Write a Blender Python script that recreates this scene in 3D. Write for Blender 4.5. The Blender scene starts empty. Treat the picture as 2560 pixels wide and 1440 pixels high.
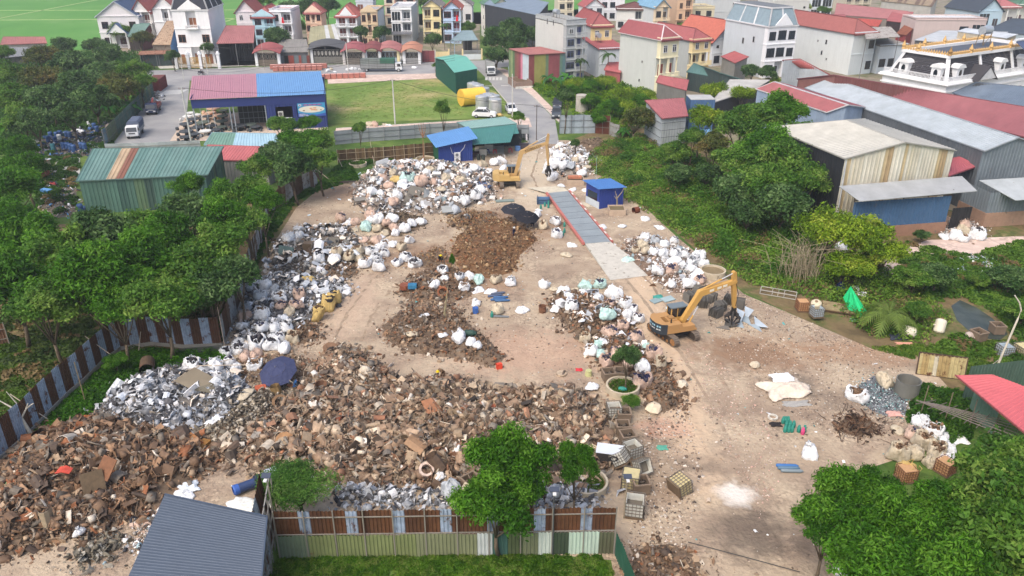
import bpy, bmesh, math, random
import numpy as np
from mathutils import Vector, Matrix
R=math.radians
random.seed(7)
S=bpy.context.scene
# ---------------------------------------------------------------- camera, world, sun
CH=36.0; PITCH=R(25.5); FPX=1950.0
cd=bpy.data.cameras.new('camera'); cam=bpy.data.objects.new('camera',cd); S.collection.objects.link(cam)
cam.location=(0,0,CH); cam.rotation_euler=(R(90)-PITCH,0,0)
cd.sensor_width=36; cd.lens=36*FPX/2560; cd.clip_end=5000; S.camera=cam
W=bpy.data.worlds.new('World'); S.world=W; W.use_nodes=True
nt=W.node_tree; bg=nt.nodes['Background']; sky=nt.nodes.new('ShaderNodeTexSky'); sky.sky_type='NISHITA'
sky.sun_disc=False; SUN_EL=R(54); SUN_AZ=R(215)   # azimuth clockwise from +Y
sky.sun_elevation=SUN_EL; sky.sun_rotation=SUN_AZ; sky.air_density=1.0; sky.dust_density=5.0; sky.ozone_density=0.6
nt.links.new(sky.outputs[0],bg.inputs[0]); bg.inputs[1].default_value=0.15
ld=bpy.data.lights.new('sun','SUN'); lo=bpy.data.objects.new('sun',ld); S.collection.objects.link(lo)
ld.energy=1.0; ld.angle=R(40); ld.color=(1,0.95,0.88)
sd=Vector((math.sin(SUN_AZ)*math.cos(SUN_EL),math.cos(SUN_AZ)*math.cos(SUN_EL),math.sin(SUN_EL)))
lo.rotation_euler=sd.to_track_quat('Z','Y').to_euler()
S.view_settings.view_transform='Standard'; S.view_settings.look='None'; S.view_settings.gamma=1
S.view_settings.exposure=0.66
S.render.resolution_x=1024; S.render.resolution_y=576
# ---------------------------------------------------------------- survey: photo pixel (2560 wide) -> point on the plane z
CP,SP=math.cos(PITCH),math.sin(PITCH)
def G(px,py,z=0.0):
 a=(px-1280)/FPX; b=(720-py)/FPX
 dy=CP+b*SP; dz=-SP+b*CP
 t=(z-CH)/dz
 return Vector((a*t,dy*t,z))
def ztop(P,py):     # height above point P=(x,y) whose image row is py
 b=(720-py)/FPX
 return CH+P[1]*(-SP+b*CP)/(CP+b*SP)
def srgb(r,g=None,b=None):
 if g is None: r,g,b=r
 f=lambda c:(c/255/12.92 if c/255<=.04045 else ((c/255+.055)/1.055)**2.4)
 return (f(r),f(g),f(b))
def lighten(c,k): return tuple(min(1,x*k) for x in c)
# ---------------------------------------------------------------- materials
MATS={}
def mat(key,rgb=None,rough=.8,metal=0.,attr=False,var=.12,vs=1.5,spots=None,sth=.6,ss=1.,bump=0.,bs=8.,trans=0.,streak=0.,spec=.4,alpha=1.,sat=1.,val=1.):
 if key in MATS: return MATS[key]
 m=bpy.data.materials.new(key); m.use_nodes=True; n=m.node_tree; N=n.nodes; L=n.links
 p=N['Principled BSDF']; p.inputs['Roughness'].default_value=rough; p.inputs['Metallic'].default_value=metal
 p.inputs['Specular IOR Level'].default_value=spec
 tc=N.new('ShaderNodeTexCoord')
 if attr:
  a=N.new('ShaderNodeAttribute'); a.attribute_name='Col'; col=a.outputs['Color']
 else:
  a=N.new('ShaderNodeRGB'); a.outputs[0].default_value=(*rgb,1); col=a.outputs[0]
 if sat!=1 or val!=1:
  hs=N.new('ShaderNodeHueSaturation'); hs.inputs['Saturation'].default_value=sat; hs.inputs['Value'].default_value=val; L.new(col,hs.inputs['Color']); col=hs.outputs[0]
 if var:
  no=N.new('ShaderNodeTexNoise'); no.inputs['Scale'].default_value=vs; no.inputs['Detail'].default_value=5; no.inputs['Roughness'].default_value=.65
  L.new(tc.outputs['Object'],no.inputs['Vector'])
  mr=N.new('ShaderNodeMapRange'); mr.inputs[1].default_value=.25; mr.inputs[2].default_value=.75; mr.inputs[3].default_value=1-var; mr.inputs[4].default_value=1+var*.8
  L.new(no.outputs['Fac'],mr.inputs[0])
  mx=N.new('ShaderNodeVectorMath'); mx.operation='SCALE'; L.new(col,mx.inputs[0]); L.new(mr.outputs[0],mx.inputs['Scale']); col=mx.outputs[0]
 if streak:
  mp=N.new('ShaderNodeMapping'); mp.inputs['Scale'].default_value=(1.3,1.3,.12); L.new(tc.outputs['Object'],mp.inputs[0])
  no=N.new('ShaderNodeTexNoise'); no.inputs['Scale'].default_value=1.6; no.inputs['Detail'].default_value=6; no.inputs['Roughness'].default_value=.7; L.new(mp.outputs[0],no.inputs['Vector'])
  mr=N.new('ShaderNodeMapRange'); mr.inputs[1].default_value=.5; mr.inputs[2].default_value=.75; mr.inputs[3].default_value=0; mr.inputs[4].default_value=streak
  L.new(no.outputs['Fac'],mr.inputs[0])
  mi=N.new('ShaderNodeMixRGB'); L.new(mr.outputs[0],mi.inputs[0]); L.new(col,mi.inputs[1]); mi.inputs[2].default_value=(.2,.19,.17,1); col=mi.outputs[0]
 if spots:
  no=N.new('ShaderNodeTexNoise'); no.inputs['Scale'].default_value=ss; no.inputs['Detail'].default_value=8; no.inputs['Roughness'].default_value=.7
  L.new(tc.outputs['Object'],no.inputs['Vector'])
  mr=N.new('ShaderNodeMapRange'); mr.inputs[1].default_value=sth-.04; mr.inputs[2].default_value=sth+.05; L.new(no.outputs['Fac'],mr.inputs[0])
  mi=N.new('ShaderNodeMixRGB'); L.new(mr.outputs[0],mi.inputs[0]); L.new(col,mi.inputs[1]); mi.inputs[2].default_value=(*spots,1); col=mi.outputs[0]
 L.new(col,p.inputs['Base Color'])
 if bump:
  no=N.new('ShaderNodeTexNoise'); no.inputs['Scale'].default_value=bs; no.inputs['Detail'].default_value=5; L.new(tc.outputs['Object'],no.inputs['Vector'])
  bp=N.new('ShaderNodeBump'); bp.inputs['Strength'].default_value=bump; bp.inputs['Distance'].default_value=.1; L.new(no.outputs['Fac'],bp.inputs['Height']); L.new(bp.outputs[0],p.inputs['Normal'])
 if trans:
  t=N.new('ShaderNodeBsdfTranslucent'); L.new(col,t.inputs[0]); ms=N.new('ShaderNodeMixShader'); ms.inputs[0].default_value=trans
  L.new(p.outputs[0],ms.inputs[1]); L.new(t.outputs[0],ms.inputs[2]); L.new(ms.outputs[0],N['Material Output'].inputs[0])
 if alpha<1: p.inputs['Alpha'].default_value=alpha
 MATS[key]=m; return m
mat('paint',attr=True,sat=.92,val=.9,rough=.6,var=.08,vs=.8)
mat('plaster',attr=True,sat=.9,val=.95,rough=.9,var=.06,vs=.5,streak=.16)
mat('metal_sheet',attr=True,sat=.82,val=.82,rough=.6,metal=.1,var=.2,vs=.5,spots=srgb(120,92,70),sth=.69,ss=.8,streak=.12)
mat('rust_sheet',attr=True,rough=.75,metal=.1,var=.3,vs=2.2,spots=srgb(92,56,36),sth=.58,ss=1.4)
mat('tile',attr=True,sat=.84,val=.8,rough=.7,var=.16,vs=1.2)
mat('scrap',attr=True,rough=.7,metal=.15,var=.35,vs=3.)
mat('cloth',attr=True,rough=.9,var=.12,vs=4.,bump=1.,bs=3.5,spec=.2)
mat('leaf',attr=True,sat=1.1,rough=.6,var=.3,vs=.7,trans=.42,spec=.3)
mat('bark',attr=True,rough=.95,var=.3,vs=4.,bump=.5)
mat('concrete',attr=True,rough=.9,var=.18,vs=1.5,spots=srgb(120,110,95),sth=.62,ss=2.)
mat('steel',attr=True,rough=.38,metal=.5,var=.12,vs=2.)
mat('glass',srgb(30,38,46),rough=.12,var=.3,vs=1.,spec=.8)
mat('rubber',srgb(32,32,33),rough=.85,var=.2,vs=5.)
# ---------------------------------------------------------------- mesh builder (per-face colours)
def col4(c): return (*c,1.0)
class MB:
 def __init__(s): s.v=[]; s.f=[]; s.c=[]; s.M=Matrix()
 def pv(s,p): s.v.append(tuple(s.M@Vector(p))); return len(s.v)-1
 def face(s,pts,col):
  s.f.append([s.pv(p) for p in pts]); s.c.append(col)
 def box(s,x0,x1,y0,y1,z0,z1,col,top=None):
  i=[s.pv((x,y,z)) for z in (z0,z1) for y in (y0,y1) for x in (x0,x1)]
  for k,q in enumerate(((0,2,3,1),(4,5,7,6),(0,1,5,4),(2,6,7,3),(0,4,6,2),(1,3,7,5))):
   s.f.append([i[a] for a in q]); s.c.append(top if (top and k==1) else col)
  return s
 def cbox(s,c,size,col,rot=None,top=None):
  M0=s.M
  s.M=M0@Matrix.Translation(c)@(rot.to_4x4() if rot else Matrix())
  a,b,d=[k/2 for k in size]; s.box(-a,a,-b,b,-d,d,col,top); s.M=M0; return s
 def beam(s,p0,p1,w,h,col):
  p0,p1=Vector(p0),Vector(p1); d=p1-p0; L=d.length
  if L<1e-6: return s
  q=d.to_track_quat('X','Z').to_matrix()
  return s.cbox((p0+p1)/2,(L,w,h),col,q)
 def cyl(s,p0,p1,r0,r1,col,n=10,cap=True,capcol=None,hollow=False):
  p0,p1=Vector(p0),Vector(p1); d=p1-p0; q=d.to_track_quat('Z','Y').to_matrix()
  A=[];B=[]
  for k in range(n):
   a=2*math.pi*k/n; e=q@Vector((math.cos(a),math.sin(a),0))
   A.append(s.pv(p0+e*r0)); B.append(s.pv(p1+e*r1))
  for k in range(n):
   j=(k+1)%n; s.f.append([A[k],A[j],B[j],B[k]]); s.c.append(col)
  if cap:
   if not hollow: s.f.append(B[:]); s.c.append(capcol or col)
   s.f.append(A[::-1]); s.c.append(capcol or col)
  return s
 def tube(s,pts,r,col,n=6,r1=None):
  pts=[Vector(p) for p in pts]; rings=[]
  for i,p in enumerate(pts):
   d=(pts[min(i+1,len(pts)-1)]-pts[max(i-1,0)]).normalized()
   q=d.to_track_quat('Z','Y').to_matrix(); rr=r if r1 is None else r+(r1-r)*i/(len(pts)-1)
   rings.append([s.pv(p+q@Vector((math.cos(2*math.pi*k/n)*rr,math.sin(2*math.pi*k/n)*rr,0))) for k in range(n)])
  for a,b in zip(rings,rings[1:]):
   for k in range(n):
    j=(k+1)%n; s.f.append([a[k],a[j],b[j],b[k]]); s.c.append(col)
  s.f.append(rings[0][::-1]); s.c.append(col); s.f.append(rings[-1][:]); s.c.append(col)
  return s
 def lathe(s,c,prof,col,n=16,axis=None,cols=None):
  q=axis.to_matrix() if axis else Matrix.Identity(3); c=Vector(c); rings=[]
  for r,z in prof: rings.append([s.pv(c+q@Vector((r*math.cos(2*math.pi*k/n),r*math.sin(2*math.pi*k/n),z))) for k in range(n)])
  for i,(a,b) in enumerate(zip(rings,rings[1:])):
   for k in range(n):
    j=(k+1)%n; s.f.append([a[k],a[j],b[j],b[k]]); s.c.append(cols[i] if cols else col)
  return s
 def prism(s,poly,a0,a1,col,plane='xy',capcol=None):
  def P(u,v,w): return {'xy':(u,v,w),'xz':(u,w,v),'yz':(w,u,v)}[plane]
  A=[s.pv(P(u,v,a0)) for u,v in poly]; B=[s.pv(P(u,v,a1)) for u,v in poly]; n=len(poly)
  for k in range(n):
   j=(k+1)%n; s.f.append([A[k],A[j],B[j],B[k]]); s.c.append(col)
  s.f.append(B); s.c.append(capcol or col); s.f.append(A[::-1]); s.c.append(capcol or col)
  return s
 def slab(s,a,b,c,d,t,col,ecol=None):    # roof slab: four corners, thickness t downwards along z
  dn=Vector((0,0,-t)); q=[Vector(x) for x in (a,b,c,d)]; w=[x+dn for x in q]; e=ecol or col
  s.face(q,col); s.face(w[::-1],e)
  for k in range(4): j=(k+1)%4; s.face([w[k],w[j],q[j],q[k]],e)
  return s
 def corr(s,a,b,c,d,pitch,amp,colf,t=.03):   # corrugated sheet: ribs run a->d / b->c ; a->b is across
  a,b,c,d=[Vector(x) for x in (a,b,c,d)]; L=((b-a).length+(c-d).length)/2; n=max(2,int(L/pitch)); nr=((b-a).cross(d-a)).normalized()
  prev=None
  for i in range(n+1):
   u=i/n
   for jj,(off,du) in enumerate(((0,0),(0,.45),(amp,.6),(amp,.85))):
    uu=min(1,u+du/n);
    if i==n and jj>0: break
    p=(a.lerp(b,uu)+nr*off, d.lerp(c,uu)+nr*off)
    cur=(s.pv(p[0]),s.pv(p[1]))
    if prev is not None:
     s.f.append([prev[0],cur[0],cur[1],prev[1]]); s.c.append(colf(min(.999,uu)) if callable(colf) else colf)
    prev=cur
  return s
 def build(s,name,m,parent=None,smooth=False,loc=None,rz=0.):
  me=bpy.data.meshes.new(name); me.from_pydata(s.v,[],s.f); me.update()
  at=me.attributes.new('Col','FLOAT_COLOR','FACE'); at.data.foreach_set('color',np.array([col4(c) for c in s.c],dtype=np.float32).ravel())
  if smooth: me.polygons.foreach_set('use_smooth',[True]*len(me.polygons))
  me.materials.append(MATS[m] if isinstance(m,str) else m)
  o=bpy.data.objects.new(name,me); S.collection.objects.link(o)
  if parent: o.parent=parent
  if loc is not None: o.location=loc; o.rotation_euler=(0,0,rz)
  return o
def npmesh(name,V,F,C,m,parent=None,smooth=False):   # V (n,3), F (k,4|3), C (k,3)
 me=bpy.data.meshes.new(name); k=F.shape[1]
 me.vertices.add(len(V)); me.vertices.foreach_set('co',np.asarray(V,np.float32).ravel())
 me.loops.add(F.size); me.loops.foreach_set('vertex_index',np.asarray(F,np.int32).ravel())
 me.polygons.add(len(F)); me.polygons.foreach_set('loop_start',np.arange(0,F.size,k,dtype=np.int32))
 me.update(); me.validate()
 at=me.attributes.new('Col','FLOAT_COLOR','FACE'); c=np.ones((len(me.polygons),4),np.float32); c[:,:3]=C[:len(me.polygons)]
 at.data.foreach_set('color',c.ravel())
 if smooth: me.polygons.foreach_set('use_smooth',[True]*len(me.polygons))
 me.materials.append(MATS[m] if isinstance(m,str) else m)
 o=bpy.data.objects.new(name,me); S.collection.objects.link(o)
 if parent: o.parent=parent
 return o
def tag(o,label=None,cat=None,group=None,kind=None):
 if label: o['label']=label
 if cat: o['category']=cat
 if group: o['group']=group
 if kind: o['kind']=kind
 return o
def thing(name,label,cat,loc=(0,0,0),rz=0,group=None,scale=None):
 o=bpy.data.objects.new(name,None); S.collection.objects.link(o); o.location=loc; o.rotation_euler=(0,0,rz); o.empty_display_size=.3
 if scale: o.scale=(scale,)*3
 return tag(o,label,cat,group)
def dup(src,loc,rz=None,label=None,group=None,cat=None,scale=None):
 r=src.copy(); S.collection.objects.link(r); r.location=loc
 if rz is not None: r.rotation_euler=(0,0,rz)
 if scale: r.scale=(scale,)*3 if not hasattr(scale,'__len__') else scale
 if label: r['label']=label
 if group: r['group']=group
 if cat: r['category']=cat
 for c in src.children:
  k=c.copy(); S.collection.objects.link(k); k.parent=r
  for g in c.children:
   h=g.copy(); S.collection.objects.link(h); h.parent=k
 return r
def text(txt,size,col,parent,M,name='lettering',ext=.01,mt='paint',sx=1.):
 cu=bpy.data.curves.new('t','FONT'); cu.body=txt; cu.size=size; cu.extrude=ext; cu.align_x='CENTER'; cu.align_y='CENTER'
 t=bpy.data.objects.new('t',cu); S.collection.objects.link(t); dg=bpy.context.evaluated_depsgraph_get()
 me=bpy.data.meshes.new_from_object(t.evaluated_get(dg)); bpy.data.objects.remove(t)
 me.transform(M@Matrix.Diagonal((sx,1,1,1)))
 at=me.attributes.new('Col','FLOAT_COLOR','FACE'); at.data.foreach_set('color',np.array([col4(col)]*len(me.polygons),dtype=np.float32).ravel())
 me.materials.clear(); me.materials.append(MATS[mt]); o=bpy.data.objects.new(name,me); S.collection.objects.link(o); o.parent=parent; return o
ORD=['first','second','third','fourth','fifth','sixth','seventh','eighth','ninth','tenth','eleventh','twelfth','thirteenth','fourteenth','fifteenth','sixteenth','seventeenth','eighteenth','nineteenth','twentieth']
rng=np.random.default_rng(11)
RU=random.uniform
# ---------------------------------------------------------------- ground, roads, water
def gmat(key,stops,scale,fine=0.,bump=.4,spots=None,bs=3.,rough=.95,wave=None):
 m=bpy.data.materials.new(key); m.use_nodes=True; n=m.node_tree; N=n.nodes; L=n.links; p=N['Principled BSDF']; p.inputs['Roughness'].default_value=rough; p.inputs['Specular IOR Level'].default_value=.2
 tc=N.new('ShaderNodeTexCoord'); no=N.new('ShaderNodeTexNoise'); no.inputs['Scale'].default_value=scale; no.inputs['Detail'].default_value=9; no.inputs['Roughness'].default_value=.62; no.inputs['Distortion'].default_value=.4
 L.new(tc.outputs['Object'],no.inputs[0]); cr=N.new('ShaderNodeValToRGB'); L.new(no.outputs['Fac'],cr.inputs[0]); e=cr.color_ramp.elements
 e[0].position,e[0].color=stops[0][0],(*stops[0][1],1); e[1].position,e[1].color=stops[-1][0],(*stops[-1][1],1)
 for q,c in stops[1:-1]: k=e.new(q); k.color=(*c,1)
 col=cr.outputs[0]
 if fine:
  vo=N.new('ShaderNodeTexVoronoi'); vo.inputs['Scale'].default_value=fine; L.new(tc.outputs['Object'],vo.inputs[0])
  sp=N.new('ShaderNodeSeparateColor'); L.new(vo.outputs['Color'],sp.inputs[0])
  mr=N.new('ShaderNodeMapRange'); mr.inputs[3].default_value=.72; mr.inputs[4].default_value=1.25; L.new(sp.outputs[0],mr.inputs[0])
  n3=N.new('ShaderNodeTexNoise'); n3.inputs['Scale'].default_value=.25; n3.inputs['Detail'].default_value=3; L.new(tc.outputs['Object'],n3.inputs[0])
  m2=N.new('ShaderNodeMapRange'); m2.inputs[1].default_value=.42; m2.inputs[2].default_value=.62; L.new(n3.outputs['Fac'],m2.inputs[0])
  mm=N.new('ShaderNodeMixRGB'); mm.inputs[1].default_value=(1,1,1,1); L.new(m2.outputs[0],mm.inputs[0]); L.new(mr.outputs[0],mm.inputs[2])
  mx=N.new('ShaderNodeMixRGB'); mx.blend_type='MULTIPLY'; mx.inputs[0].default_value=1; L.new(col,mx.inputs[1]); L.new(mm.outputs[0],mx.inputs[2]); col=mx.outputs[0]
 for (cx,cy,rx,ry,c,s) in (spots or []):    # stains and patches with a place of their own
  mp=N.new('ShaderNodeMapping'); mp.inputs['Location'].default_value=(-cx/rx,-cy/ry,0); mp.inputs['Scale'].default_value=(1/rx,1/ry,0); L.new(tc.outputs['Object'],mp.inputs[0])
  ln=N.new('ShaderNodeVectorMath'); ln.operation='LENGTH'; L.new(mp.outputs[0],ln.inputs[0])
  n2=N.new('ShaderNodeTexNoise'); n2.inputs['Scale'].default_value=.9; n2.inputs['Detail'].default_value=7; L.new(tc.outputs['Object'],n2.inputs[0])
  ad=N.new('ShaderNodeMath'); ad.operation='MULTIPLY_ADD'; ad.inputs[1].default_value=1.6; L.new(n2.outputs['Fac'],ad.inputs[0]); L.new(ln.outputs['Value'],ad.inputs[2])
  r=N.new('ShaderNodeMapRange'); r.inputs[1].default_value=1.25; r.inputs[2].default_value=1.85; r.inputs[3].default_value=s; r.inputs[4].default_value=0; L.new(ad.outputs[0],r.inputs[0])
  mi=N.new('ShaderNodeMixRGB'); L.new(r.outputs[0],mi.inputs[0]); L.new(col,mi.inputs[1]); mi.inputs[2].default_value=(*c,1); col=mi.outputs[0]
 if wave:
  wv=N.new('ShaderNodeTexWave'); wv.inputs['Scale'].default_value=wave; wv.inputs['Distortion'].default_value=1.; wv.bands_direction='Y'; L.new(tc.outputs['Object'],wv.inputs[0])
  mw=N.new('ShaderNodeMixRGB'); mw.blend_type='MULTIPLY'; mw.inputs[0].default_value=.25; L.new(col,mw.inputs[1]); L.new(wv.outputs[0],mw.inputs[2]); col=mw.outputs[0]
 L.new(col,p.inputs['Base Color'])
 nb=N.new('ShaderNodeTexNoise'); nb.inputs['Scale'].default_value=bs; nb.inputs['Detail'].default_value=8; L.new(tc.outputs['Object'],nb.inputs[0]); bp=N.new('ShaderNodeBump'); bp.inputs['Strength'].default_value=bump; bp.inputs['Distance'].default_value=.15
 L.new(nb.outputs['Fac'],bp.inputs['Height']); L.new(bp.outputs[0],p.inputs['Normal'])
 MATS[key]=m; return m
gmat('m_grass',[(.3,srgb(52,74,34)),(.45,srgb(74,100,44)),(.6,srgb(98,118,56)),(.75,srgb(140,132,84))],.12,fine=1.2,bump=.5)
gmat('m_field',[(.3,srgb(82,138,64)),(.5,srgb(94,148,70)),(.7,srgb(120,158,92))],.02,bump=.1,wave=.12)
def gp(px,py): v=G(px,py); return v.x,v.y
DK=srgb(88,78,70);
def sp(px,py,rpx,rym,c,s): x,y=gp(px,py); return (x,y,rpx,rym,c,s)
gmat('m_dirt',[(.28,srgb(124,108,94)),(.42,srgb(154,136,118)),(.55,srgb(172,155,134)),(.7,srgb(188,171,148))],.22,fine=5.,bump=1.,bs=3.2,spots=[(13.6,60,2.6,25.,srgb(198,176,150),.85),(12.4,60,.3,20.,srgb(150,130,110),.4),(14.5,58,.3,20.,srgb(150,130,110),.4),
 sp(1850,880,4.,3.,DK,.6),sp(1620,1100,3.5,4.,srgb(120,104,88),.35),sp(1740,1160,2.2,1.4,srgb(70,64,62),.75),sp(1870,1330,3.4,3.4,srgb(92,82,74),.75),sp(1640,1200,3,3,srgb(150,130,108),.5),
 sp(1740,1270,1.4,1.6,srgb(232,226,216),0),sp(1840,1235,1.5,1.5,srgb(220,214,206),.9),sp(1690,1000,2.6,12.,srgb(196,172,146),.6),sp(1620,760,2.,14.,srgb(198,174,148),.6),sp(1660,1070,2.5,1.6,srgb(196,150,130),.45),
 sp(1640,940,2.,3.,srgb(96,84,76),.6),sp(1900,880,7.,4.,srgb(150,118,92),.6),sp(2200,880,8,3,srgb(150,112,84),.5),sp(880,760,3.2,9.,srgb(194,170,148),.6),sp(850,480,9,5,srgb(146,120,100),.6),sp(1300,560,7,8,srgb(128,98,76),.6),sp(1080,640,9,5,srgb(130,98,74),.5),
 sp(1330,440,4,22,srgb(196,182,160),.8),sp(1200,700,6,5,srgb(150,120,96),.5),sp(2100,1000,3,2,srgb(110,98,88),.5),sp(1990,960,2,2.4,srgb(96,88,82),.6),sp(1640,620,5,6,srgb(160,140,120),.6),sp(1310,880,9,5,srgb(182,150,128),.6)])
gmat('m_asphalt',[(.3,srgb(132,132,134)),(.55,srgb(152,152,152)),(.75,srgb(166,164,160))],.15,fine=0,bump=.08,bs=10.)
gmat('m_pave',[(.35,srgb(190,168,156)),(.6,srgb(206,186,174))],.5,fine=2.5,bump=.05)
gmat('m_conc',[(.3,srgb(170,166,158)),(.6,srgb(192,190,182)),(.75,srgb(150,144,134))],.4,bump=.05)
gmat('m_lot',[(.32,srgb(88,116,50)),(.48,srgb(112,134,66)),(.6,srgb(140,142,86)),(.72,srgb(186,166,126))],.07,fine=1.5,bump=.4)
gmat('m_vill',[(.35,srgb(120,112,98)),(.5,srgb(146,136,120)),(.62,srgb(96,104,66)),(.75,srgb(160,150,136))],.08,fine=1.,bump=.3)
gmat('m_water',[(.4,srgb(58,66,62)),(.7,srgb(84,90,84))],.3,bump=.03,rough=.15)
gmat('m_soil',[(.35,srgb(92,80,58)),(.5,srgb(118,102,74)),(.62,srgb(82,96,50)),(.75,srgb(146,128,98))],.25,fine=2.,bump=.7)
def sheet(name,px,z,m,label=None,world=False,sub=0):
 pts=[(p if world else gp(*p)) for p in px]; bm=bmesh.new(); vs=[bm.verts.new((x,y,z)) for x,y in pts]; f=bm.faces.new(vs)
 if f.normal.z<0: f.normal_flip()
 bmesh.ops.triangulate(bm,faces=bm.faces[:]); me=bpy.data.meshes.new(name); bm.to_mesh(me); me.materials.append(MATS[m]); o=bpy.data.objects.new(name,me); S.collection.objects.link(o); return tag(o,label,None,None,'structure')
sheet('ground',[(-2500,-300),(2500,-300),(2500,4000),(-2500,4000)],-.02,'m_grass','wide green and brown ground under the village',world=True)
sheet('rice_field',[(-900,240),(-69,240),(-60,262),(-60,330),(60,360),(60,900),(-900,900)],-.012,'m_field','bright green rice fields beyond the village',world=True)
fb=MB()
for (x0,y0,x1,y1) in ((-420,300,-60,322),(-420,345,-60,350),(-300,240,-330,600),(-200,300,-190,600),(-110,262,-100,500),(-420,420,20,430)): fb.beam((x0,y0,.02),(x1,y1,.02),1.3,.12,srgb(150,176,110))
tag(fb.build('field_bund','concrete'),'pale earth banks dividing the rice fields',None,None,'structure')
YARD=[(-80,1700),(300,1700),(700,1320),(1528,1400),(1560,1600),(2120,1600),(2110,1440),(2140,1180),(2300,1130),(2420,1090),(2400,1000),(2300,890),(2180,872),(1990,790),(1860,735),(1800,680),(1690,590),(1560,470),(1500,380),(1420,350),(1330,352),(1100,400),(1000,395),(900,440),(800,470),(740,520),(690,600),(640,690),(590,780),(560,850),(460,930),(330,960),(240,1010),(120,1060),(30,1180),(-60,1300)]
sheet('yard_dirt',YARD,-.004,'m_dirt','bare pinkish brown dirt of the scrap yard')
sheet('soil',[(-200,1440),(-200,860),(0,640),(150,560),(420,560),(700,480),(760,500),(600,800),(240,1010),(0,1200)],-.012,'m_soil','brown earth under the tree belt')
sheet('village_ground',[(1400,195),(1640,330),(2020,470),(2600,560),(3400,500),(3200,60),(2700,-60),(1350,-20),(1200,60),(1240,150),(1300,150)],-.014,'m_vill','mixed dirt and concrete ground between the village houses')
sheet('village_ground',[(380,165),(1200,150),(1200,60),(560,72),(240,96),(330,140)],-.01,'m_vill','dirt yards behind the village row')
sheet('soil',[(1400,360),(1560,300),(2100,480),(2560,560),(2700,900),(2440,1000),(2190,880),(1860,730),(1620,520),(1480,400)],-.012,'m_soil','weedy earth of the slope right of the yard')
ROADW=.0
sheet('road',[(400,203),(1090,188),(1300,163),(1300,150),(1110,152),(380,176),(100,180),(100,205)],.004,'m_asphalt','grey cross street in front of the village houses')
sheet('road',[(268,378),(470,372),(466,300),(476,180),(392,180),(384,238),(328,300)],.0,'m_asphalt','left side street leading up to the cross street')
sheet('road',[(1322,360),(1398,360),(1388,300),(1330,240),(1230,150),(1172,152),(1230,210),(1296,290)],.008,'m_asphalt','right side street leading down to the yard gate')
sheet('pavement',[(820,210),(1100,196),(1090,184),(818,190)],.06,'m_pave','pinkish paved strip along the grassy lot')
sheet('pavement',[(835,345),(1330,318),(1322,296),(1250,296),(840,322)],.06,'m_pave','pinkish pavement behind the grey boundary wall')
sheet('pavement',[(1398,306),(1412,300),(1300,190),(1260,172),(1240,172),(1330,240)],.06,'m_pave','pinkish pavement along the right side street')
sheet('pavement',[(470,352),(520,352),(500,286),(474,286)],.012,'m_pave','paved forecourt beside the blue workshop')
sheet('pavement',[(400,172),(1200,146),(1200,136),(380,152)],.03,'m_conc','concrete forecourts before the village houses')
sheet('lot_grass',[(815,310),(1180,296),(1290,290),(1240,230),(1120,180),(818,208)],.01,'m_lot','grassy building lot behind the blue workshop')
sheet('concrete_pad',[(130,440),(200,440),(200,382),(165,388),(140,405)],.0,'m_conc','pale concrete pad behind the dark green shed')
sheet('dirt_track',[(2200,640),(2320,600),(2560,590),(2560,640),(2430,660),(2280,690),(2160,690)],.0,'m_pave','sandy track behind the weedy slope')
sheet('water',[(2378,765),(2400,750),(2440,768),(2480,795),(2520,835),(2500,850),(2460,846),(2420,825),(2392,800)],.004,'m_water','dark ditch water among the weeds on the right')
kb=MB()
for a,c in (((1398,306),(1330,240)),((1330,240),(1240,172)),((1322,296),(1296,288)),((1296,290),(1230,212)),((840,322),(1250,297)),((1322,358),(1296,290))): kb.beam((*gp(*a),.06),(*gp(*c),.06),.2,.14,srgb(186,182,172))
tag(kb.build('kerb','concrete'),'pale kerbs along the side street and pavements',None,None,'structure')
mb=MB()
for k in range(7): x,y=gp(408+k*8,232-.4*k); mb.box(x-.35,x+.35,y-2.6,y+2.6,.012,.016,srgb(200,200,196))
for (a,c) in (((1222,212),(1262,210)),):
 for k in range(5): x,y=gp(1216+k*9,197); mb.box(x-.3,x+.3,y-1.8,y+1.8,.02,.024,srgb(205,205,200))
for px,py in ((1222,215),(1262,214)): x,y=gp(px,py); mb.box(x-.9,x+.9,y-.3,y+.3,.02,.024,srgb(205,205,200))
tag(mb.build('road_marking','paint'),'worn white crossing stripes on the streets',None,None,'structure')
gmat('m_rut',[(.35,srgb(138,120,102)),(.5,srgb(156,138,118)),(.65,srgb(172,154,134))],.8,fine=4.,bump=.8)
for i,(pts,w) in enumerate(((((1560,690),(1640,790),(1700,880),(1770,1000),(1820,1100)),.34),(((1610,690),(1690,790),(1760,880),(1840,1000),(1900,1110)),.34),(((1350,480),(1330,440),(1345,390),(1352,350)),.3),(((1560,670),(1500,640),(1440,640),(1380,620)),.3),(((830,860),(870,780),(930,700),(1010,640)),.3),(((900,860),(930,790),(985,710)),.3))):
 P=[G(*p,.003+.001*i) for p in pts]; g=random.Random(i); Q=[]
 for a,c in zip(P,P[1:]):
  for k in range(10): Q.append(a.lerp(c,k/10))
 b=MB(); pr=None
 for k in range(len(Q)-1):
  d=(Q[k+1]-Q[k]).normalized(); n_=Vector((-d.y,d.x,0)); o=n_*g.uniform(-.1,.1); cur=(Q[k]+n_*w*g.uniform(.2,.7)+o,Q[k]-n_*w*g.uniform(.2,.7)+o)
  if pr and g.random()>.12: b.face([pr[0],pr[1],cur[1],cur[0]],(1,1,1))
  pr=cur
 tag(b.build('wheel_rut','m_rut'),'broken wheel ruts pressed into the haul track',None,None,'structure')
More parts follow.
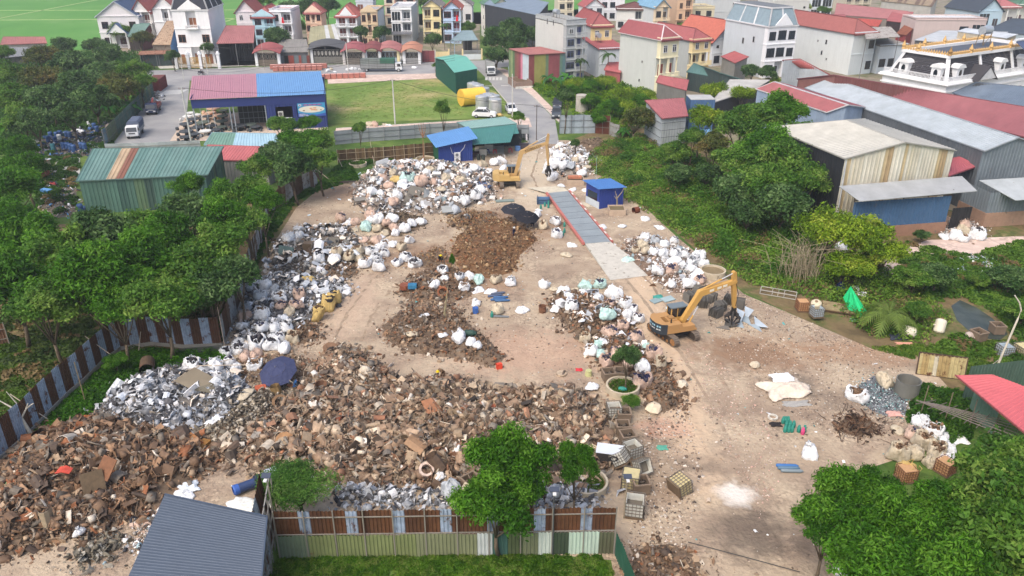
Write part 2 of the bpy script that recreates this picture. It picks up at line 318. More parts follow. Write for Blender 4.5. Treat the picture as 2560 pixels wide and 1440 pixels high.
# ---------------------------------------------------------------- houses
WHITE=srgb(232,234,236); CREAM=srgb(226,214,180); BROWN=srgb(112,64,40); REDTILE=srgb(158,84,78); DARKRED=srgb(128,44,44); MAROON=srgb(150,58,62)
WIN={}
def opening(kind,w,h,fc,parent,loc,rz=0.,dk=None):
 """window / door / balcony door as a part (frame) with a pane or leaf sub-part; meshes are shared by size"""
 key=(kind,round(w,1),round(h,1),fc,dk)
 if key not in WIN:
  b=MB(); t=.09; n={'window':2,'glass_wall':3,'door':2,'arch_window':1,'shutter':1,'small_window':1}[kind]
  b.box(-w/2-.06,w/2+.06,-.09,0,-.1,0,fc); b.box(-w/2,w/2,-.07,0,h-t,h,fc)
  for k in range(n+1):
   x=-w/2+(w-t)*k/n; b.box(x,x+t,-.07,0,0,h-t,fc)
  if kind=='window': b.box(-w/2+t,w/2-t,-.06,-.03,h*.72,h*.72+.06,fc)
  if kind=='arch_window': b.prism([(w/2*math.cos(a),h+w/2*math.sin(a)) for a in np.linspace(0,math.pi,9)],-.07,0,fc,'xz')
  p=MB(); pc=dk or srgb(40,44,50)
  p.box(-w/2+.03,w/2-.03,-.045,-.004,.002,h-.03,pc)
  if kind=='shutter':
   for k in range(int(h/.25)): p.box(-w/2+.05,w/2-.05,-.06,-.046,k*.25+.05,k*.25+.2,pc)
  if kind=='door' and dk:
   for sx in (-1,1):
    for z0,z1 in ((.15,.42),(.5,.95)): p.box(sx*w/4-w*.16,sx*w/4+w*.16,-.06,-.046,h*z0,h*z1,lighten(pc,1.25))
  o1=b.build('x','paint'); o2=p.build('x','paint' if dk else 'glass'); WIN[key]=(o1.data,o2.data)
  bpy.data.objects.remove(o1); bpy.data.objects.remove(o2)
 d=WIN[key]; nm={'glass_wall':'window','arch_window':'window','shutter':'door','small_window':'window'}.get(kind,kind)
 a=bpy.data.objects.new(nm,d[0]); S.collection.objects.link(a); a.parent=parent; a.location=loc; a.rotation_euler=(0,0,rz)
 q=bpy.data.objects.new('pane' if nm=='window' else 'door_leaf',d[1]); S.collection.objects.link(q); q.parent=a
 return a
def railing(b,x0,x1,y,z,col,h=.95,solid=False,dep=None):
 if solid: b.box(x0,x1,y,y+.12,z,z+h,col)
 else:
  b.box(x0,x1,y-.03,y+.11,z+h-.1,z+h,col); b.box(x0,x1,y,y+.08,z,z+.08,col); n=max(2,int((x1-x0)/.28))
  for k in range(n+1):
   x=x0+(x1-x0-.1)*k/n; b.box(x,x+.1,y,y+.08,z+.08,z+h-.1,col)
 if dep:
  for x in (x0,x1-.1): b.box(x,x+.1,y+.12,y+dep,z+h-.1,z+h,col); [b.box(x,x+.08,y+.12+dep*k/5,y+.2+dep*k/5,z,z+h-.1,col) for k in range(1,5)]
def roof_on(r,kind,w,d,h,rise,col,parent,wb,wcol,ov=.45,trim=None,y0=0.,mt='tile'):
 """roof as a part; gable walls go into the wall mesh wb"""
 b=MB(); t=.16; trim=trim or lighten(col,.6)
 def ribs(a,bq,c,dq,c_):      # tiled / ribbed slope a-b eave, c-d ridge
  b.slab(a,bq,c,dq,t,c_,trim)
  a,bq,c,dq=[Vector(x) for x in (a,bq,c,dq)]; n=max(2,int((bq-a).length/.5)); nr=(bq-a).cross(dq-a).normalized()*.05
  for k in range(n+1):
   u=k/n; p=a.lerp(bq,u)+nr*.6; q=dq.lerp(c,u)+nr*.6
   if (q-p).length>.3: b.beam(p,q,.1,.07,lighten(c_,.93))
 if kind=='gf':
  m=w/2; sl=rise/m
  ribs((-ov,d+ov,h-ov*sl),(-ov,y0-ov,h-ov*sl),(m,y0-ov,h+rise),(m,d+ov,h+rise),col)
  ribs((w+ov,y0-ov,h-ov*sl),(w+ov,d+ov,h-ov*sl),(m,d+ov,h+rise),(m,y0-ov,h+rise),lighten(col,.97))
  b.box(m-.15,m+.15,y0-ov,d+ov,h+rise-.05,h+rise+.1,trim)
  for sx in (0,1):
   x=-ov if sx==0 else w+ov
   b.beam((x,y0-ov-.03,h-ov*sl),(m,y0-ov-.03,h+rise),.12,.22,trim)
  wb.prism([(0,h),(w,h),(m,h+rise-t)],y0,y0+.2,wcol,'xz'); wb.prism([(0,h),(w,h),(m,h+rise-t)],d-.2,d,wcol,'xz')
 elif kind=='gs':
  m=(d+y0)/2; sl=rise/(d-y0)*2
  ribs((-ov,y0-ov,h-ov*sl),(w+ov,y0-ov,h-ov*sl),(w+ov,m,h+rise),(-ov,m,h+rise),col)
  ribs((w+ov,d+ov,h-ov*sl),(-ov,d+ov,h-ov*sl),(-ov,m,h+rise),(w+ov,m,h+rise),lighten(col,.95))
  b.box(-ov,w+ov,m-.15,m+.15,h+rise-.05,h+rise+.1,trim)
  for x in (.0,w-.2): wb.prism([(y0,h),(d,h),(m,h+rise-t)],x,x+.2,wcol,'yz')
 elif kind in('hip','hipf'):     # ridge along depth, sloping front end
  m=w/2; sl=rise/m; q=min(m,d/2-.3); e=h-ov*sl*.6; yb=d+ov if kind=='hipf' else d-q
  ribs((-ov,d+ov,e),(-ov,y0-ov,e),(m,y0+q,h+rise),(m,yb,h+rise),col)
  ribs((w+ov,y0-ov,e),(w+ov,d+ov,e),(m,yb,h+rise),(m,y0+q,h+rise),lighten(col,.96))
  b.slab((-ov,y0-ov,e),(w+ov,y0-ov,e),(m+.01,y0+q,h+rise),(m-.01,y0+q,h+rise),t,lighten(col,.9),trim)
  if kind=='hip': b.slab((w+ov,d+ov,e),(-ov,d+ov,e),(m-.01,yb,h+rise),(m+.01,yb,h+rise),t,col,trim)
  else: wb.prism([(0,h),(w,h),(m,h+rise-t)],d-.2,d,wcol,'xz')
  tc=trim
  b.beam((m,y0+q,h+rise+.05),(m,yb,h+rise+.05),.28,.16,tc)
  for x in(-ov,w+ov): b.beam((x,y0-ov,e+.05),(m,y0+q,h+rise+.05),.26,.14,tc)
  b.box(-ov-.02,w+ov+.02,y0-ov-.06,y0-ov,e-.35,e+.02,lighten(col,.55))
 elif kind=='flat':
  for bx in ((0,w,y0,y0+.2),(0,w,d-.2,d),(0,.2,y0+.2,d-.2),(w-.2,w,y0+.2,d-.2)): b.box(*bx,h,h+rise,wcol)
  b.box(.2,w-.2,y0+.2,d-.2,h,h+.08,col); b.box(-.12,w+.12,y0-.12,y0+.3,h+rise,h+rise+.12,wcol)
 elif kind=='shed':            # slopes down to the front
  ribs((-ov,y0-ov,h),(w+ov,y0-ov,h),(w+ov,d+ov,h+rise),(-ov,d+ov,h+rise),col)
  for x in (0,w-.2): wb.prism([(y0,h),(d,h),(d,h+rise-t)],x,x+.2,wcol,'yz')
  wb.box(0,w,d-.2,d,h,h+rise-t,wcol)
 elif kind=='mansard':
  i=rise*.32; A=[(0,y0),(w,y0),(w,d),(0,d)]; B=[(i,y0+i),(w-i,y0+i),(w-i,d-i),(i,d-i)]
  for k in range(4):
   j=(k+1)%4; a0,a1,b0,b1=A[k],A[j],B[k],B[j]
   b.face([(*a0,h),(*a1,h),(*b1,h+rise),(*b0,h+rise)],col)
   n=max(2,int(math.dist(a0,a1)/4.5))
   for q in range(n+1):
    u=q/n; b.beam((a0[0]+(a1[0]-a0[0])*u,a0[1]+(a1[1]-a0[1])*u,h),(b0[0]+(b1[0]-b0[0])*u,b0[1]+(b1[1]-b0[1])*u,h+rise),.35,.2,wcol)
  b.box(i-.2,w-i+.2,y0+i-.2,d-i+.2,h+rise,h+rise+.35,wcol,srgb(120,125,130)); b.box(-.25,w+.25,y0-.25,d+.25,h-.3,h,wcol)
 return b.build('roof',mt,parent)
def house(label,A,w,rz,depth,top,floors,col,roof='gf',rc=REDTILE,rise=2.5,trim=None,wc=BROWN,rec=1.3,name='house',side=(),rside=(),base=0.,sc=None,ped=None,tank=False,group='houses of the village',fdark=None,dz=None,ov=.45,front=True,awn=None,rtrim=None,cat='house'):
 P=G(*A) if len(A)==2 else Vector((A[0],A[1],0))
 if w>16 and len(A)==2 and w>200: w=(G(w,A[1])-P).length   # w given as photo column of the right corner
 h=ztop(P,top) if top<200 and isinstance(top,int) else top
 T=thing(name,label,cat,(P.x,P.y,0),R(rz),group)
 sc=sc or col; trim=trim or lighten(col,1.12); wb=MB(); n=len(floors); fh=h/n
 open_=any(c in 'boB' for f in floors for c in f); y0=rec if open_ else 0
 wb.box(0,w,y0,depth,0,h,sc)
 if not open_: wb.box(0,w,-.06,y0,0,h,col)
 for i,f in enumerate(floors):
  z=i*fh; k=len(f); bw=w/k
  if i: wb.box(-.1,w+.05,-.16,y0 if open_ else 0.,z-.14,z+.08,trim)
  for j,c in enumerate(f):
   x0,x1=j*bw,(j+1)*bw; xc=(x0+x1)/2; Y=0 if c not in 'boB' else y0
   if open_ and c not in 'boB': wb.box(x0,x1,0,y0,z,z+fh,col)
   if c=='w': opening('window',min(1.9,bw*.68),min(1.9,fh*.54),wc,T,(xc,Y-(0 if open_ else .06),z+fh*.24),dk=fdark)
   elif c=='W': opening('window',min(2.6,bw*.82),fh*.52,wc,T,(xc,Y-(0 if open_ else .06),z+fh*.25))
   elif c=='v': opening('window',min(1.1,bw*.5),min(1.5,fh*.45),WHITE,T,(xc,Y-(0 if open_ else .06),z+fh*.28))
   elif c=='n': opening('small_window',min(.8,bw*.5),.6,wc,T,(xc,Y-(0 if open_ else .06),z+fh*.4))
   elif c=='g': opening('glass_wall',bw*.86,fh*.74,trim,T,(xc,Y-(0 if open_ else .06),z+fh*.1))
   elif c=='a': opening('arch_window',min(1.3,bw*.55),fh*.55,trim,T,(xc,Y-(0 if open_ else .06),z+.15),dk=wc)
   elif c=='d': opening('door',min(2.2,bw*.7),min(2.6,fh*.74),trim,T,(xc,Y-(0 if open_ else .06),z+.02),dk=wc)
   elif c=='S': opening('shutter',bw*.84,min(3,fh*.8),trim,T,(xc,Y-(0 if open_ else .06),z+.02),dk=srgb(150,155,160))
   elif c in'bBo':
    opening('door',min(2.2,bw*.66),min(2.6,fh*.76),trim,T,(xc,y0,z+.02),dk=wc)
    for xx in (x0,x1-.28): wb.box(xx,xx+.28,0,.28,z,z+fh,trim)
    wb.box(x0,x1,-.02,y0,z-.12,z,trim) if i else None
    bal=MB()
    if c=='b': railing(bal,x0+.28,x1-.28,.02,z,trim)
    if c=='B': bal.box(x0-.1,x1+.1,-.9,-.16,z-.12,z+.02,trim); railing(bal,x0-.1,x1+.1,-.9,z+.02,trim,dep=.8)
    if bal.v: bal.build('balcony','plaster',T)
 wb.box(-.15,w+.15,-.22,y0 if open_ else 0.,h-.02,h+.2,trim)
 if base: wb.box(-.05,w+.05,-.1,-.0601,0,base,srgb(120,112,105))
 roof_on(None,roof,w,depth,h+(.2 if roof in('flat','mansard') else .0),rise,rc,T,wb,col,ov=ov,mt='tile' if roof!='flat' else 'concrete',trim=rtrim)
 if ped:    # pediment on the facade top
  pw,ph=ped; wb.prism([(w/2-pw/2,h+.2),(w/2+pw/2,h+.2),(w/2+pw/2,h+.45),(w/2,h+ph),(w/2-pw/2,h+.45)],-.3,-.05,trim,'xz')
 for (yy,zz,ww,hh) in side: opening('small_window',ww,hh,srgb(150,150,150),T,(0,yy,zz),R(-90))
 for (yy,zz,ww,hh) in rside: opening('small_window',ww,hh,srgb(150,150,150),T,(w,yy,zz),R(90))
 wb.build('wall','plaster',T)
 if awn: b=MB(); b.slab((-.2,-awn[0],awn[1]-.5),(w+.2,-awn[0],awn[1]-.5),(w+.2,-.17,awn[1]),(-.2,-.17,awn[1]),.08,awn[2]); [b.cyl((x,-awn[0]+.1,0),(x,-awn[0]+.1,awn[1]-.6),.06,.06,srgb(140,140,140),6) for x in (.1,w-.1)]; b.build('awning','metal_sheet',T)
 if tank:
  b=MB(); b.cyl((w*.3,depth*.5-.9,h+rise+1.3),(w*.3,depth*.5+.9,h+rise+1.3),.6,.6,srgb(190,195,200),14)
  for x in(-.5,.5):
   for y in(-.7,.7): b.beam((w*.3+x,depth*.5+y,h),(w*.3+x*.8,depth*.5+y,h+rise+1.),.07,.07,srgb(110,110,110))
  b.build('water_tank','steel',T)
 return T
# ---------------------------------------------------------------- sheds defined by surveyed roof corners (px,py,z)
def wpt(p): return G(*p) if len(p)==3 and abs(p[0])+abs(p[1])>400 or isinstance(p[0],int) else Vector(p)
def shed(label,corners,rc,wallc,name='shed',ridge=None,walls=(1,1,1,1),cat='shed',mt='metal_sheet',inset=.35,z0=0.,pitch=.45,amp=.06,cf=None,wf=None,group=None,posts=False,wmt=None,trim=None,fhang=0.,floor=None):
 """corners: near-left, near-right, far-right, far-left roof corners; ridge=((px,py,z),(px,py,z)) left,right -> gable roof"""
 C=[c if isinstance(c,Vector) else G(*c) for c in corners]; cen=sum(C,Vector())/4; O=Vector((cen.x,cen.y,0))
 T=thing(name,label,cat,O,0,group); C=[c-O for c in C]
 b=MB(); col=cf or rc
 if ridge:
  r0,r1=[(c if isinstance(c,Vector) else G(*c))-O for c in ridge]
  b.corr(C[0],C[1],r1,r0,pitch,amp,col); b.corr(C[2],C[3],r0,r1,pitch,amp,col)
  b.beam(r0,r1,.35,.1,trim or lighten(rc,.8))
  loops=[(C[0],C[1]),(C[1],r1,C[2]),(C[2],C[3]),(C[3],r0,C[0])]
  ends=[(C[0],r0),(r0,C[3]),(C[1],r1),(r1,C[2])]
 else:
  b.corr(C[0],C[1],C[2],C[3],pitch,amp,col); loops=[(C[0],C[1]),(C[1],C[2]),(C[2],C[3]),(C[3],C[0])]
  ends=[(C[3],C[0]),(C[1],C[2]),(C[2],C[3])]
 tr=trim or lighten(rc,.75)
 for a,c in ends+[(C[0],C[1])]: b.beam(a+Vector((0,0,-.02)),c+Vector((0,0,-.02)),.1,.16,tr)
 b.build('roof',mt,T)
 m=sum(C,Vector())/4
 def ins(p): q=p-Vector((0,0,.12)); d=Vector((m.x-p.x,m.y-p.y,0)); L=d.length; return q+d*(inset/L)
 wb=MB()
 for k,lp in enumerate(loops):
  if not walls[k]: continue
  P=[ins(p) for p in lp]; zz=walls[k] if isinstance(walls[k],float) and walls[k]!=1.0 else None
  wc=wallc[k] if isinstance(wallc,list) else wallc
  for a,c in zip(P,P[1:]):
   za,zc=(z0,z0) if zz is None else (zz,zz)
   w_=(Vector((a.x,a.y,za)),Vector((c.x,c.y,zc)))
   f=wf if wf else wc
   wb.corr(w_[0],w_[1],c,a,.5,.05,f)
 if wb.v: wb.build('wall',wmt or mt,T)
 if posts:
  for k in range(4):
   for u in ([0,.5] if posts==2 and k%2==0 else [0]):
    p=ins(C[k]).lerp(ins(C[(k+1)%4]),u); pb=MB(); pb.cyl((p.x,p.y,0),p,.09,.09,srgb(120,120,122),6); pb.build('post','paint',T)
 if floor: fb=MB(); P=[ins(c) for c in C]; fb.face([(p.x,p.y,.03) for p in P],floor); fb.build('floor','concrete',T)
 return T
def stripes(cols,seed=0,n=12):
 r=random.Random(seed); seq=[r.choice(cols) for _ in range(n)]
 return lambda u:seq[min(n-1,int(u*n))]
# ---------------------------------------------------------------- the village row, left to right
GLD=srgb(176,140,60)
h=house('white two storey house with a blue tiled gable and a small blue porch gable',(258,120),12.,4,13,41,['wbw','w.w'],srgb(228,224,228),rc=srgb(62,96,140),rise=4.2,wc=srgb(80,40,50),rtrim=srgb(190,200,215))
b=MB(); b.prism([(3.2,4.6),(8.6,4.6),(5.9,7.2)],-2.2,-2.0,WHITE,'xz'); b.slab((2.8,-2.4,4.3),(2.8,0,4.3),(5.9,0,7.4),(5.9,-2.4,7.4),.15,srgb(62,96,140)); b.slab((9.,0,4.3),(9.,-2.4,4.3),(5.9,-2.4,7.4),(5.9,0,7.4),.15,srgb(62,96,140))
for x in (3.4,8.3): b.cyl((x,-2,0),(x,-2,4.5),.18,.18,WHITE,8)
b.build('porch','plaster',h)
house('white house with a red gable and a columned balcony right of the blue gabled house',(345,116),5.4,2,12,30,['.b','.b','bb'],srgb(230,228,226),rc=srgb(178,80,74),rise=3.6,wc=srgb(110,60,44))
house('white house with a brown framed balcony window beside the ornate white villa',(398,118),7.,2,12,22,['w..','..w','.bb'],srgb(236,236,238),rc=srgb(176,82,78),rise=3.6,wc=srgb(60,50,50))
shed('green roofed shed with a maroon side wall beside the white gabled houses',[(318,92,4.2),(352,90,4.2),(376,58,7),(336,58,7)],srgb(110,150,140),[srgb(90,80,75),srgb(120,44,44),srgb(90,80,75),srgb(90,80,75)])
shed('shed with a tan upper and rusty lower tin roof and a blue side wall',[(380,112,4.),(426,112,4.),(440,52,8.5),(417,52,8.5)],srgb(175,150,125),[srgb(120,110,100),srgb(80,130,180),srgb(120,110,100),srgb(120,110,100)],mt='rust_sheet')
shed('low open street shed with a rusty awning roof left of the gold gate',[(346,137,3.2),(432,134,3.2),(436,125,4),(350,128,4)],srgb(150,110,92),srgb(60,75,75),mt='rust_sheet',walls=(0,1,1,1),posts=2)
v=house('ornate white villa with a dark mansard roof and brown arched doors',(452,160),9.3,4,15,26,['dod','w.w','.B.'],srgb(240,240,242),roof='mansard',rc=srgb(38,44,62),rise=3.4,wc=srgb(140,84,48),ped=(6,2.6),trim=srgb(246,246,246),rec=1.4)
shed('small maroon lean-to between the villa and the big red shed',[(532,99,4),(558,99,4),(568,72,6),(542,72,6)],srgb(140,56,66),srgb(70,40,44))
T=thing('front_gate','gold lattice gate between tall white pillars before the villa','gate',G(444,172),R(3))
L=(G(556,166)-G(444,172)).length
b=MB()
for x in (0,L*.28,L*.56,L*.98):
 p=MB(); p.box(x-.35,x+.35,-.35,.35,0,3.6,WHITE); p.box(x-.5,x+.5,-.5,.5,3.6,3.8,WHITE); p.lathe((x,0,3.8),[(.35,0),(.4,.25),(.25,.5),(.02,.6)],WHITE,10); p.build('pillar','plaster',T)
for x0,x1,c in ((.35,L*.28-.35,GLD),(L*.28+.35,L*.56-.35,lighten(GLD,1.3)),(L*.56+.35,L*.8,lighten(GLD,.8))):
 p=MB(); p.box(x0,x1,-.04,.04,.2,.3,c); p.box(x0,x1,-.04,.04,2.7,2.8,c); p.box(x0,x1,-.04,.04,1.2,1.3,c); n=int((x1-x0)/.2)
 for k in range(n+1): x=x0+(x1-x0)*k/n; p.box(x-.04,x+.04,-.03,.03,.3,2.7+.3*math.sin(math.pi*k/n),c)
 for k in range(3):
  for a in range(12):
   t0,t1=a*math.pi/6,(a+1)*math.pi/6; cx=x0+(x1-x0)*(k+.5)/3; p.beam((cx+.45*math.cos(t0),-.05,1.9+.45*math.sin(t0)),(cx+.45*math.cos(t1),-.05,1.9+.45*math.sin(t1)),.05,.05,lighten(c,1.2))
 p.build('gate_leaf','paint',T)
T2=shed('large open storage shed under a faded red sloping roof on the village road',[(541,109,5.8),(634,107,5.8),(637,64,9.2),(565,64,9.2)],srgb(176,98,98),srgb(70,72,76),walls=(0,1,1,1),posts=2,floor=srgb(90,88,85))
T8=house('pinkish white three storey house with a red gable behind the big red shed',(600,112),6.2,3,11,30,['ww','ww','vv'],srgb(226,218,222),rc=srgb(160,72,70),rise=3.4)
house('pale blue narrow house with a red hip roof and maroon shutters',(640,118),6.4,1,12,42,['wb','wb','wb'][:3],srgb(176,214,228),roof='hipf',rc=srgb(178,70,70),rise=2.6,wc=srgb(90,40,52),ped=(6.2,2.2))
T10=house('white house with a flat pinkish roof and a red flag on its balcony',(684,116),6.4,0,11,30,['ww','wb','wb'],srgb(226,228,232),roof='flat',rc=srgb(190,160,160),rise=.7,wc=srgb(60,50,54))
def flag(px,py,z,lab):
 T=thing('flag',lab,'flag',G(px,py,z)); b=MB(); b.tube([(0,0,-1.1),(.1,-.5,.6)],.03,srgb(200,200,200),5); b.build('staff','paint',T)
 b=MB()
 for i in range(4): b.slab((-.15-.05*i,-.5,.4-.4*i),(.3+.08*i,-.55,.4-.4*i),(.3+.05*i,-.5,.8-.4*i),(-.1-.05*i,-.45,.8-.4*i),.02,srgb(215,30,45))
 b.build('flag_cloth','cloth',T)
flag(707,50,8.3,'red flag on the balcony of the white flat roofed house'); flag(1142,45,8.5,'red flag on the pale blue house with maroon balcony panels'); flag(1238,42,7.5,'red flag under the gable of the cream house with the green roof')
def archgate(lab,A,w,hgt,rc,gc,rz=0,name='gate_house',oval=0,pil=WHITE):
 P=G(*A); T=thing(name,lab,'gate',P,R(rz)); b=MB()
 for x in (0,w-.7): p=MB(); p.box(x,x+.7,0,.8,0,hgt,pil); p.build('pillar','plaster',T)
 n=10
 for k in range(n):
  u0,u1=k/n,(k+1)/n; z0,z1=hgt-.2+1.1*math.sin(math.pi*u0),hgt-.2+1.1*math.sin(math.pi*u1)
  b.slab((-.4+(w+.8)*u0,-.9,z0),(-.4+(w+.8)*u1,-.9,z1),(-.4+(w+.8)*u1,3.4,z1+1.3),(-.4+(w+.8)*u0,3.4,z0+1.3),.14,rc,lighten(rc,.6))
 b.build('roof','tile',T); b=MB(); m=int((w-1.4)/.95)
 b.box(.7,w-.7,.3,.36,.05,hgt*.42,gc)
 for k in range(m+1):
  x=.7+(w-1.4)*k/m; b.box(x-.04,x+.04,.22,.4,0,hgt-.25,lighten(gc,1.3))
 b.box(.7,w-.7,.24,.4,hgt*.42,hgt*.46,lighten(gc,1.3)); b.box(.7,w-.7,.24,.4,hgt-.35,hgt-.25,lighten(gc,1.3))
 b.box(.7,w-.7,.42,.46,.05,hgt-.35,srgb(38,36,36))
 for k in range(m):
  cx=.7+(w-1.4)*(k+.5)/m; q=.3
  if oval: b.prism([(cx+q*math.cos(a),hgt*.7+q*2.1*math.sin(a)) for a in np.linspace(0,2*math.pi,13)[:-1]],.26,.4,srgb(170,168,160),'xz')
  else:
   for a in np.linspace(0,2*math.pi,13)[:-1]: b.beam((cx+q*math.cos(a),.3,hgt*.7+q*2*math.sin(a)),(cx+q*math.cos(a+.53),.3,hgt*.7+q*2*math.sin(a+.53)),.05,.05,srgb(180,176,165))
 b.build('gate_leaf','paint',T); return T
archgate('arched red roofed gate with ornate metal leaves right of the big red shed',(640,166),6.6,3.6,srgb(160,66,66),srgb(120,108,95))
T=shed('low grey tin shed with red and dark doors beside the arched gate',[(686,131,3.2),(772,130,3.2),(766,98,5.6),(700,98,5.6)],srgb(150,146,140),srgb(96,98,102))
for k,(u,c,w_) in enumerate(((.16,srgb(120,130,138),1.),(.3,srgb(24,22,24),1.),(.42,srgb(150,62,50),1.7),(.57,srgb(110,118,124),1.6),(.68,srgb(150,66,52),.9),(.8,srgb(105,115,120),1.6),(.93,srgb(120,56,48),.9))):
 a,c2=G(686,131,3.2)-T.location,G(772,130,3.2)-T.location; p=a.lerp(c2,u); m=MB(); m.box(-w_/2,w_/2,-.09,-.02,.02,2.3,c); m.build('door','paint',T,loc=(p.x+.2,p.y+.25,0))
house('narrow peach tower house with a red hip roof and a green shutter',(770,110),4.9,0,7,31,['.d.','wdw','wbw'],srgb(222,180,150),roof='hip',rc=srgb(190,96,90),rise=2.6,wc=srgb(110,60,40),ped=(4.6,2.2),trim=srgb(236,206,180))
T=shed('yard shed with a patched white and yellow roof behind ornate oval gates',[(770,110,4.6),(853,107,4.6),(836,60,8),(776,68,7.6)],srgb(176,172,130),srgb(80,80,82),walls=(0,1,1,1),posts=2,cf=stripes([srgb(178,172,128),srgb(214,216,214),srgb(176,170,126)],3,7))
archgate('tall metal gate with a row of pale ovals under the yellow roof',(778,160),9.4,4.,srgb(90,92,96),srgb(120,118,112),oval=1)
house('white narrow house with a bright red hip roof and arched balconies',(846,118),6.2,0,12,40,['bb','bb','BB'],srgb(222,226,230),roof='hip',rc=srgb(190,88,76),rise=3.,wc=srgb(110,50,44),side=[(4,6,.6,1.2),(8,6,.6,1.2)],ped=(3.6,2.6))
house('tan carved tube house with a red pediment and triple doors',(908,118),4.9,0,14,31,['wdw','wbw','wbw'],srgb(206,180,146),roof='flat',rc=srgb(160,160,160),rise=.5,wc=srgb(104,56,40),ped=(4.8,2.2),sc=srgb(196,206,214),trim=srgb(220,196,160))
house('grey white stair tower rising behind the tan tube house',(897,100),5.4,0,6,4,['..','..','..','d.'],srgb(200,208,216),roof='flat',rc=srgb(160,165,170),rise=.3)
for i,(px0,w_,l,g_) in enumerate(((858,6.,'wide arched maroon roofed gate nearest the tan tube house',srgb(120,112,102)),(913,4.4,'low maroon roofed gate with an arched green door',srgb(60,80,76)),(948,5.6,'pinkish roofed gate with a pale blue roller door',srgb(150,172,186)))):
 archgate(l,(px0,162-i),w_,3.5,(srgb(160,70,76),srgb(136,56,56),srgb(176,100,96))[i],g_,oval=0,pil=(srgb(200,195,190),WHITE,srgb(228,214,160))[i])
house('white modern narrow house with large dark glass windows and a grey awning',(982,112),6.2,0,16,24,['g.','gB','gB'],srgb(222,224,226),roof='flat',rc=srgb(180,182,186),rise=.6,wc=srgb(60,66,72),sc=srgb(206,212,214),awn=(3.,4.,srgb(110,112,118)),trim=srgb(236,238,240),side=[(5,8,.7,1.5)])
house('beige upper house block with a red balcony behind the modern glass house',(966,90),10.,0,10,-40,['w.w','w.w','wbb','wbb','wbb'],srgb(218,206,180),roof='flat',rc=srgb(190,185,180),rise=.5,wc=srgb(60,60,62),trim=srgb(196,140,120))
house('yellow narrow house with two gabled bays and balconies',(1060,108),5.6,0,14,17,['bw','bw','bw'],srgb(230,214,160),rc=srgb(150,150,150),rise=2.,wc=srgb(70,48,40),sc=srgb(212,216,214),side=[(4,9,.4,1.2),(9,9,.4,1.2),(4,5,.4,1.2),(9,5,.4,1.2)])
house('pale blue tube house with a red tiled roof and maroon balcony panels',(1110,108),5.4,0,13,22,['WB','Wb','Wb'],srgb(176,200,226),rc=srgb(184,90,76),rise=2.2,wc=srgb(110,40,44),sc=srgb(228,226,218),fdark=None)
shed('carport with a pale green roof attached to the pale blue tube house',[(1124,103,4),(1195,100,4),(1180,76,5.6),(1156,76,5.6)],srgb(142,170,176),srgb(70,70,70),walls=(0,0,1,0),posts=2)
house('cream house with a green gable roof and a column of small side windows',(1228,104),6.8,14,15,16,['wb','wb','Wb'],srgb(232,226,196),rc=srgb(108,158,132),rise=2.2,wc=srgb(90,70,60),sc=srgb(238,236,226),side=[(2+3*i,2.5+3.3*j,.7,1.1) for i in range(4) for j in range(3)])
house('small beige villa with arched windows behind the dark street trees',(1262,92),6.5,12,7,28,['aa','aa'],srgb(206,194,160),roof='flat',rc=srgb(120,115,105),rise=.8,wc=srgb(60,52,46))
shed('huge dark grey warehouse with a pale blue roof behind the trees',[(1210,10,11.),(1345,38,11.),(1372,6,13),(1250,-20,13)],srgb(140,160,180),srgb(62,68,78),cat='warehouse',name='warehouse')
archgate('cream gate with a weathered orange tiled top behind the parked truck',(1008,160),4.8,3.3,srgb(190,120,84),srgb(150,150,150))
T=thing('sheet_gate','maroon sheet metal gate beside the cream gate','gate',G(1056,156)); b=MB(); b.box(0,3.4,0,.12,.1,3.1,srgb(140,40,52)); b.box(1.66,1.74,-.05,0,.1,3.1,srgb(80,24,30)); b.build('gate_leaf','metal_sheet',T); [MB().box(x,x+.3,-.1,.2,0,3.4,srgb(190,184,176)).build('pillar','plaster',T) for x in(-.3,3.4)]
T=thing('garden_wall','cream garden wall with an iron gate before the pale blue house','wall',G(1090,150),R(4)); b=MB()
b.box(0,3.4,0,.2,0,2.2,srgb(226,206,150)); b.box(7.5,12.5,0,.2,0,1.4,srgb(206,216,220))
for x in (3.4,7.2,12.5): b.box(x,x+.4,-.1,.3,0,2.9,srgb(226,206,150))
b.build('wall','plaster',T); b=MB(); railing(b,3.8,7.2,.05,0,srgb(150,150,150),h=2.2); railing(b,7.6,12.5,.05,1.4,srgb(170,176,180),h=1.); b.build('gate_leaf','paint',T)
# ---------------------------------------------------------------- right half, houses turned towards the side street
house('tall grey five storey house with ledged balconies beside the striped container shed',(1412,206),5.3,27,15,64,['od','WB','wB','wB','vB'],srgb(172,176,178),roof='flat',rc=srgb(120,116,108),rise=1.,wc=srgb(74,84,130),sc=srgb(206,206,202),trim=srgb(188,192,194),side=[(6,12.5,.4,1.2),(9,12.5,.4,1.2)],tank=True)
T=shed('container shed with striped red, green and yellow walls and a faded red roof',[(1322,137,7.),(1414,132,7.),(1350,117,7.6),(1272,122,7.6)],srgb(168,92,86),srgb(120,120,80),wf=None,walls=(0,0,1,0))
C=[G(1322,137,7.),G(1414,132,7.),G(1350,117,7.6),G(1272,122,7.6)]; b=MB()
seqA=[srgb(150,60,58)]*2+[srgb(168,164,70)]*4+[srgb(120,150,110)]+[srgb(160,66,76)]*4+[srgb(110,150,130),srgb(100,140,146)]
seqB=[srgb(196,212,222)]*3+[srgb(214,120,150),srgb(150,60,80),srgb(150,80,70),srgb(140,90,76),srgb(92,130,84),srgb(150,170,110),srgb(120,150,100)]
O=T.location
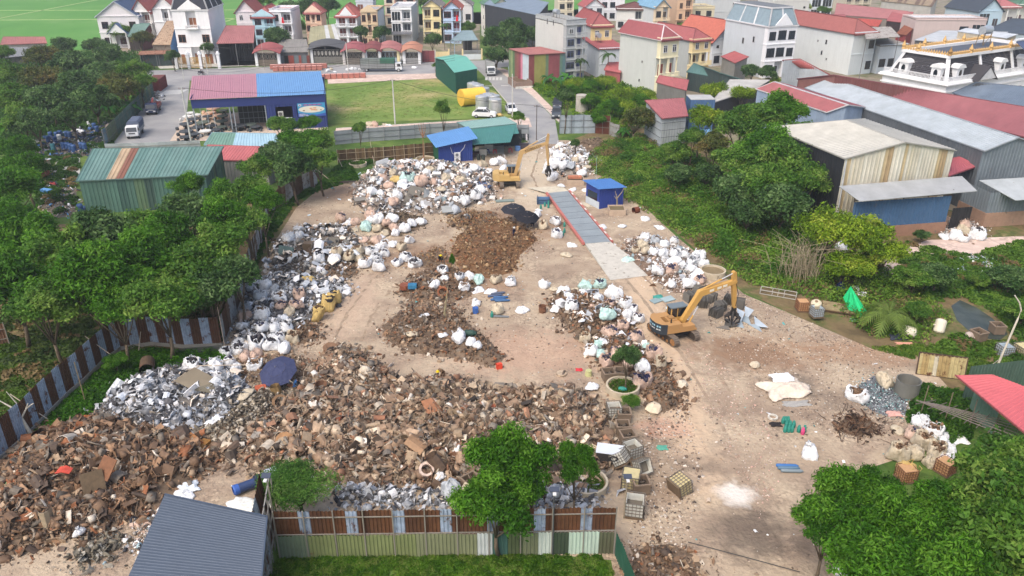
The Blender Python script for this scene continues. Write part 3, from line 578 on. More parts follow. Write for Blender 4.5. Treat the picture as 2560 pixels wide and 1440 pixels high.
for a,c,sq in ((C[0],C[1],seqA),(C[0],C[3],seqB)):
 a,c=a-O+Vector((0,.3,0)),c-O+Vector((0,.3,0)); n=len(sq)
 for i in range(n):
  p,q=a.lerp(c,i/n),a.lerp(c,(i+1)/n); b.corr((p.x,p.y,0),(q.x,q.y,0),(q.x,q.y,q.z-.1),(p.x,p.y,p.z-.1),.35,.06,sq[i])
b.build('wall','metal_sheet',T)
house('yellow red roofed house with white windows right of the tall grey house',(1476,180),5.2,12,16,64,['dw','Bb','vv'],srgb(232,212,148),roof='hipf',rc=srgb(172,76,76),rise=2.6,wc=srgb(90,60,50),sc=srgb(188,196,196),trim=srgb(240,226,180))
house('low white rendered house with a red shed roof and a steel water tank',(1496,196),6.2,14,13,122,['..','..'],srgb(206,214,220),roof='shed',rc=srgb(180,78,82),rise=1.,tank=True,sc=srgb(214,222,228))
shed('small red round-topped roof behind the areca palm',[(1510,175,3.2),(1552,182,3.2),(1556,155,4.4),(1520,156,4.4)],srgb(190,72,72),srgb(180,70,70))
house('grey sided tube house with a red roof edged in white and cream balconies',(1643,240),5.,30,14.5,97,['dd','BB','vv'][:3],srgb(232,224,186),roof='hipf',rc=srgb(166,72,78),rise=2.4,wc=srgb(128,50,50),sc=srgb(200,204,200),trim=srgb(238,230,196),rtrim=srgb(226,210,214),side=[(6,6.4,.4,.4),(6.6,2.2,.4,.5)])
house('yellow fronted house with a long faded red roof next to the white edged one',(1724,196),5.6,28,17,100,['dd','BB','vv'],srgb(230,208,150),roof='hipf',rc=srgb(178,80,80),rise=2.2,wc=srgb(80,60,50),sc=srgb(176,182,180),trim=srgb(236,220,170))
h=house('white house with a large bright orange tiled gable roof and wall air conditioners',(1776,166),10.5,28,15,100,['w.d','n.w'],srgb(224,228,232),rc=srgb(206,92,56),rise=4.6,wc=srgb(70,60,60),rtrim=srgb(120,50,50),ov=.8)
for k,(x,z) in enumerate(((5.2,5.4),(5.9,6.1),(5.1,6.6))): b=MB(); b.box(0,.8,-.35,0,0,.55,srgb(210,212,214)); b.cyl((.28,-.36,.28),(.28,-.39,.28),.2,.2,srgb(70,70,72),10); b.build('air_conditioner','paint',h,loc=(x,0.-.06,z))
shed('small red lean-to on the white house with the orange gable',[(1802,141,4.8),(1838,158,4.8),(1872,142,5.4),(1836,128,5.4)],srgb(190,66,66),srgb(150,150,144))
house('ornate white and pale blue mansard house with round dormer windows',(1905,196),8.6,22,17,68,['Wod','WWw','wWw'],srgb(236,238,242),roof='mansard',rc=srgb(140,166,180),rise=3.8,wc=srgb(40,48,58),ped=(5.,3.),sc=srgb(200,208,214),trim=srgb(244,246,250),side=[(5,8,.7,1.3),(9,7.2,.7,1.3)])
house('huge blank grey white party wall house with a red tiled roof',(2118,188),7.2,22,26,83,['..w','..w'],srgb(206,216,220),roof='hipf',rc=srgb(172,86,78),rise=2.8,wc=srgb(44,44,50),sc=srgb(216,222,222),side=[(9,6.4,.6,1.),(12,6.6,.4,.4),(10,3.6,.6,1.),(8,2.6,.4,.4)])
house('white annex with a patched tin roof terrace beside the blank walled house',(2188,184),8.4,20,10,114,['ww.'],srgb(204,214,220),roof='shed',rc=srgb(176,172,168),rise=.6,wc=srgb(46,46,52))
shed('tin terrace roof on posts over the white annex',[(2165,98,9.5),(2250,92,9.5),(2226,67,10.3),(2160,68,10.3)],srgb(172,168,162),srgb(120,140,120),walls=(0,0,1,0),posts=1,mt='rust_sheet')
shed('sloping red roof running down below the ornate pale blue house',[(1984,175,3.6),(2075,186,3.6),(2000,147,6.4),(1956,150,6.4)],srgb(180,72,68),srgb(180,190,200))
P=G(2276,112); house('faded pink flat roofed block with stained walls and a barred window',(2276,116),21.,-2,10,50,['...Wg'],srgb(200,182,178),roof='flat',rc=srgb(200,202,204),rise=.4,wc=srgb(60,56,54))
shed('long pinkish red roofed row with dark openings at the back of the village',[(2086,36,4.6),(2300,54,4.6),(2270,28,6.6),(2092,8,6.6)],srgb(192,108,104),srgb(150,140,130))
shed('small red roofed shed with a maroon wall and open front',[(2216,52,4.8),(2272,58,4.8),(2284,30,6.2),(2232,28,6.2)],srgb(190,72,66),srgb(70,50,50))
shed('rust streaked red roof in front of the pinkish row',[(2130,62,4.6),(2196,66,4.6),(2206,50,5.6),(2146,46,5.6)],srgb(186,84,72),srgb(140,130,120),mt='rust_sheet')
shed('brown rusted gable shed with a maroon end wall',[(2240,84,4),(2266,88,4),(2304,80,4),(2262,62,4)],srgb(140,84,60),srgb(140,60,64),ridge=((2262,62,5.4),(2290,64,5.6)),mt='rust_sheet')
shed('red tiled roof behind the blank walled house',[(2048,50,5.),(2120,56,5.),(2112,36,6.4),(2052,36,6.4)],srgb(176,66,70),srgb(160,150,140))
shed('whitish grey flat tin roof before the golden railed mansion',[(2285,100,6),(2470,118,6),(2520,80,6.6),(2350,76,6.6)],srgb(206,212,216),srgb(110,112,114))
shed('pale blue long tin roof on a beige block behind the mansion',[(2392,78,8.),(2516,96,8.),(2545,86,8.6),(2416,70,8.6)],srgb(206,214,222),srgb(196,180,150))
shed('long shed with a brown striped tile roof near the top edge',[(2202,2,6),(2330,16,6),(2348,-10,8.4),(2215,-24,8.4)],srgb(170,146,110),srgb(196,194,186),cf=stripes([srgb(176,150,112),srgb(128,98,72)],5,24))
house('pale blue house with a dark slate gable roof at the right edge of the village',(2440,66),9.5,10,18,28,['gd'],srgb(176,204,220),rc=srgb(72,84,100),rise=4,wc=srgb(60,50,50),sc=srgb(186,208,220))
house('white verandah house with arches and a pink red roof beside the slate gable',(2482,62),9.5,8,12,18,['oo'],srgb(216,216,210),roof='hip',rc=srgb(196,100,100),rise=2.6,wc=srgb(70,60,66))
house('white verandah house with a green hip roof at the far right corner',(2536,56),12,6,12,12,['ooo'],srgb(214,216,206),roof='hip',rc=srgb(88,140,112),rise=2.6,wc=srgb(90,60,66))
shed('wide dark slate roof right of the beige block',[(2460,78,6.),(2640,92,6.),(2660,50,9.),(2530,46,9.)],srgb(74,88,104),srgb(180,200,210))
house('white gabled house with a blue window behind the tall grey house',(1462,62),7.,10,10,16,['.w','ww'],srgb(220,224,228),rc=srgb(190,90,92),rise=2.6,wc=srgb(90,96,110))
house('white house with a brown hip roof over a columned terrace',(1540,74),12.,-6,9,22,['wwdd','..oo'],srgb(216,216,212),roof='hip',rc=srgb(124,66,60),rise=2.,wc=srgb(60,66,72))
house('grey sided narrow house with a bright blue roof and tan balconies',(1634,84),5.2,16,15,18,['wB','wB'],srgb(222,202,170),rc=srgb(120,178,212),rise=2.4,wc=srgb(60,56,56),sc=srgb(200,206,208))
house('tan arched balcony house left of the cream flat roofed annex',(1688,76),5.6,8,12,-4,['ob','aB','ab'],srgb(214,176,140),roof='flat',rc=srgb(170,170,165),rise=.6,wc=srgb(80,60,54))
house('cream flat roofed annex with barred windows beside the tan balcony house',(1728,70),8,8,10,22,['oo','ww'],srgb(214,204,172),roof='flat',rc=srgb(150,145,135),rise=.6,wc=srgb(60,60,60))
house('long pale grey blank walled house at the top edge',(1776,60),11,14,14,-34,['..w','..w','..w'],srgb(200,206,208),roof='flat',rc=srgb(150,150,150),rise=.6,wc=srgb(50,50,56))
house('pale grey tall block with sparse small windows left of the white glass balcony house',(1925,66),14,10,12,-30,['n..n','n..n','....'],srgb(206,208,204),roof='flat',rc=srgb(150,150,150),rise=.6,wc=srgb(60,60,60))
house('white modern house with glass balconies at the top edge',(2022,44),9,10,10,-30,['gg','gg','gg'],srgb(222,228,232),roof='flat',rc=srgb(150,150,150),rise=.6,wc=srgb(60,60,60))
house('weathered beige house with dark balconies at the top edge',(2110,34),11,8,10,-36,['ooo','bbb','bbb'],srgb(200,192,170),roof='flat',rc=srgb(150,150,150),rise=.6,wc=srgb(60,60,60))
house('white two storey house with a green shutter top left of the grey house cluster',(1395,50),6,6,10,-18,['ww','wb','wb'],srgb(214,206,180),roof='flat',rc=srgb(150,150,150),rise=.6,wc=srgb(60,60,60))
house('tall white house behind the brown hip roofed terrace',(1500,52),9,0,10,-30,['ww.','ww.','ww.'],srgb(226,228,232),roof='flat',rc=srgb(150,150,150),rise=.6,wc=srgb(60,60,60))
house('pale pink roofed low house behind the yellow gabled house',(1120,60),9,0,10,12,['w.w'],srgb(216,216,216),rc=srgb(150,146,150),rise=3,wc=srgb(60,60,60))
shed('low farmhouse with a red tin roof at the left edge by the field',[(0,112,3.2),(118,108,3.2),(112,92,4.6),(8,92,4.6)],srgb(176,96,90),srgb(150,146,140))
shed('grey tin roof on the left edge beyond the thicket',[(-40,150,3.4),(60,140,3.4),(70,118,4.4),(-40,118,4.4)],srgb(150,152,154),srgb(120,118,112))
# ---------------------------------------------------------------- mansion with golden rail
P0,P1=G(2370,215,6),G(2236,178,6);
def mansion():
 A=Vector((83.5,152.0,0)); T=thing('mansion','white mansion with a dark mansard roof, oval dormers and a golden roof railing','mansion',A,R(30)); wb=MB(); W_,D_=34.,14.; h=6.6
 wb.box(0,W_,0,D_,0,h,srgb(236,238,240))
 for z,o in ((5.2,.25),(h,.7),(h+.25,.5)): wb.box(-o,W_+o,-o,D_+o,z,z+.25,srgb(242,243,245))
 for side in range(2):
  L=W_ if side==0 else D_
  for k in range(int(L/3.4)):
   u=1.8+k*3.4; opening('arch_window',1.5,2.2,WHITE,T,(u,0,2.) if side==0 else (0,u,2.),0 if side==0 else R(-90),dk=srgb(40,44,52))
 wb.build('wall','plaster',T)
 b=MB(); z0,z1,i=h+.5,h+4.6,1.5; A_=[(.8,.8),(W_-.8,.8),(W_-.8,D_-.8),(.8,D_-.8)]; B_=[(.8+i,.8+i),(W_-.8-i,.8+i),(W_-.8-i,D_-.8-i),(.8+i,D_-.8-i)]
 for k in range(4):
  j=(k+1)%4
  for q in range(14):
   u0,u1=q/14,(q+1)/14; L=lambda a,c,u:(a[0]+(c[0]-a[0])*u,a[1]+(c[1]-a[1])*u)
   b.face([(*L(A_[k],B_[k],u0),z0+(z1-z0)*u0),(*L(A_[j],B_[j],u0),z0+(z1-z0)*u0),(*L(A_[j],B_[j],u1),z0+(z1-z0)*u1-.05),(*L(A_[k],B_[k],u1),z0+(z1-z0)*u1-.05)],srgb(70,68,74) if q%2 else srgb(62,60,66))
 b.box(.8+i,W_-.8-i,.8+i,D_-.8-i,z1-.1,z1,srgb(86,96,112)); b.build('roof','tile',T)
 b=MB()
 for k in range(4): b.beam((*A_[k],z0),(*B_[k],z1),.7,.4,WHITE)
 for u in (.36,.68): b.beam((W_*u,.75,z0),(W_*u,.75+i,z1),.6,.4,WHITE)
 for bx in ((1.8,W_-1.8,1.8,2.6),(1.8,W_-1.8,D_-2.6,D_-1.8),(1.8,2.6,2.6,D_-2.6),(W_-2.6,W_-1.8,2.6,D_-2.6)): b.box(*bx,z1,z1+.55,WHITE)
 b.build('cornice','plaster',T)
 g=MB(); gc=srgb(214,170,96)
 for (x0,y0,x1,y1) in ((2,2,W_-2,2),(2,2,2,D_-2),(2,D_-2,W_-2,D_-2)):
  L=math.dist((x0,y0),(x1,y1)); n=int(L/.55)
  g.beam((x0,y0,z1+.75),(x1,y1,z1+.75),.16,.16,gc)
  for k in range(n+1):
   x,y=x0+(x1-x0)*k/n,y0+(y1-y0)*k/n; big=k%12==0; g.lathe((x,y,z1+.55),[(.16,0),(.09,.2),(.17,.4),(.05,.62),(.01,.8)] if not big else [(.4,0),(.25,.4),(.42,.7),(.2,1.2),(.02,1.7)],gc,6)
 g.build('golden_railing','paint',T)
 r=MB(); railing(r,.0,W_,-.1,h+.5,WHITE,h=1.); r.M=Matrix.Rotation(R(90),4,'Z'); railing(r,0,D_,.0,h+.5,WHITE,h=1.); r.M=Matrix(); r.build('balustrade','plaster',T)
 def dormer(x,y,rz):
  d=MB(); d.box(-1,1,-.3,1.8,0,2.3,WHITE); d.box(-1.3,1.3,-.5,1.9,2.3,2.5,WHITE); d.prism([(1.15*math.cos(a),2.5+.6*math.sin(a)) for a in np.linspace(0,math.pi,9)],-.5,1.2,WHITE,'xz')
  o=d.build('dormer','plaster',T,loc=(x,y,h+.55),rz=rz); q=MB(); q.prism([(.42*math.cos(a),1.25+.75*math.sin(a)) for a in np.linspace(0,2*math.pi,15)[:-1]],-.36,-.3,srgb(30,34,44),'xz'); q.build('oval_window','glass',o)
 for x in (4.,18.,26.): dormer(x,.6,0)
 for y in (3.,10.): dormer(.6,y,R(-90))
 b=MB(); b.prism([(-3,0),(3,0),(0,2.4)],-1.6,-1.3,WHITE,'xz'); b.slab((-3.3,-1.7,-.2),(-3.3,3,-.2),(0,3,2.5),(0,-1.7,2.5),.2,srgb(66,64,70)); b.slab((3.3,3,-.2),(3.3,-1.7,-.2),(0,-1.7,2.5),(0,3,2.5),.2,srgb(66,64,70)); b.build('porch_gable','tile',T,loc=(10.5,0,h+.5))
mansion()
T=thing('water_tank','steel water tank on a brown frame over the mansion roof','water tank',(99.5,171,11.4),R(30)); b=MB(); b.cyl((-1.4,0,3),(1.4,0,3),.85,.85,srgb(190,196,202),16); b.build('tank','steel',T); b=MB(); [b.beam((x,y,0),(x*.8,y*.8,2.4),.1,.1,srgb(120,100,70)) for x in(-1.3,1.3) for y in(-.8,.8)]; b.beam((-1.3,-.8,0),(1.3,-.8,2.4),.08,.08,srgb(120,100,70)); b.build('frame','paint',T)
T=thing('solar_heater','blue solar heater tilted on the mansion roof','solar heater',(104,163.5,11.3),R(30)); b=MB(); b.slab((-1.8,-1.4,.2),(1.8,-1.4,.2),(1.8,1.2,1.8),(-1.8,1.2,1.8),.12,srgb(70,86,120)); b.build('panel','paint',T); b=MB(); b.cyl((-1.8,1.4,2),(1.8,1.4,2),.3,.3,srgb(220,224,228),12); [b.beam((x,1.2,0),(x,1.2,1.8),.08,.08,srgb(150,150,150)) for x in(-1.5,1.5)]; b.build('tank','paint',T)
# ---------------------------------------------------------------- warehouses on the right
shed('very long warehouse with a dull red roof running to the right edge',[(1992,197,8.2),(2660,368,8.2),(2700,290,11.),(2084,187,11.)],srgb(158,76,84),[srgb(120,60,56),srgb(60,60,64),srgb(120,60,56),srgb(150,90,80)],cat='warehouse',name='warehouse',mt='metal_sheet')
shed('long warehouse with a pale blue grey roof beside the red roofed one',[G(2012,220,8.4),G(2462,378,8.4),G(2462,378,8.4)+Vector((9.4,2.3,0)),G(2012,220,8.4)+Vector((9.4,2.3,0))],srgb(178,190,198),[srgb(104,112,120),srgb(128,142,152),srgb(110,118,126),srgb(110,118,126)],cat='warehouse',name='warehouse',ridge=(G(2012,220,8.4)+Vector((4.7,1.15,1.5)),G(2462,378,8.4)+Vector((4.7,1.15,1.5))))
shed('wide slate grey roof below the mansion',[(2380,232,6.5),(2700,330,6.5),(2700,230,9.),(2440,205,9.)],srgb(104,124,146),srgb(80,84,90),cat='warehouse',name='warehouse')
shed('red roofed raised block with pale blue ribbed walls',[(1889,222,8.6),(2066,281,8.6),(2166,268,8.6),(1966,210,8.6)],srgb(170,76,82),srgb(150,176,206),ridge=((1936,204,10.),(2120,262,10.)),cat='warehouse',name='warehouse',trim=srgb(220,220,222))
# ---------------------------------------------------------------- cream warehouse and neighbours
CRW=[srgb(228,222,200),srgb(232,228,208),srgb(206,182,130),srgb(222,214,188),srgb(230,224,200),srgb(226,216,184),srgb(190,160,110)]
W1=shed('large warehouse with a white ribbed roof and a stained cream gable front',[(1922,317,9.2),(2112,397,9.2),(2392,376,9.2),(2162,297,9.2)],srgb(196,194,184),[srgb(44,48,56),stripes(CRW,4,17),srgb(110,116,122),srgb(200,196,180)],cat='warehouse',name='warehouse',ridge=((2117,300,11.),(2263,356,11.)),pitch=.5,amp=.08,inset=.25)
def wloc(T,p): return Vector(p)-T.location
def stripe_panel():
 b=MB(); a=wloc(W1,(47.4,94.2,6.0)); e=wloc(W1,(48.8,94.54,6.0)); b.slab(a,e,e+Vector((.4,.1,4.7)),a+Vector((.3,.1,4.6)),.03,srgb(44,48,60)); b.build('dark_panel','metal_sheet',W1)
stripe_panel()
b=MB(); b.slab(*[wloc(W1,G(*p)) for p in ((2150,503,5.5),(2443,477,5.5),(2405,440,6.4),(2098,465,6.4))],.08,srgb(176,180,182)); b.build('awning','metal_sheet',W1)
b=MB(); A,Bp=wloc(W1,(41.2,89.2,0)),wloc(W1,(54.2,91.6,0)); d=(Bp-A).normalized(); nrm=Vector((d.y,-d.x,0))
up=Vector((0,0,1))
b.corr(A+up*1.5,Bp+up*1.5,Bp+up*4.9,A+up*4.9,.4,.05,srgb(40,102,152)); b.build('blue_wall','metal_sheet',W1)
b=MB(); q=d.to_track_quat('X','Z').to_matrix(); b.cbox((A+Bp)/2+up*.74-nrm*.1,((Bp-A).length+.4,.3,1.5),srgb(150,116,96),q)
b.cbox(A+Vector((-.6,.9,2.2)),(.1,1.3,1.6),WHITE,q); b.build('brick_base','concrete',W1)
b=MB(); b.cyl(wloc(W1,(40.9,92.3,.2)),wloc(W1,(40.9,92.8,9.)),.08,.08,srgb(190,195,200),8); b.build('downpipe','paint',W1)
b=MB(); b.beam(A+up*5.1,Bp+up*5.1,.12,.12,srgb(90,80,70)); [b.beam(A.lerp(Bp,k/4)+up*4.9,A.lerp(Bp,k/4)+up*5.7,.1,.1,srgb(90,80,70)) for k in range(5)]; b.build('awning_frame','paint',W1)
b=MB(); e=wloc(W1,(55.2,92.4,0)); b.corr(e,e+Vector((2.8,.6,0)),e+Vector((2.8,.6,3.)),e+Vector((0,0,3.)),.4,.05,srgb(52,52,56)); b.build('dark_gate','metal_sheet',W1)
T=thing('store_front','low blue grey annex on a brick base with a pale awning, right edge','annex',(60.3,93.6,0),R(10)); b=MB(); cc=srgb(122,136,146)
b.corr((0,0,1.9),(16,0,1.9),(16,0,4.6),(0,0,4.6),.45,.06,cc); b.corr((0,5,1.9),(0,0,1.9),(0,0,4.6),(0,5,4.6),.45,.06,cc); b.build('wall','metal_sheet',T)
b=MB(); b.box(-.1,16,-.12,.2,0,1.9,srgb(158,128,108)); b.box(-.1,.2,.2,5,0,1.9,srgb(150,122,104)); b.build('brick_base','concrete',T)
b=MB(); b.slab((1.6,-2.2,4.3),(16,-2.2,4.3),(16,3,5.3),(.4,3,5.3),.08,srgb(190,198,200)); b.build('awning','metal_sheet',T)
shed('small red lean-to roof between the cream and blue grey warehouses',[(2372,440,6.),(2448,414,6.),(2398,392,6.8),(2380,396,6.8)],srgb(178,60,76),srgb(70,74,80),walls=(0,0,0,0))
shed('low building with a broad white roof behind the big trees on the right',[(1776,259,6.),(1889,222,6.),(1925,200,6.6),(1825,199,6.6)],srgb(214,210,202),[srgb(60,64,70)]*4)
shed('long sea green roof running behind the yellow fronted house',[(1716,180,4.),(1905,214,4.),(1800,182,5.6),(1735,158,5.6)],srgb(84,134,130),srgb(60,80,80))
shed('round topped red roof over a grey tin wall below the white edged house',[(1640,206,3.4),(1716,226,3.4),(1722,200,4.8),(1648,188,4.8)],srgb(174,70,76),srgb(130,130,126))
TB=shed('pale grey tin building with a red roof between garden and warehouses',[(1655,297,5.4),(1720,290,5.4),(1710,245,6.8),(1612,251,6.8)],srgb(176,82,86),[srgb(190,198,202),srgb(40,70,50),srgb(150,160,165),srgb(176,186,194)])
b=MB()
for z in (1,2.2,3.4,4.6):
 p,q=wloc(TB,G(1655,297,5.4)),wloc(TB,G(1612,251,6.8)); b.beam((p.x-.1,p.y,z),(q.x-.1,q.y,z),.06,.06,srgb(80,84,88)); p2=wloc(TB,G(1720,290,5.4)); b.beam((p.x,p.y-.1,z),(p2.x,p2.y-.1,z),.06,.06,srgb(80,84,88))
b.build('wall_rail','paint',TB)
T=thing('water_tower_shed','tall narrow blue sheet wall beside the pale grey tin building','shed',G(1718,345)); b=MB(); b.corr((0,0,.5),(4.3,0,.5),(4.3,0,6.8),(0,0,6.8),.4,.05,srgb(44,104,160)); b.corr((4.3,0,.5),(4.3,4,.5),(4.3,4,6.8),(4.3,0,6.8),.4,.05,srgb(40,90,140)); b.corr((0,4,.5),(0,0,.5),(0,0,6.8),(0,4,6.8),.4,.05,srgb(40,90,140)); b.box(0,4.3,0,4,6.8,6.9,srgb(200,200,196)); b.build('wall','metal_sheet',T)
T=thing('water_tank','blue barrel tank lying below the tall blue sheet wall','water tank',G(1745,352)); b=MB(); b.cyl((0,0,1.4),(2.2,0,1.5),.62,.62,srgb(90,150,196),16); b.build('tank','paint',T); b=MB(); [b.beam((x,y,0),(x,y,.9),.08,.08,srgb(120,80,60)) for x in (.3,1.9) for y in(-.5,.5)]; b.build('stand','paint',T)
# ---------------------------------------------------------------- blue workshop with the banner
BLU=srgb(26,48,118)
TS=thing('workshop','open blue workshop with a pink and sky blue roof and a printed banner','workshop',G(472,250,6.3).xy.to_3d()); O=TS.location
c=[G(*p)-O for p in ((472,250,6.3),(815,235,6.3),(802,178,7.4),(480,190,7.4))]
b=MB(); b.corr(*c,.4,.06,lambda u:srgb(178,122,138) if u<.49 else srgb(90,146,200)); b.build('roof','paint',TS)
X=(c[1]-c[0]); Lw=X.length; X.normalize(); Yd=Vector((-X.y,X.x,0)); c0=Vector((c[0].x,c[0].y,0))+Yd*.3+X*.3; Lw-=.6
MT=Matrix(((X.x,Yd.x,0,c0.x),(X.y,Yd.y,0,c0.y),(0,0,1,0),(0,0,0,1)))
def tb(name,fn,m='paint'):
 b=MB(); b.M=MT; fn(b); return b.build(name,m,TS)
D_=16.5; xc=Lw*.545
tb('fascia',lambda b:(b.box(0,Lw,-.06,0,4.7,6.2,BLU),b.box(-.06,0,-.06,D_,4.9,6.6,BLU),b.box(Lw,Lw+.06,-.06,D_,4.9,6.8,BLU)))
def wallf(b):
 def seg(x0,x1,z0,z1): b.corr((x0,0,z0),(x1,0,z0),(x1,0,z1),(x0,0,z1),.4,.05,BLU)
 seg(xc,xc+1.6,0,4.7); seg(xc+1.6,xc+4.6,0,2.3); seg(xc+4.6,xc+5.4,0,4.7); seg(xc+5.4,Lw,0,2.2); seg(Lw-4.2,Lw,2.2,4.7); seg(xc+1.6,xc+4.6,4.3,4.7); seg(xc+5.4,Lw-4.2,4.3,4.7)
 b.corr((Lw,0,0),(Lw,D_,0),(Lw,D_,6),(Lw,0,6),.4,.05,BLU); b.corr((Lw,D_,0),(xc,D_,0),(xc,D_,6.4),(Lw,D_,6.4),.4,.05,BLU)
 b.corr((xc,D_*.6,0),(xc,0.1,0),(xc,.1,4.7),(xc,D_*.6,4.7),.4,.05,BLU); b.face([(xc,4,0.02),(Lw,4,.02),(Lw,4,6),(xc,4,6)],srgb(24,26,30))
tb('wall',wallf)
[tb('post',lambda b:b.box(x-.1,x+.1,y-.1,y+.1,0,6.3+y*.06,srgb(140,150,160))) for x in (.1,Lw*.27,Lw*.272+.6,xc-.2) for y in (0.1,D_-.2)]; [tb('post',lambda b:b.box(1.2+k*1.1,1.27+k*1.1,.1,.17,0,4.7,srgb(170,180,190))) for k in range(3)]
def rack(b):
 g=srgb(150,156,160)
 for z in (1.1,2.2,3.4,4.2): b.box(Lw*.3,xc-.4,6,6.1,z,z+.08,g)
 for k in range(7): x=Lw*.3+(xc-.4-Lw*.3)*k/6; b.box(x,x+.07,5.9,6.,0,4.7,g)
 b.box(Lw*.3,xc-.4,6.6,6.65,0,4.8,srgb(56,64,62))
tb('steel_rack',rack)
tb('floor',lambda b:b.box(-4,Lw,-4,D_,0.02,.06,srgb(196,178,160)),'concrete')
def ban(b):
 x0,x1,z0,z1=Lw-5.1,Lw-.1,2.3,4.75; y=-.14
 b.box(x0,x1,y,y+.05,z0,z1,srgb(30,150,200))
 n=20
 b.face([(x0+2.5+2.35*math.cos(t),y-.012,3.6+.62*math.sin(t)) for t in np.linspace(0,2*math.pi,n+1)[:-1]],srgb(226,222,206))
 b.face([(x0,y-.016,z0),(x1,y-.016,z0),(x1,y-.016,z0+.55),(x0+3.4,y-.016,z0+.28),(x0+1.5,y-.016,z0+.45),(x0,y-.016,z0+.75)],srgb(28,80,176))
 b.box(x0+.2,x0+.7,y-.02,y-.01,z1-.5,z1-.2,srgb(236,240,246)); b.box(x0+.28,x0+.62,y-.024,y-.02,z1-.44,z1-.3,srgb(70,60,130))
 for k in range(13): b.box(x0+1.+k*.27,x0+1.2+k*.27,y-.03,y-.02,z1-.42,z1-.2,srgb(196,70,140) if k%3 else srgb(110,80,170))
 for k,(u,v,s_) in enumerate(((2.4,3.75,.5),(3.1,3.82,.6),(2.8,3.5,.8),(3.3,3.45,.5),(1.1,3.4,.35),(4.2,3.45,.22))): b.box(x0+u-s_/2,x0+u+s_/2,y-.03,y-.02,v-.09,v+.09,srgb(226,150,90) if k<4 else srgb(120,90,60))
 for k in range(3): b.box(x0+.2,x0+2.1-k*.4,y-.03,y-.02,z0+.12+k*.16,z0+.18+k*.16,srgb(226,230,240))
tb('banner',ban)
tb('air_conditioner',lambda b:(b.box(xc+2,xc+2.9,-.5,-.1,2.6,3.5,srgb(190,190,186)),b.cyl((xc+2.4,-.52,3.05),(xc+2.4,-.56,3.05),.34,.34,srgb(90,90,90),12),b.box(xc+1.7,xc+4.4,-.4,-.05,2.2,2.3,srgb(210,214,218))))
def table_set(col,top):
 T=thing('stone_table','x','stone table'); b=MB(); b.cyl((0,0,.66),(0,0,.8),.95,.95,top,14); b.build('table_top','concrete',T)
 b=MB(); b.lathe((0,0,0),[(.4,0),(.3,.2),(.24,.4),(.38,.66)],col,10); b.build('pedestal','concrete',T)
 for k in range(4):
  a=k*math.pi/2+.4; b=MB(); b.lathe((1.35*math.cos(a),1.35*math.sin(a),0),[(.2,0),(.27,.22),(.2,.44),(.01,.45)],top,10); b.build('stool','concrete',T)
 return T
protos=[table_set(srgb(40,44,48),srgb(66,72,78)),table_set(srgb(60,70,64),srgb(96,108,100)),table_set(srgb(196,150,120),srgb(222,186,160)),table_set(srgb(170,172,168),srgb(214,216,214))]
used=[False]*4
tabs=[(470,300,3,1.),(492,295,3,.9),(485,308,0,1.1),(520,300,0,1),(468,322,0,1.3),(497,330,0,1.2),(468,341,0,1.3),(487,345,0,1.),(465,352,0,1.),(536,283,2,1.5),(545,297,2,1.),(528,290,2,1.),(510,318,1,1.3),(530,325,0,1.1),(558,300,1,1.1),(556,314,1,1.2),(556,326,1,1.),(585,322,0,1.),(602,326,0,1.3),(628,322,1,1.2),(640,326,0,1.),(515,338,3,1.1),(478,290,3,.9),(540,334,0,1.),(560,285,1,1.)]
tabs.sort(key=lambda t:(t[1]//16,t[0]))
cnt={}
def rowname(i): return ['back','second','third','fourth','fifth','sixth','seventh'][i]
rows=sorted(set(t[1]//16 for t in tabs))
cn=['dark','greenish grey','peach','pale']
for t in tabs:
 i=rows.index(t[1]//16); k=cnt.get(i,0); cnt[i]=k+1; a=t[2]; P=G(t[0],t[1],.06)
 lab=f'{cn[a]} stone table set, {ORD[k]} from left, {rowname(i)} row, blue workshop yard'
 if not used[a]: o=protos[a]; o.location=P; o['label']=lab; o['group']='stone table sets by the blue workshop'; used[a]=True; o.scale=(t[3],)*3
 else: dup(protos[a],P,RU(0,6),lab,'stone table sets by the blue workshop',scale=t[3])
# ---------------------------------------------------------------- other sheds of the middle ground
GR=[srgb(72,120,108),srgb(84,132,118),srgb(62,104,96),srgb(92,126,92),srgb(78,124,110),srgb(60,92,84)]
def rustroof(u): return srgb(196,164,122) if .23<u<.3 else (srgb(142,82,52) if .3<=u<.365 else (srgb(104,146,138) if int(u*16)%3 else srgb(92,138,130)))
S1=shed('dark green tin shed with a pale green roof bearing a rusty stripe',[(190,453,4.6),(520,437,4.6),(559,366,6.4),(232,372,6.4)],srgb(98,142,134),stripes(GR,3,14),mt='metal_sheet',cf=rustroof,pitch=.5)
shed('low red roofed shed behind the dark green shed with the rusty stripe',[(492,398,3.6),(672,404,3.6),(700,368,4.8),(520,362,4.8)],srgb(196,78,82),srgb(150,150,146),walls=(1,1,0,1))
shed('narrow pale blue and green roof strip behind the red lower roof',[(510,362,4.),(700,368,4.),(690,334,4.9),(530,331,4.9)],srgb(150,196,214),srgb(150,150,146),cf=lambda u:srgb(110,160,140) if u<.38 else srgb(156,200,220),walls=(0,0,0,0))
T=thing('shed','dark green metal shed with a seafoam gable roof beside the side street','shed',G(1140,235));
f=G(1195,216)-T.location; bk=G(1090,193)-T.location; f.z=bk.z=0; f.y=f.y*.55
b=MB(); h=4.7; m0=f*.0+bk*.0; r0=(f)*.5+Vector((0,0,h+1.3));
def q(v,z): return Vector((v.x,v.y,z))
c0_=Vector((0,0,0)); c3=f+bk
for a,c_ in ((c0_,f),(f,c3),(c3,bk),(bk,c0_)): b.corr(q(a,0),q(c_,0),q(c_,h),q(a,h),.4,.05,srgb(20,84,72))
ra,rb=q(bk*.5,h+1.1),q(bk*.5+f,h+1.1)
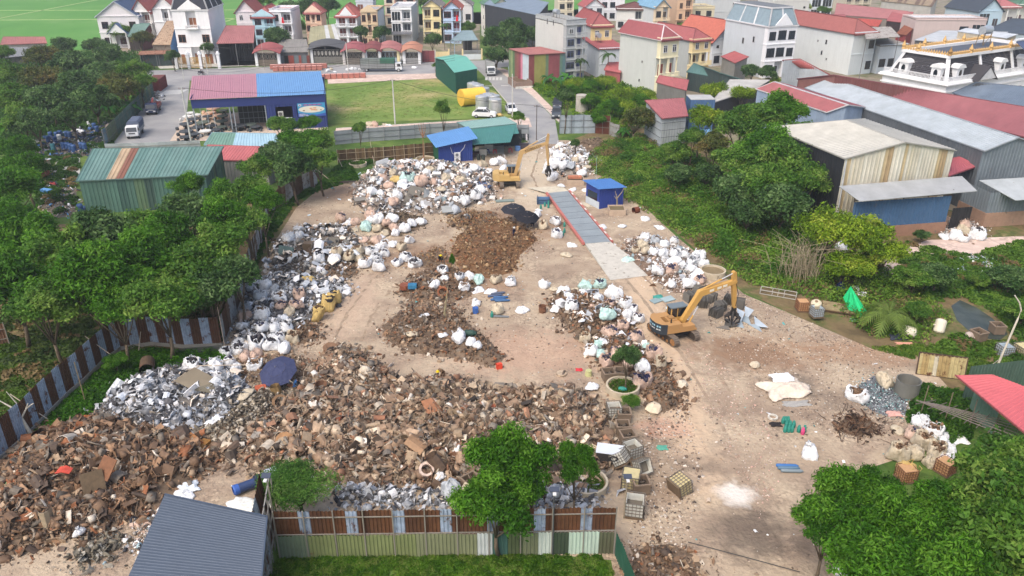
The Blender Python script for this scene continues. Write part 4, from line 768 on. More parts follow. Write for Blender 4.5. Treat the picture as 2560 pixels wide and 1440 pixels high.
b.face([q(c0_,h),ra,q(bk,h)],srgb(20,84,72)); b.face([q(f,h),q(c3,h),rb],srgb(20,84,72)); b.build('wall','paint',T)
b=MB(); e=f.normalized()*.3; b.corr(q(c0_,h)-e,q(f,h)+e,rb+e,ra-e,.4,.05,srgb(100,176,160)); b.corr(q(c3,h)+e,q(bk,h)-e,ra-e,rb+e,.4,.05,srgb(100,176,160)); b.build('roof','paint',T)
T=thing('cabin','bright blue cabin with a sky blue roof and two outdoor air conditioners by the gate','cabin',G(1097,408)); f=G(1182,401)-T.location; f.z=0; w=f.length
T.rotation_euler.z=math.atan2(f.y,f.x); b=MB(); b.corr((0,0,0),(w,0,0),(w,0,3.6),(0,0,2.9),.35,.04,srgb(20,58,140)); b.corr((0,4.4,0),(0,0,0),(0,0,2.9),(0,4.4,3.3),.35,.04,srgb(30,92,62)); b.corr((w,0,0),(w,4.4,0),(w,4.4,4),(w,0,3.6),.35,.04,srgb(20,58,140)); b.build('wall','paint',T)
b=MB(); b.corr((-.5,-.7,2.75),(w+.8,-.7,3.75),(w+.5,4.6,4.5),(-1.,4.6,3.5),.35,.04,srgb(76,136,196)); b.build('roof','paint',T)
for z in (.7,-.1):
 b=MB(); b.box(w*.45,w*.45+.95,-.45,-.1,z+.2,z+.9,WHITE); b.cyl((w*.45+.4,-.46,z+.55),(w*.45+.4,-.48,z+.55),.26,.26,srgb(120,124,128),14); b.build('air_conditioner','paint',T)
b=MB(); b.tube([(w*.45,-.12,1.3),(w*.4,-.12,1.5),(w*.35,-.12,2.5)],.04,WHITE); b.tube([(w*.62,-.12,1.5),(w*.74,-.12,2.2),(w*.78,-.12,2.8)],.04,WHITE); b.build('pipe','paint',T)
T=shed('open shop with pale and teal sheet roofs beside the blue cabin',[(1172,322,3.5),(1292,309,3.5),(1262,292,4.),(1142,306,4.)],srgb(128,164,160),srgb(150,156,158),walls=(0,0,1,1),posts=1,mt='paint')
b=MB(); O=T.location; b.corr(*[G(*p)-O for p in ((1182,362,2.7),(1276,356,2.7),(1292,310,3.4),(1172,323,3.4))],.35,.04,srgb(64,130,124)); b.corr(*[G(*p)-O for p in ((1276,336,2.9),(1298,334,2.9),(1290,311,3.4),(1276,313,3.4))],.35,.04,srgb(64,130,124)); b.build('awning','paint',T)
b=MB(); p=G(1185,385)-O; b.box(p.x,p.x+5,p.y,p.y+5,.02,.06,srgb(176,170,160)); b.box(p.x,p.x+8,p.y+5,p.y+5.1,0,2.9,srgb(60,66,70)); b.build('back_wall','concrete',T)
K=thing('kiosk','small royal blue kiosk with a sky blue roof beside the weighbridge','kiosk',G(1497,523)); f=G(1557,511)-K.location; w=f.length; K.rotation_euler.z=math.atan2(f.y,f.x)
b=MB(); b.corr((0,0,0),(w,0,0),(w,0,2.5),(0,0,2.9),.3,.04,srgb(22,58,150)); b.corr((w,0,0),(w,3.2,0),(w,3.2,2.5),(w,0,2.5),.3,.04,srgb(22,58,150)); b.corr((w,3.2,0),(0,3.2,0),(0,3.2,2.9),(w,3.2,2.5),.3,.04,srgb(22,58,150)); b.box(0,.06,0,3.2,0,1.0,srgb(196,206,214)); b.box(0,.06,0,3.2,2.1,2.9,srgb(22,58,150)); b.box(0,.06,0,.5,1.,2.1,srgb(22,58,150)); b.box(0,.06,2.8,3.2,1.,2.1,srgb(22,58,150)); b.build('wall','paint',K)
b=MB(); b.box(-.02,.03,.5,2.8,1.,2.1,srgb(60,70,80)); b.build('window','glass',K)
b=MB(); b.corr((-.5,-.4,3.),(w+.3,-.4,2.5),(w+.3,3.6,2.7),(-.5,3.6,3.2),.3,.04,srgb(48,112,182)); b.build('roof','paint',K)
b=MB(); b.box(-1.1,-.3,1,3.4,0,.15,srgb(190,180,160)); b.build('step','concrete',K); b=MB(); b.cyl((1.4,3.,2.6),(1.4,3.,6.6),.03,.02,srgb(150,190,180),5); b.build('antenna','paint',K)
WB=thing('weighbridge','steel deck weighbridge with red side rails and concrete ramps','weighbridge',G(1417,548));
n0=G(1463,615)-WB.location; n1=G(1526,610)-WB.location; f0=G(1370,488)-WB.location; f1=G(1420,483)-WB.location
z=Vector((0,0,.34)); b=MB(); b.slab(n0+z,n1+z,f1+z,f0+z,.3,srgb(150,162,168));
for k in range(1,9): b.beam(n0.lerp(f0,k/9)+z+Vector((0,0,.008)),n1.lerp(f1,k/9)+z+Vector((0,0,.008)),.05,.01,srgb(90,98,104))
b.build('deck','metal_sheet',WB)
for a,c_ in ((n0,f0),(n1,f1)): b=MB(); s_=-.2 if a is n0 else .2; b.beam(a+Vector((s_,0,.3)),c_+Vector((s_,0,.3)),.28,.32,srgb(190,104,92)); [b.beam((a.lerp(c_,(k+.1)/9))+Vector((s_,0,.47)),(a.lerp(c_,(k+.45)/9))+Vector((s_,0,.47)),.2,.02,srgb(225,222,214)) for k in range(9) if s_>0]; b.build('side_rail','paint',WB)
d=(n0-f0).normalized(); b=MB(); a0,a1=n0+d*10,n1+d*9.2+Vector((2.2,0,0)); b.face([n0+z*.9,a0+Vector((0,0,.02)),a1+Vector((0,0,.02)),n1+z*.9][0:4],srgb(188,184,174)); b.face([n0,a0,a0+Vector((0,0,.02)),n0+z*.9],srgb(180,176,165)); b.face([a1,n1,n1+z*.9,a1+Vector((0,0,.02))],srgb(180,176,165)); b.build('ramp','concrete',WB); b=MB()
e0,e1=f0-d*3.4+Vector((-2.5,0,0)),f1-d*3.4; b.face([f0+z*.9,f1+z*.9,e1+Vector((0,0,.02)),e0+Vector((0,0,.02))],srgb(200,192,172)); b.build('ramp','concrete',WB)
BS=thing('shed','slate blue roofed shed with a rusty side wall in the bottom left corner','shed',(-17,33,0)); O=BS.location
c=[G(*p)-O for p in ((250,1600,4.6),(640,1600,4.6),(668,1292,4.6),(412,1236,4.6))]; b=MB(); b.corr(c[3],c[0],c[1],c[2],.2,.018,srgb(80,92,108));
for a,e in ((c[3],c[2]),(c[2],c[1])): b.beam(a,e,.08,.12,srgb(70,84,104))
b.build('roof','paint',BS)
RW=[srgb(98,60,40),srgb(84,50,34),srgb(150,160,172),srgb(110,70,48),srgb(166,172,180),srgb(76,48,36)]
b=MB(); p0=G(705,1440,0)-O+Vector((-.1,-4,0)); p1=G(690,1318,0)-O; b.corr(p0,p1,p1+Vector((-.5,0,4.4)),p0+Vector((-.5,0,4.4)),.3,.04,stripes(RW,9,22)); b.build('wall','rust_sheet',BS)
b=MB()
for z in (.8,2.,3.2,4.2): b.beam(p0+Vector((.12,0,z)),p1+Vector((.12,0,z)),.07,.07,srgb(150,146,140))
for k in range(9): a=p0.lerp(p1,k/8); b.beam(a+Vector((.16,0,0)),a+Vector((.16,0,4.5)),.06,.06,srgb(140,136,130))
for k in range(4): a,e=p0.lerp(p1,k/4),p0.lerp(p1,(k+1)/4); b.beam(a+Vector((.22,0,.3)),e+Vector((.22,0,4.)),.05,.05,srgb(120,116,110))
b.build('wall_frame','paint',BS)
RS=thing('shed','open green walled shed with a pinkish red roof at the right edge','shed',(38,49,0)); O=RS.location
c=[G(*p)-O for p in ((2388,938,3.6),(2690,1190,3.6),(2760,1040,4.4),(2480,936,4.4))]; b=MB(); b.corr(c[0],c[1],c[2],c[3],.3,.04,srgb(196,84,92)); b.beam(c[0],c[1],.08,.12,srgb(150,70,70)); b.build('roof','paint',RS)
b=MB();
def gw(a,e,z0,z1,f): a,e=G(*a)-O,G(*e)-O; b.corr(a+Vector((0,0,z0)),e+Vector((0,0,z0)),e+Vector((0,0,z1)),a+Vector((0,0,z1)),.3,.04,f)
gw((2420,1030),(2480,1085),0,3.5,srgb(110,150,126)); gw((2480,1085),(2660,1240),2.,3.5,srgb(92,132,110)); gw((2600,1190),(2660,1240),0,2,srgb(130,170,146)); gw((2400,1010),(2560,990),0,3.6,srgb(80,110,96)); b.build('wall','metal_sheet',RS)
LT=thing('metal_lattice','long rusty scaffold lattice leaning by the red roofed shed','scaffold',G(2300,1010)); O=LT.location; b=MB()
for k in range(6):
 a=G(2290+k*10,1000+k*2,2.6-k*.2)-O; e=G(2540+k*10,1100-k*6,2.6-k*.2)-O; b.beam(a,e,.05,.05,srgb(130,120,112))
for k in range(9):
 a=G(2290+k*30,1010+k*12,2.6)-O; e=G(2340+k*27,1000+k*7,1.5)-O; b.beam(a,e,.05,.05,srgb(120,108,98))
for k in range(4): a=G(2300+k*60,1040+k*18,0)-O; b.beam(a,a+Vector((.3,.4,2.6)),.07,.07,srgb(110,96,80))
b.build('lattice','paint',LT)
# ---------------------------------------------------------------- vegetation
def inpoly(P,poly):
 x,y=P[:,0],P[:,1]; r=np.zeros(len(P),bool); n=len(poly)
 for i in range(n):
  x0,y0=poly[i]; x1,y1=poly[(i+1)%n]
  if y0==y1: continue
  c=((y0>y)!=(y1>y))&(x<(x1-x0)*(y-y0)/(y1-y0)+x0); r^=c
 return r
def sample(poly,n,g=rng):
 poly=np.array(poly); lo,hi=poly.min(0),poly.max(0); out=[]; k=0
 while k<n:
  p=g.uniform(lo,hi,(n*2+50,2)); p=p[inpoly(p,poly)]; out.append(p); k+=len(p)
 return np.concatenate(out)[:n]
def edged(P,poly):
 poly=np.array(poly); d=np.full(len(P),1e9)
 for i in range(len(poly)):
  a,b=poly[i],poly[(i+1)%len(poly)]; ab=b-a; t=np.clip(((P-a)@ab)/(ab@ab),0,1); q=a+t[:,None]*ab; d=np.minimum(d,np.linalg.norm(P-q,axis=1))
 return d
def frames(N,g):     # orthonormal frames from normals N with random spin
 N=N/np.linalg.norm(N,axis=1)[:,None]; r=g.normal(size=N.shape); U=np.cross(N,r); U/=np.linalg.norm(U,axis=1)[:,None]+1e-9; V=np.cross(N,U); return U,V,N
def leafquads(C,N,s,asp,g,fold=.25):
 U,V,N=frames(N,g); s=s[:,None]; a=U*s; b=V*s*asp; up=N*s*fold
 P=np.stack([C-a-up,C-b*.9,C+a-up*.6,C+b*.9],1); return P.reshape(-1,3),np.arange(len(C)*4).reshape(-1,4)
def crown(seed,r,hh,nb,nl,ls,pal,asp=.5,low=.25,droop=0.,br=(.28,.5)):
 g=np.random.default_rng(seed); d=g.normal(size=(nb,3)); d/=np.linalg.norm(d,axis=1)[:,None]; d[:,2]=np.where(d[:,2]<-low,-d[:,2],d[:,2])
 bc=d*np.array([r,r,hh])*g.uniform(.35,.85,(nb,1)); rb=r*g.uniform(*br,nb)
 w=rb**2; k=g.choice(nb,nl,p=w/w.sum()); dd=g.normal(size=(nl,3)); dd/=np.linalg.norm(dd,axis=1)[:,None]; dd[:,2]=np.where(dd[:,2]<-.35,-dd[:,2]*.7,dd[:,2])
 tn=6; tuft=g.integers(0,nl//tn,nl); td=dd[tuft]*1.0; cen=bc[k[tuft]]+td*rb[k[tuft]][:,None]*np.array([1,1,.8])*g.uniform(.75,1.18,nl//tn+1)[tuft][:,None]
 C=cen+g.normal(size=(nl,3))*ls*.9; C[:,2]-=droop*np.linalg.norm(C[:,:2],axis=1)**2/r
 N=td*.6+g.normal(size=(nl,3))*.55+np.array([0,0,.45]); s=ls*g.uniform(.6,1.25,nl)
 V,F=leafquads(C,N,s,asp,g); pal=np.array(pal); bt=g.random(nb)[k[tuft]]*.7+g.random(nl)*.45; bt=np.clip(bt,0,.999)*(len(pal)-1); i=bt.astype(int); f=(bt-i)[:,None]; col=pal[i]*(1-f)+pal[np.minimum(i+1,len(pal)-1)]*f
 col=col*g.uniform(.8,1.2,(nl,1)); return V,F,col,bc
def trunkmesh(name,H,r,bc,parent,col=srgb(104,92,76),n=7,lean=0.,z0=.0,white=0.):
 b=MB(); base=Vector((0,0,0)); fork=Vector((lean,0,H*.42))
 b.tube([base,base.lerp(fork,.5)+Vector((.08,-.05,0)),fork],r,col,7,r*.7)
 if white: b.tube([base,base.lerp(fork,.3)],r*1.08,srgb(214,212,204),7,r)
 g=random.Random(n); pts=[Vector(p)+Vector((0,0,H)) for p in bc]; g.shuffle(pts)
 for p in pts[:n]:
  m=fork.lerp(p,.5)+Vector((g.uniform(-.3,.3),g.uniform(-.3,.3),.2)); b.tube([fork,m,p],r*.45,col,5,r*.12)
 return b.build(name,'bark',parent,smooth=True)
DG=[srgb(54,88,36),srgb(80,118,50),srgb(106,142,64),srgb(142,166,90)]
BG_=[srgb(42,78,26),srgb(62,104,34),srgb(84,130,46),srgb(114,156,66)]
YG=[srgb(74,100,36),srgb(110,140,48),srgb(146,170,66),srgb(170,180,86)]
OG=[srgb(60,70,36),srgb(84,98,48),srgb(112,118,66),srgb(128,112,70)]
KG=[srgb(44,70,38),srgb(64,94,50),srgb(86,116,66),srgb(116,142,92)]
PALS=dict(D=DG,B=BG_,Y=YG,O=OG,K=KG)
PROTO={}
def proto(kind,i):
 key=(kind,i)
 if key in PROTO: return PROTO[key]
 sd=hash((ord(kind),i))%9999
 if kind=='B': V,F,c,bc=crown(sd,3.2,2.9,26,13000,.2,BG_,.38,br=(.18,.36))        # near trees with glossy leaves
 elif kind=='F': V,F,c,bc=crown(sd,3.2,2.2,14,16000,.15,[srgb(54,90,36),srgb(84,124,56),srgb(116,150,78)],.22,droop=.1)  # feathery
 elif kind=='Y': V,F,c,bc=crown(sd,3.2,2.0,16,8000,.19,YG,.5)
 elif kind=='O': V,F,c,bc=crown(sd,3.2,2.8,18,8000,.2,OG,.5)
 elif kind=='K': V,F,c,bc=crown(sd,3.2,2.6,24,9000,.22,KG,.6,br=(.18,.38))
 else: V,F,c,bc=crown(sd,3.2,2.7,26,11000,.19,DG,.5,br=(.16,.36))
 T=thing('broadleaf_tree','x','tree'); H=6.
 npmesh('crown',V,F,c,'leaf',T).location.z=H; trunkmesh('trunk',H,.2,bc,T,lean=.3); T['H']=H
 PROTO[key]=T; T.location=(0,-500,0); return T
TREES=[]
def tree(cx,cy,r,zc,kind,lab,group,i=None,sz=1.):
 i=len(TREES)%(3 if kind in 'DB' else 2) if i is None else i
 p=proto(kind,i); P=G(cx,cy,zc); s=r/3.4
 o=dup(p,(P.x,P.y,0),RU(0,6.28),lab,group,scale=(s,s,zc/6.*(1. if abs(zc/6-s)<.5 else 1)))
 if 'H' in o: del o['H']
 for c in o.children:
  if c.name.startswith('crown'): c.scale.z=max(.7,min(1.6,s*RU(.9,1.15)/o.scale.z)); c.rotation_euler.z=RU(-1,1)
 TREES.append(o); return o
belt=[(60,600,4.6),(30,730,4.3),(150,650,4.6),(250,610,4.6),(335,680,4.6),(232,730,4.4),(120,770,3.6),(425,620,4.3),(485,700,4.3),(400,765,3.8),(290,790,3.2),(535,630,3.8),(565,575,3.5),(520,740,3.2),(590,690,2.8),(470,545,3.6),(370,590,3.8),(620,490,3.2),(645,425,3.),(560,500,3.),(655,520,2.6),(470,470,2.6),(745,365,4.),(795,355,3.4),(735,425,3.6),(800,405,3.2),(703,320,2.8),(690,395,3.2),(768,312,2.3),(620,560,2.8)]
belt.sort(key=lambda t:(t[1]//60,t[0]))
def rowlab(items,keyy,fmt):
 rows={};
 for t in items: rows.setdefault(t[1]//keyy,[]).append(t)
 out=[]; ks=sorted(rows)
 for ri,k in enumerate(ks):
  row=sorted(rows[k]);
  for j,t in enumerate(row): out.append((t,fmt(ri,len(ks),j,len(row))))
 return out
def pos(j,n): return 'leftmost' if j==0 else ('rightmost' if j==n-1 else ORD[j]+' from left')
def rnk(i,n): return 'backmost' if i==0 else ('nearest' if i==n-1 else ORD[i])
def rp(i,n,j,m): return f'{pos(j,m)}, {rnk(i,n)} row' if m>1 else f'alone, {rnk(i,n)} row'
for t,l in rowlab(belt,60,lambda i,n,j,m:f'dense green tree left of the yard, {rp(i,n,j,m)}'): tree(t[0],t[1],t[2]*.94,RU(4.8,6.6) if t[1]>450 else 5.,'DBDKB'[len(TREES)%5],l,'trees of the belt beside the left fence')
west=[(30,480,4.),(66,430,3.4),(8,560,4.2),(40,380,3.2)]
for t,l in rowlab(west,40,lambda i,n,j,m:f'leafy tree at the left edge beside the barrel dump, {rp(i,n,j,m)}'): tree(t[0],t[1],t[2],5.,'B',l,'trees at the left edge by the dump',i=1)
thick=[(95,205,5.),(175,165,5.5),(205,215,5.5),(125,255,4.6),(40,255,5.),(232,255,4.4),(50,310,3.6),(275,190,5.2),(335,185,4.6),(160,120,4.),(235,120,3.6),(100,150,5.),(25,190,5.),(180,290,3.6),(310,225,4.4),(275,140,4.),(0,140,4),(350,210,3.2),(90,310,3.6)]
for n_,(t,l) in enumerate(rowlab(thick,45,lambda i,n,j,m:f'tree of the thicket left of the side street, {rp(i,n,j,m)}')): tree(t[0],t[1],t[2],4.8,'KO'[n_%4==3] if t[0]<330 and t[0]>60 else 'D',l,'trees of the thicket in the upper left')
street=[(695,97,3.9,5.6,'K','round dark street tree before the arched gate'),(432,142,2.4,3.6,'K','small tree left of the white villa gate'),(517,122,2.,4.,'K','clipped dark tree inside the villa gate'),(305,80,4.2,4.5,'D','pale leaved tree before the blue gabled house'),(350,100,3.6,3.5,'O','brownish tree right of the blue gabled house'),(1240,105,4.6,6.5,'K','tall dark tree left in the clump by the grey tall house'),(1236,142,4.,4.,'K','lowest dark tree of the clump behind the box truck'),(1285,75,4.4,8.,'K','highest dark tree of the clump before the slate warehouse'),(1330,92,4.6,6.,'K','dark tree touching the wall of the tall grey house'),(1290,120,4.2,5,'K','middle dark tree of the clump behind the striped shed'),(1082,104,2.9,4.,'K','dark garden tree between yellow and pale blue houses'),(1088,165,1.,2.5,'D','slim tree at the corner of the dark green shed'),(902,82,2.6,6.,'K','dark tree left of the glass fronted house') ,(955,85,3.2,6,'K','dark tree behind the tan tube house'),(1298,295,1.5,3.,'D','small bushy tree beside the yard gate post'),(1414,246,2.,6.4,'K','tall street tree right of the yard entrance'),(1590,305,3.6,3.6,'O','olive leaved tree beside the pale grey tin building'),(1665,290,1.6,3.2,'O','sparse brownish shrub before the pale grey tin building'),(1105,275,1.6,6.4,'D','slim tree behind the teal shop roof'),(900,325,1.3,4.5,'D','slim staked tree by the grey boundary wall'),(1003,128,1.3,2.6,'O','drooping small tree behind the parked truck'),(770,30,6,7,'K','dark tree behind the peach tower house'),(720,28,5,6,'K','dark tree behind the white flat roofed house'),(820,20,5,7,'K','dark tree behind the white narrow red roofed house'),(745,70,3.4,3.5,'D','tree in the gap beside the flat roofed house'),(660,6,5,7,'D','green tree far behind the pale blue hip roofed house'),(1060,4,6,7,'D','green tree behind the yellow gabled house'),(1165,72,3.,4,'D','tree between the pale blue and cream houses'),(1878,180,2.6,3.,'K','left dark tree before the mansard house'),(1916,186,2.4,3.4,'K','right dark conical tree before the mansard house'),(1740,180,.8,2,'D','low bush by the yellow fronted house'),(1712,66,2.6,2.5,'D','bush before the cream annex'),(1628,78,2.2,3.,'K','palm-like dark tree before the blue roofed house'),(2010,20,3,4,'Y','yellow green bush before the long pink roof'),(2060,28,3,3,'D','green bush beside the long pink roof'),(2250,118,2.2,2.4,'Y','yellow green bush left of the mansion'),(2466,86,2,2.4,'K','dark bush by the pale blue house'),(1930,205,2.,1.6,'Y','yellow green hedge at the end of the red sloping roof')]
for t in street: tree(t[0],t[1],t[2],t[3],t[4],t[5],'trees among the village houses')
gard=[(1440,212,2.4),(1482,220,2.8),(1515,206,2.6),(1553,238,2.8),(1600,262,2.2),(1478,256,2.4),(1530,272,2.8),(1430,236,2.),(1575,292,2.),(1500,300,2.2),(1560,268,2.4),(1620,240,1.8)]
for n_,(t,l) in enumerate(rowlab(gard,30,lambda i,n,j,m:f'bright bush of the garden right of the entrance street, {rp(i,n,j,m)}')): tree(t[0],t[1],t[2],2.4,'YB'[n_%2],l,'bushes in the garden by the entrance street')
east=[(1790,235,2.8,5.5,'Y'),(1845,325,4.2,7.,'D'),(1905,300,4.6,8.,'D'),(1962,285,4.,9.,'B'),(1990,350,4.,7.5,'D'),(1905,385,4.6,6.5,'B'),(1835,410,4.,5.5,'D'),(1965,415,4.4,6.5,'D'),(2010,460,3.4,5.4,'D'),(1900,465,4.4,5.4,'D'),(1955,515,3.8,4.4,'K'),(1845,485,3.4,4.4,'K'),(1870,540,2.8,3,'K'),(1755,300,3.,7.2,'Y'),(1780,372,2.6,5.5,'O'),(1730,350,2.6,5,'D'),(1690,385,2.8,3,'D'),(1700,440,2.4,2.4,'K'),(1770,440,2.6,2.6,'K'),(1860,240,2.4,6.,'Y'),(2020,400,2.4,4.5,'K')]
for n_,(t,l) in enumerate(rowlab(east,55,lambda i,n,j,m:f'tall tree of the grove left of the cream warehouse, {rp(i,n,j,m)}')): tree(t[0],t[1],t[2],t[3],t[4],l,'trees of the grove by the cream warehouse')
for x,y,r,z,k,l in ((2150,600,3.8,4.2,'Y','yellow green spreading tree before the blue warehouse wall, right crown'),(2075,580,3.4,4.4,'Y','yellow green spreading tree before the blue warehouse wall, left crown'),(2205,640,2.6,3.,'Y','low yellow green crown at the start of the sandy track'),(2115,665,2.8,2.4,'Y','olive bush under the dead bamboo canes'),(2290,700,2.4,2.,'D','dark green bush beside the ditch, left of the white spill'),(2340,690,2.2,2.,'K','dark green bush between ditch and white spill'),(2290,780,1.6,1.4,'D','low bush above the coconut palm'),(2530,700,2.4,1.8,'K','dark bush at the right edge above the ditch'),(2560,780,2.2,1.6,'D','bush at the right edge beside the lamp post'),(2450,700,1.6,1.2,'D','low bush right of the white spill'),(2305,590,1.2,1.,'K','small shrub before the brick base of the warehouse')): tree(x,y,r,z,k,l,'bushes and small trees by the ditch')
near=[(2110,1245,2.7,4.),(2195,1235,2.3,3.8),(2065,1330,2.5,4.),(2235,1330,2.8,4.4),(2350,1290,2.6,4.2),(2320,1380,2.9,4.6),(2160,1420,3.1,4.4),(2450,1390,3.1,4.6),(2420,1470,3.3,4.8),(2280,1470,3.1,4.6)]
for n_,(t,l) in enumerate(rowlab(near,80,lambda i,n,j,m:f'glossy leaved near tree in the lower right corner, {rp(i,n,j,m)}')): tree(t[0],t[1],t[2]*.85,t[3],'B',l,'glossy trees in the lower right corner')
dk=[(2495,1215,3.8,4.6),(2585,1190,4.2,4.6),(2560,1290,4.4,5.),(2470,1290,3.2,4.6),(2570,1420,4.4,5.2)]
for t,l in rowlab(dk,60,lambda i,n,j,m:f'duller green tree at the right edge below the red shed, {rp(i,n,j,m)}'): tree(t[0],t[1],t[2]*.85,t[3],'D',l,'duller trees at the lower right edge')
tree(1252,1160,2.5,5.6,'B','tallest bright tree at the front fence, left of the three crowns','bright trees at the front fence'); tree(1245,1265,2.7,4.,'B','bright tree leaning over the front fence below the tallest crown','bright trees at the front fence',i=1); tree(1330,1185,2.1,4.8,'B','middle bright crown behind the front fence','bright trees at the front fence',i=2); tree(1300,1235,1.9,4.,'B','low bright crown over the front fence, right of the trunk','bright trees at the front fence',i=0); tree(1440,1165,1.5,4.9,'B','rightmost bright crown rising from the big round planter','bright trees at the front fence',i=1)
tree(752,1212,2.9,2.7,'F','feathery tree behind the left end of the front fence','feathery trees'); tree(1572,895,1.3,3.4,'K','small clipped tree in the round planter by the scrap bags','planter trees'); tree(1575,1005,.95,.7,'D','low bush below the round planter','planter trees'); tree(1130,660,.35,3.,'B','tiny staked sapling in the middle of the yard','planter trees'); tree(1440,360,.9,2.8,'K','sparse small tree in the heap by the right gate','planter trees')
def frond(b,p,a,L,col,wid,drop,up=.6,n=7):
 pts=[];
 for i in range(n+1):
  t=i/n; r=L*t*(1-.15*t); z=up*L*t-drop*L*t*t; pts.append(Vector((p[0]+math.cos(a)*r,p[1]+math.sin(a)*r,p[2]+z)))
 s=Vector((-math.sin(a),math.cos(a),0))
 for i in range(n):
  w0=wid*math.sin(math.pi*min(1,(i+.15)/n)**.8); w1=wid*math.sin(math.pi*min(1,(i+1.)/n)**.8)+.02
  for sg in (-1,1): b.face([pts[i],pts[i]+s*sg*w0-Vector((0,0,w0*.35)),pts[i+1]+s*sg*w1-Vector((0,0,w1*.35)),pts[i+1]],lighten(col,RU(.8,1.2)))
def pinnate(b,p,a,L,col,drop,up=.8,n=16):
 prev=None; s=Vector((-math.sin(a),math.cos(a),0)); d0=Vector((math.cos(a),math.sin(a),0))
 for i in range(n+1):
  t=i/n; q=Vector((p[0]+math.cos(a)*L*t*.9,p[1]+math.sin(a)*L*t*.9,p[2]+up*L*t-drop*L*t*t))
  if prev:
   b.beam(prev,q,.05,.04,col); w=L*.28*math.sin(math.pi*(.12+.86*t))
   for sg in (-1,1): e=q+s*sg*w+d0*w*.5-Vector((0,0,w*.6)); b.face([prev,prev.lerp(e,.5)+Vector((0,0,.05)),e,q],lighten(col,RU(.8,1.25)))
  prev=q
def palm(px,py,H,L,lab,kind='banana',n=9,col=srgb(96,146,56),z=0,lean=0.,nm=None):
 T=thing(nm or (kind+'_plant' if kind=='banana' else kind+'_palm'),lab,'plant' if kind=='banana' else 'palm tree',G(px,py,z),RU(0,6)); b=MB(); g=random.Random(px)
 b.tube([(0,0,0),(lean*.5,0,H*.5),(lean,0,H)],.16 if kind=='banana' else .12,srgb(120,128,80) if kind=='banana' else srgb(120,112,100),7,.1); b.build('trunk','bark',T); b=MB()
 for k in range(n):
  a=k*2.4;
  if kind=='banana': frond(b,(lean,0,H-.1),a,L*g.uniform(.8,1.1),col,L*.16,g.uniform(.7,1.2),g.uniform(.5,1.1))
  else: pinnate(b,(lean,0,H),a,L*g.uniform(.85,1.1),col,g.uniform(.9,1.5),g.uniform(.5,1.1))
 b.build('crown','leaf',T); tag(T,group='palms and banana plants'); return T
palm(245,262,2.2,3.4,'banana plant deepest in the thicket'); palm(300,270,2.2,3.4,'banana plant in the middle of the clump above the green fence'); palm(345,262,3.,3.4,'tallest banana plant near the red container'); palm(330,290,1.8,3.,'lowest banana plant of the clump by the green fence',col=srgb(60,120,46)); palm(275,292,1.6,3,'dark banana plant left of the green fence',col=srgb(50,104,44)); palm(20,345,2.2,3.4,'banana plant at the left edge above the barrels'); palm(90,330,1.6,2.6,'small banana plant behind the barrel dump',col=srgb(80,120,50))
palm(1390,230,2.6,3.,'banana plant nearest the side street in the garden',col=srgb(70,120,60)); palm(1415,222,2.6,2.8,'banana plant before the striped container shed',col=srgb(80,130,60)); palm(1370,215,2,2.8,'banana plant by the brick planter on the pavement',col=srgb(66,110,56)); palm(1560,350,1.6,2.2,'banana plant on the slope by the tin building',col=srgb(70,120,50)); palm(1470,280,1.6,2.4,'banana plant in the bright garden bushes',col=srgb(120,160,80))
palm(1518,205,6.4,2.6,'areca palm before the low white rendered house','areca',col=srgb(70,100,52)); palm(1450,210,5.4,2.2,'areca palm beside the base of the tall grey house','areca',col=srgb(66,90,50)); palm(1112,125,7.,2.4,'areca palm before the pale blue tube house','areca',col=srgb(84,116,70));
palm(2215,822,1.6,3.3,'coconut palm by the orange tarp','coconut',n=12,col=srgb(112,132,70))
tree(285,905,1.1,1.3,'B','light green bush beside the rusty culvert pipe','yard weeds')
def bare(px,py,pts,lab,col=srgb(186,180,166)):
 T=thing('bare_tree',lab,'tree',G(px,py)); b=MB()
 for q in pts: b.tube(q,q_r(q),col,6,.03)
 b.build('trunk','bark',T)
def q_r(q): return .16 if abs(q[0][2])<.1 else .09
bare(80,1090,[[(0,0,0),(-.3,0,1.4),(-.9,.2,2.4),(-1.9,.3,3.1)],[(-.3,0,1.4),(-.5,.3,2.6),(-1.,.2,3.9)],[(-.4,0,1.6),(.1,.2,2.4),(.4,.1,2.9)],[(.1,.2,2.4),(.7,.3,2.8)]],'leafless pale forked tree beside the striped fence')
bare(1060,405,[[(0,0,0),(0,0,2),(0,.1,4)],[(0,.1,4),(-.4,.1,5),(-.6,0,6.2)],[(0,.1,4),(.1,0,5.2),(.2,0,6.4)],[(0,.1,4),(.4,0,5),(.5,0,6.1)],[(0,.1,4),(-.1,0,5.2),(-.2,0,6.5)]],'pollarded bare tree in the round planter by the blue cabin',srgb(150,112,84))
bare(1438,400,[[(0,0,0),(0,0,1.6),(0,.1,3)],[(0,.1,2),(.5,.1,2.6)],[(0,.1,2.6),(-.4,.1,3.3)]],'thin bare trunk in the bag heap by the right gate',srgb(110,92,76))
bare(1543,520,[[(0,0,0),(-.1,0,1.4),(-.4,.1,2.4)],[(-.1,0,1.4),(.5,.1,2.2),(.8,0,3)],[(-.1,0,1.2),(-.5,.1,1.7)]],'small bare tree in the square planter beside the kiosk',srgb(140,130,116))
bare(1110,800,[[(0,0,0),(0.2,0,1.6),(.5,.1,3.6)]],'slender leaning sapling trunk in the middle of the yard',srgb(150,140,110))
T=thing('bamboo_clump','clump of dead grey bamboo canes beside the grove','bamboo',G(2005,700)); b=MB(); g=random.Random(5)
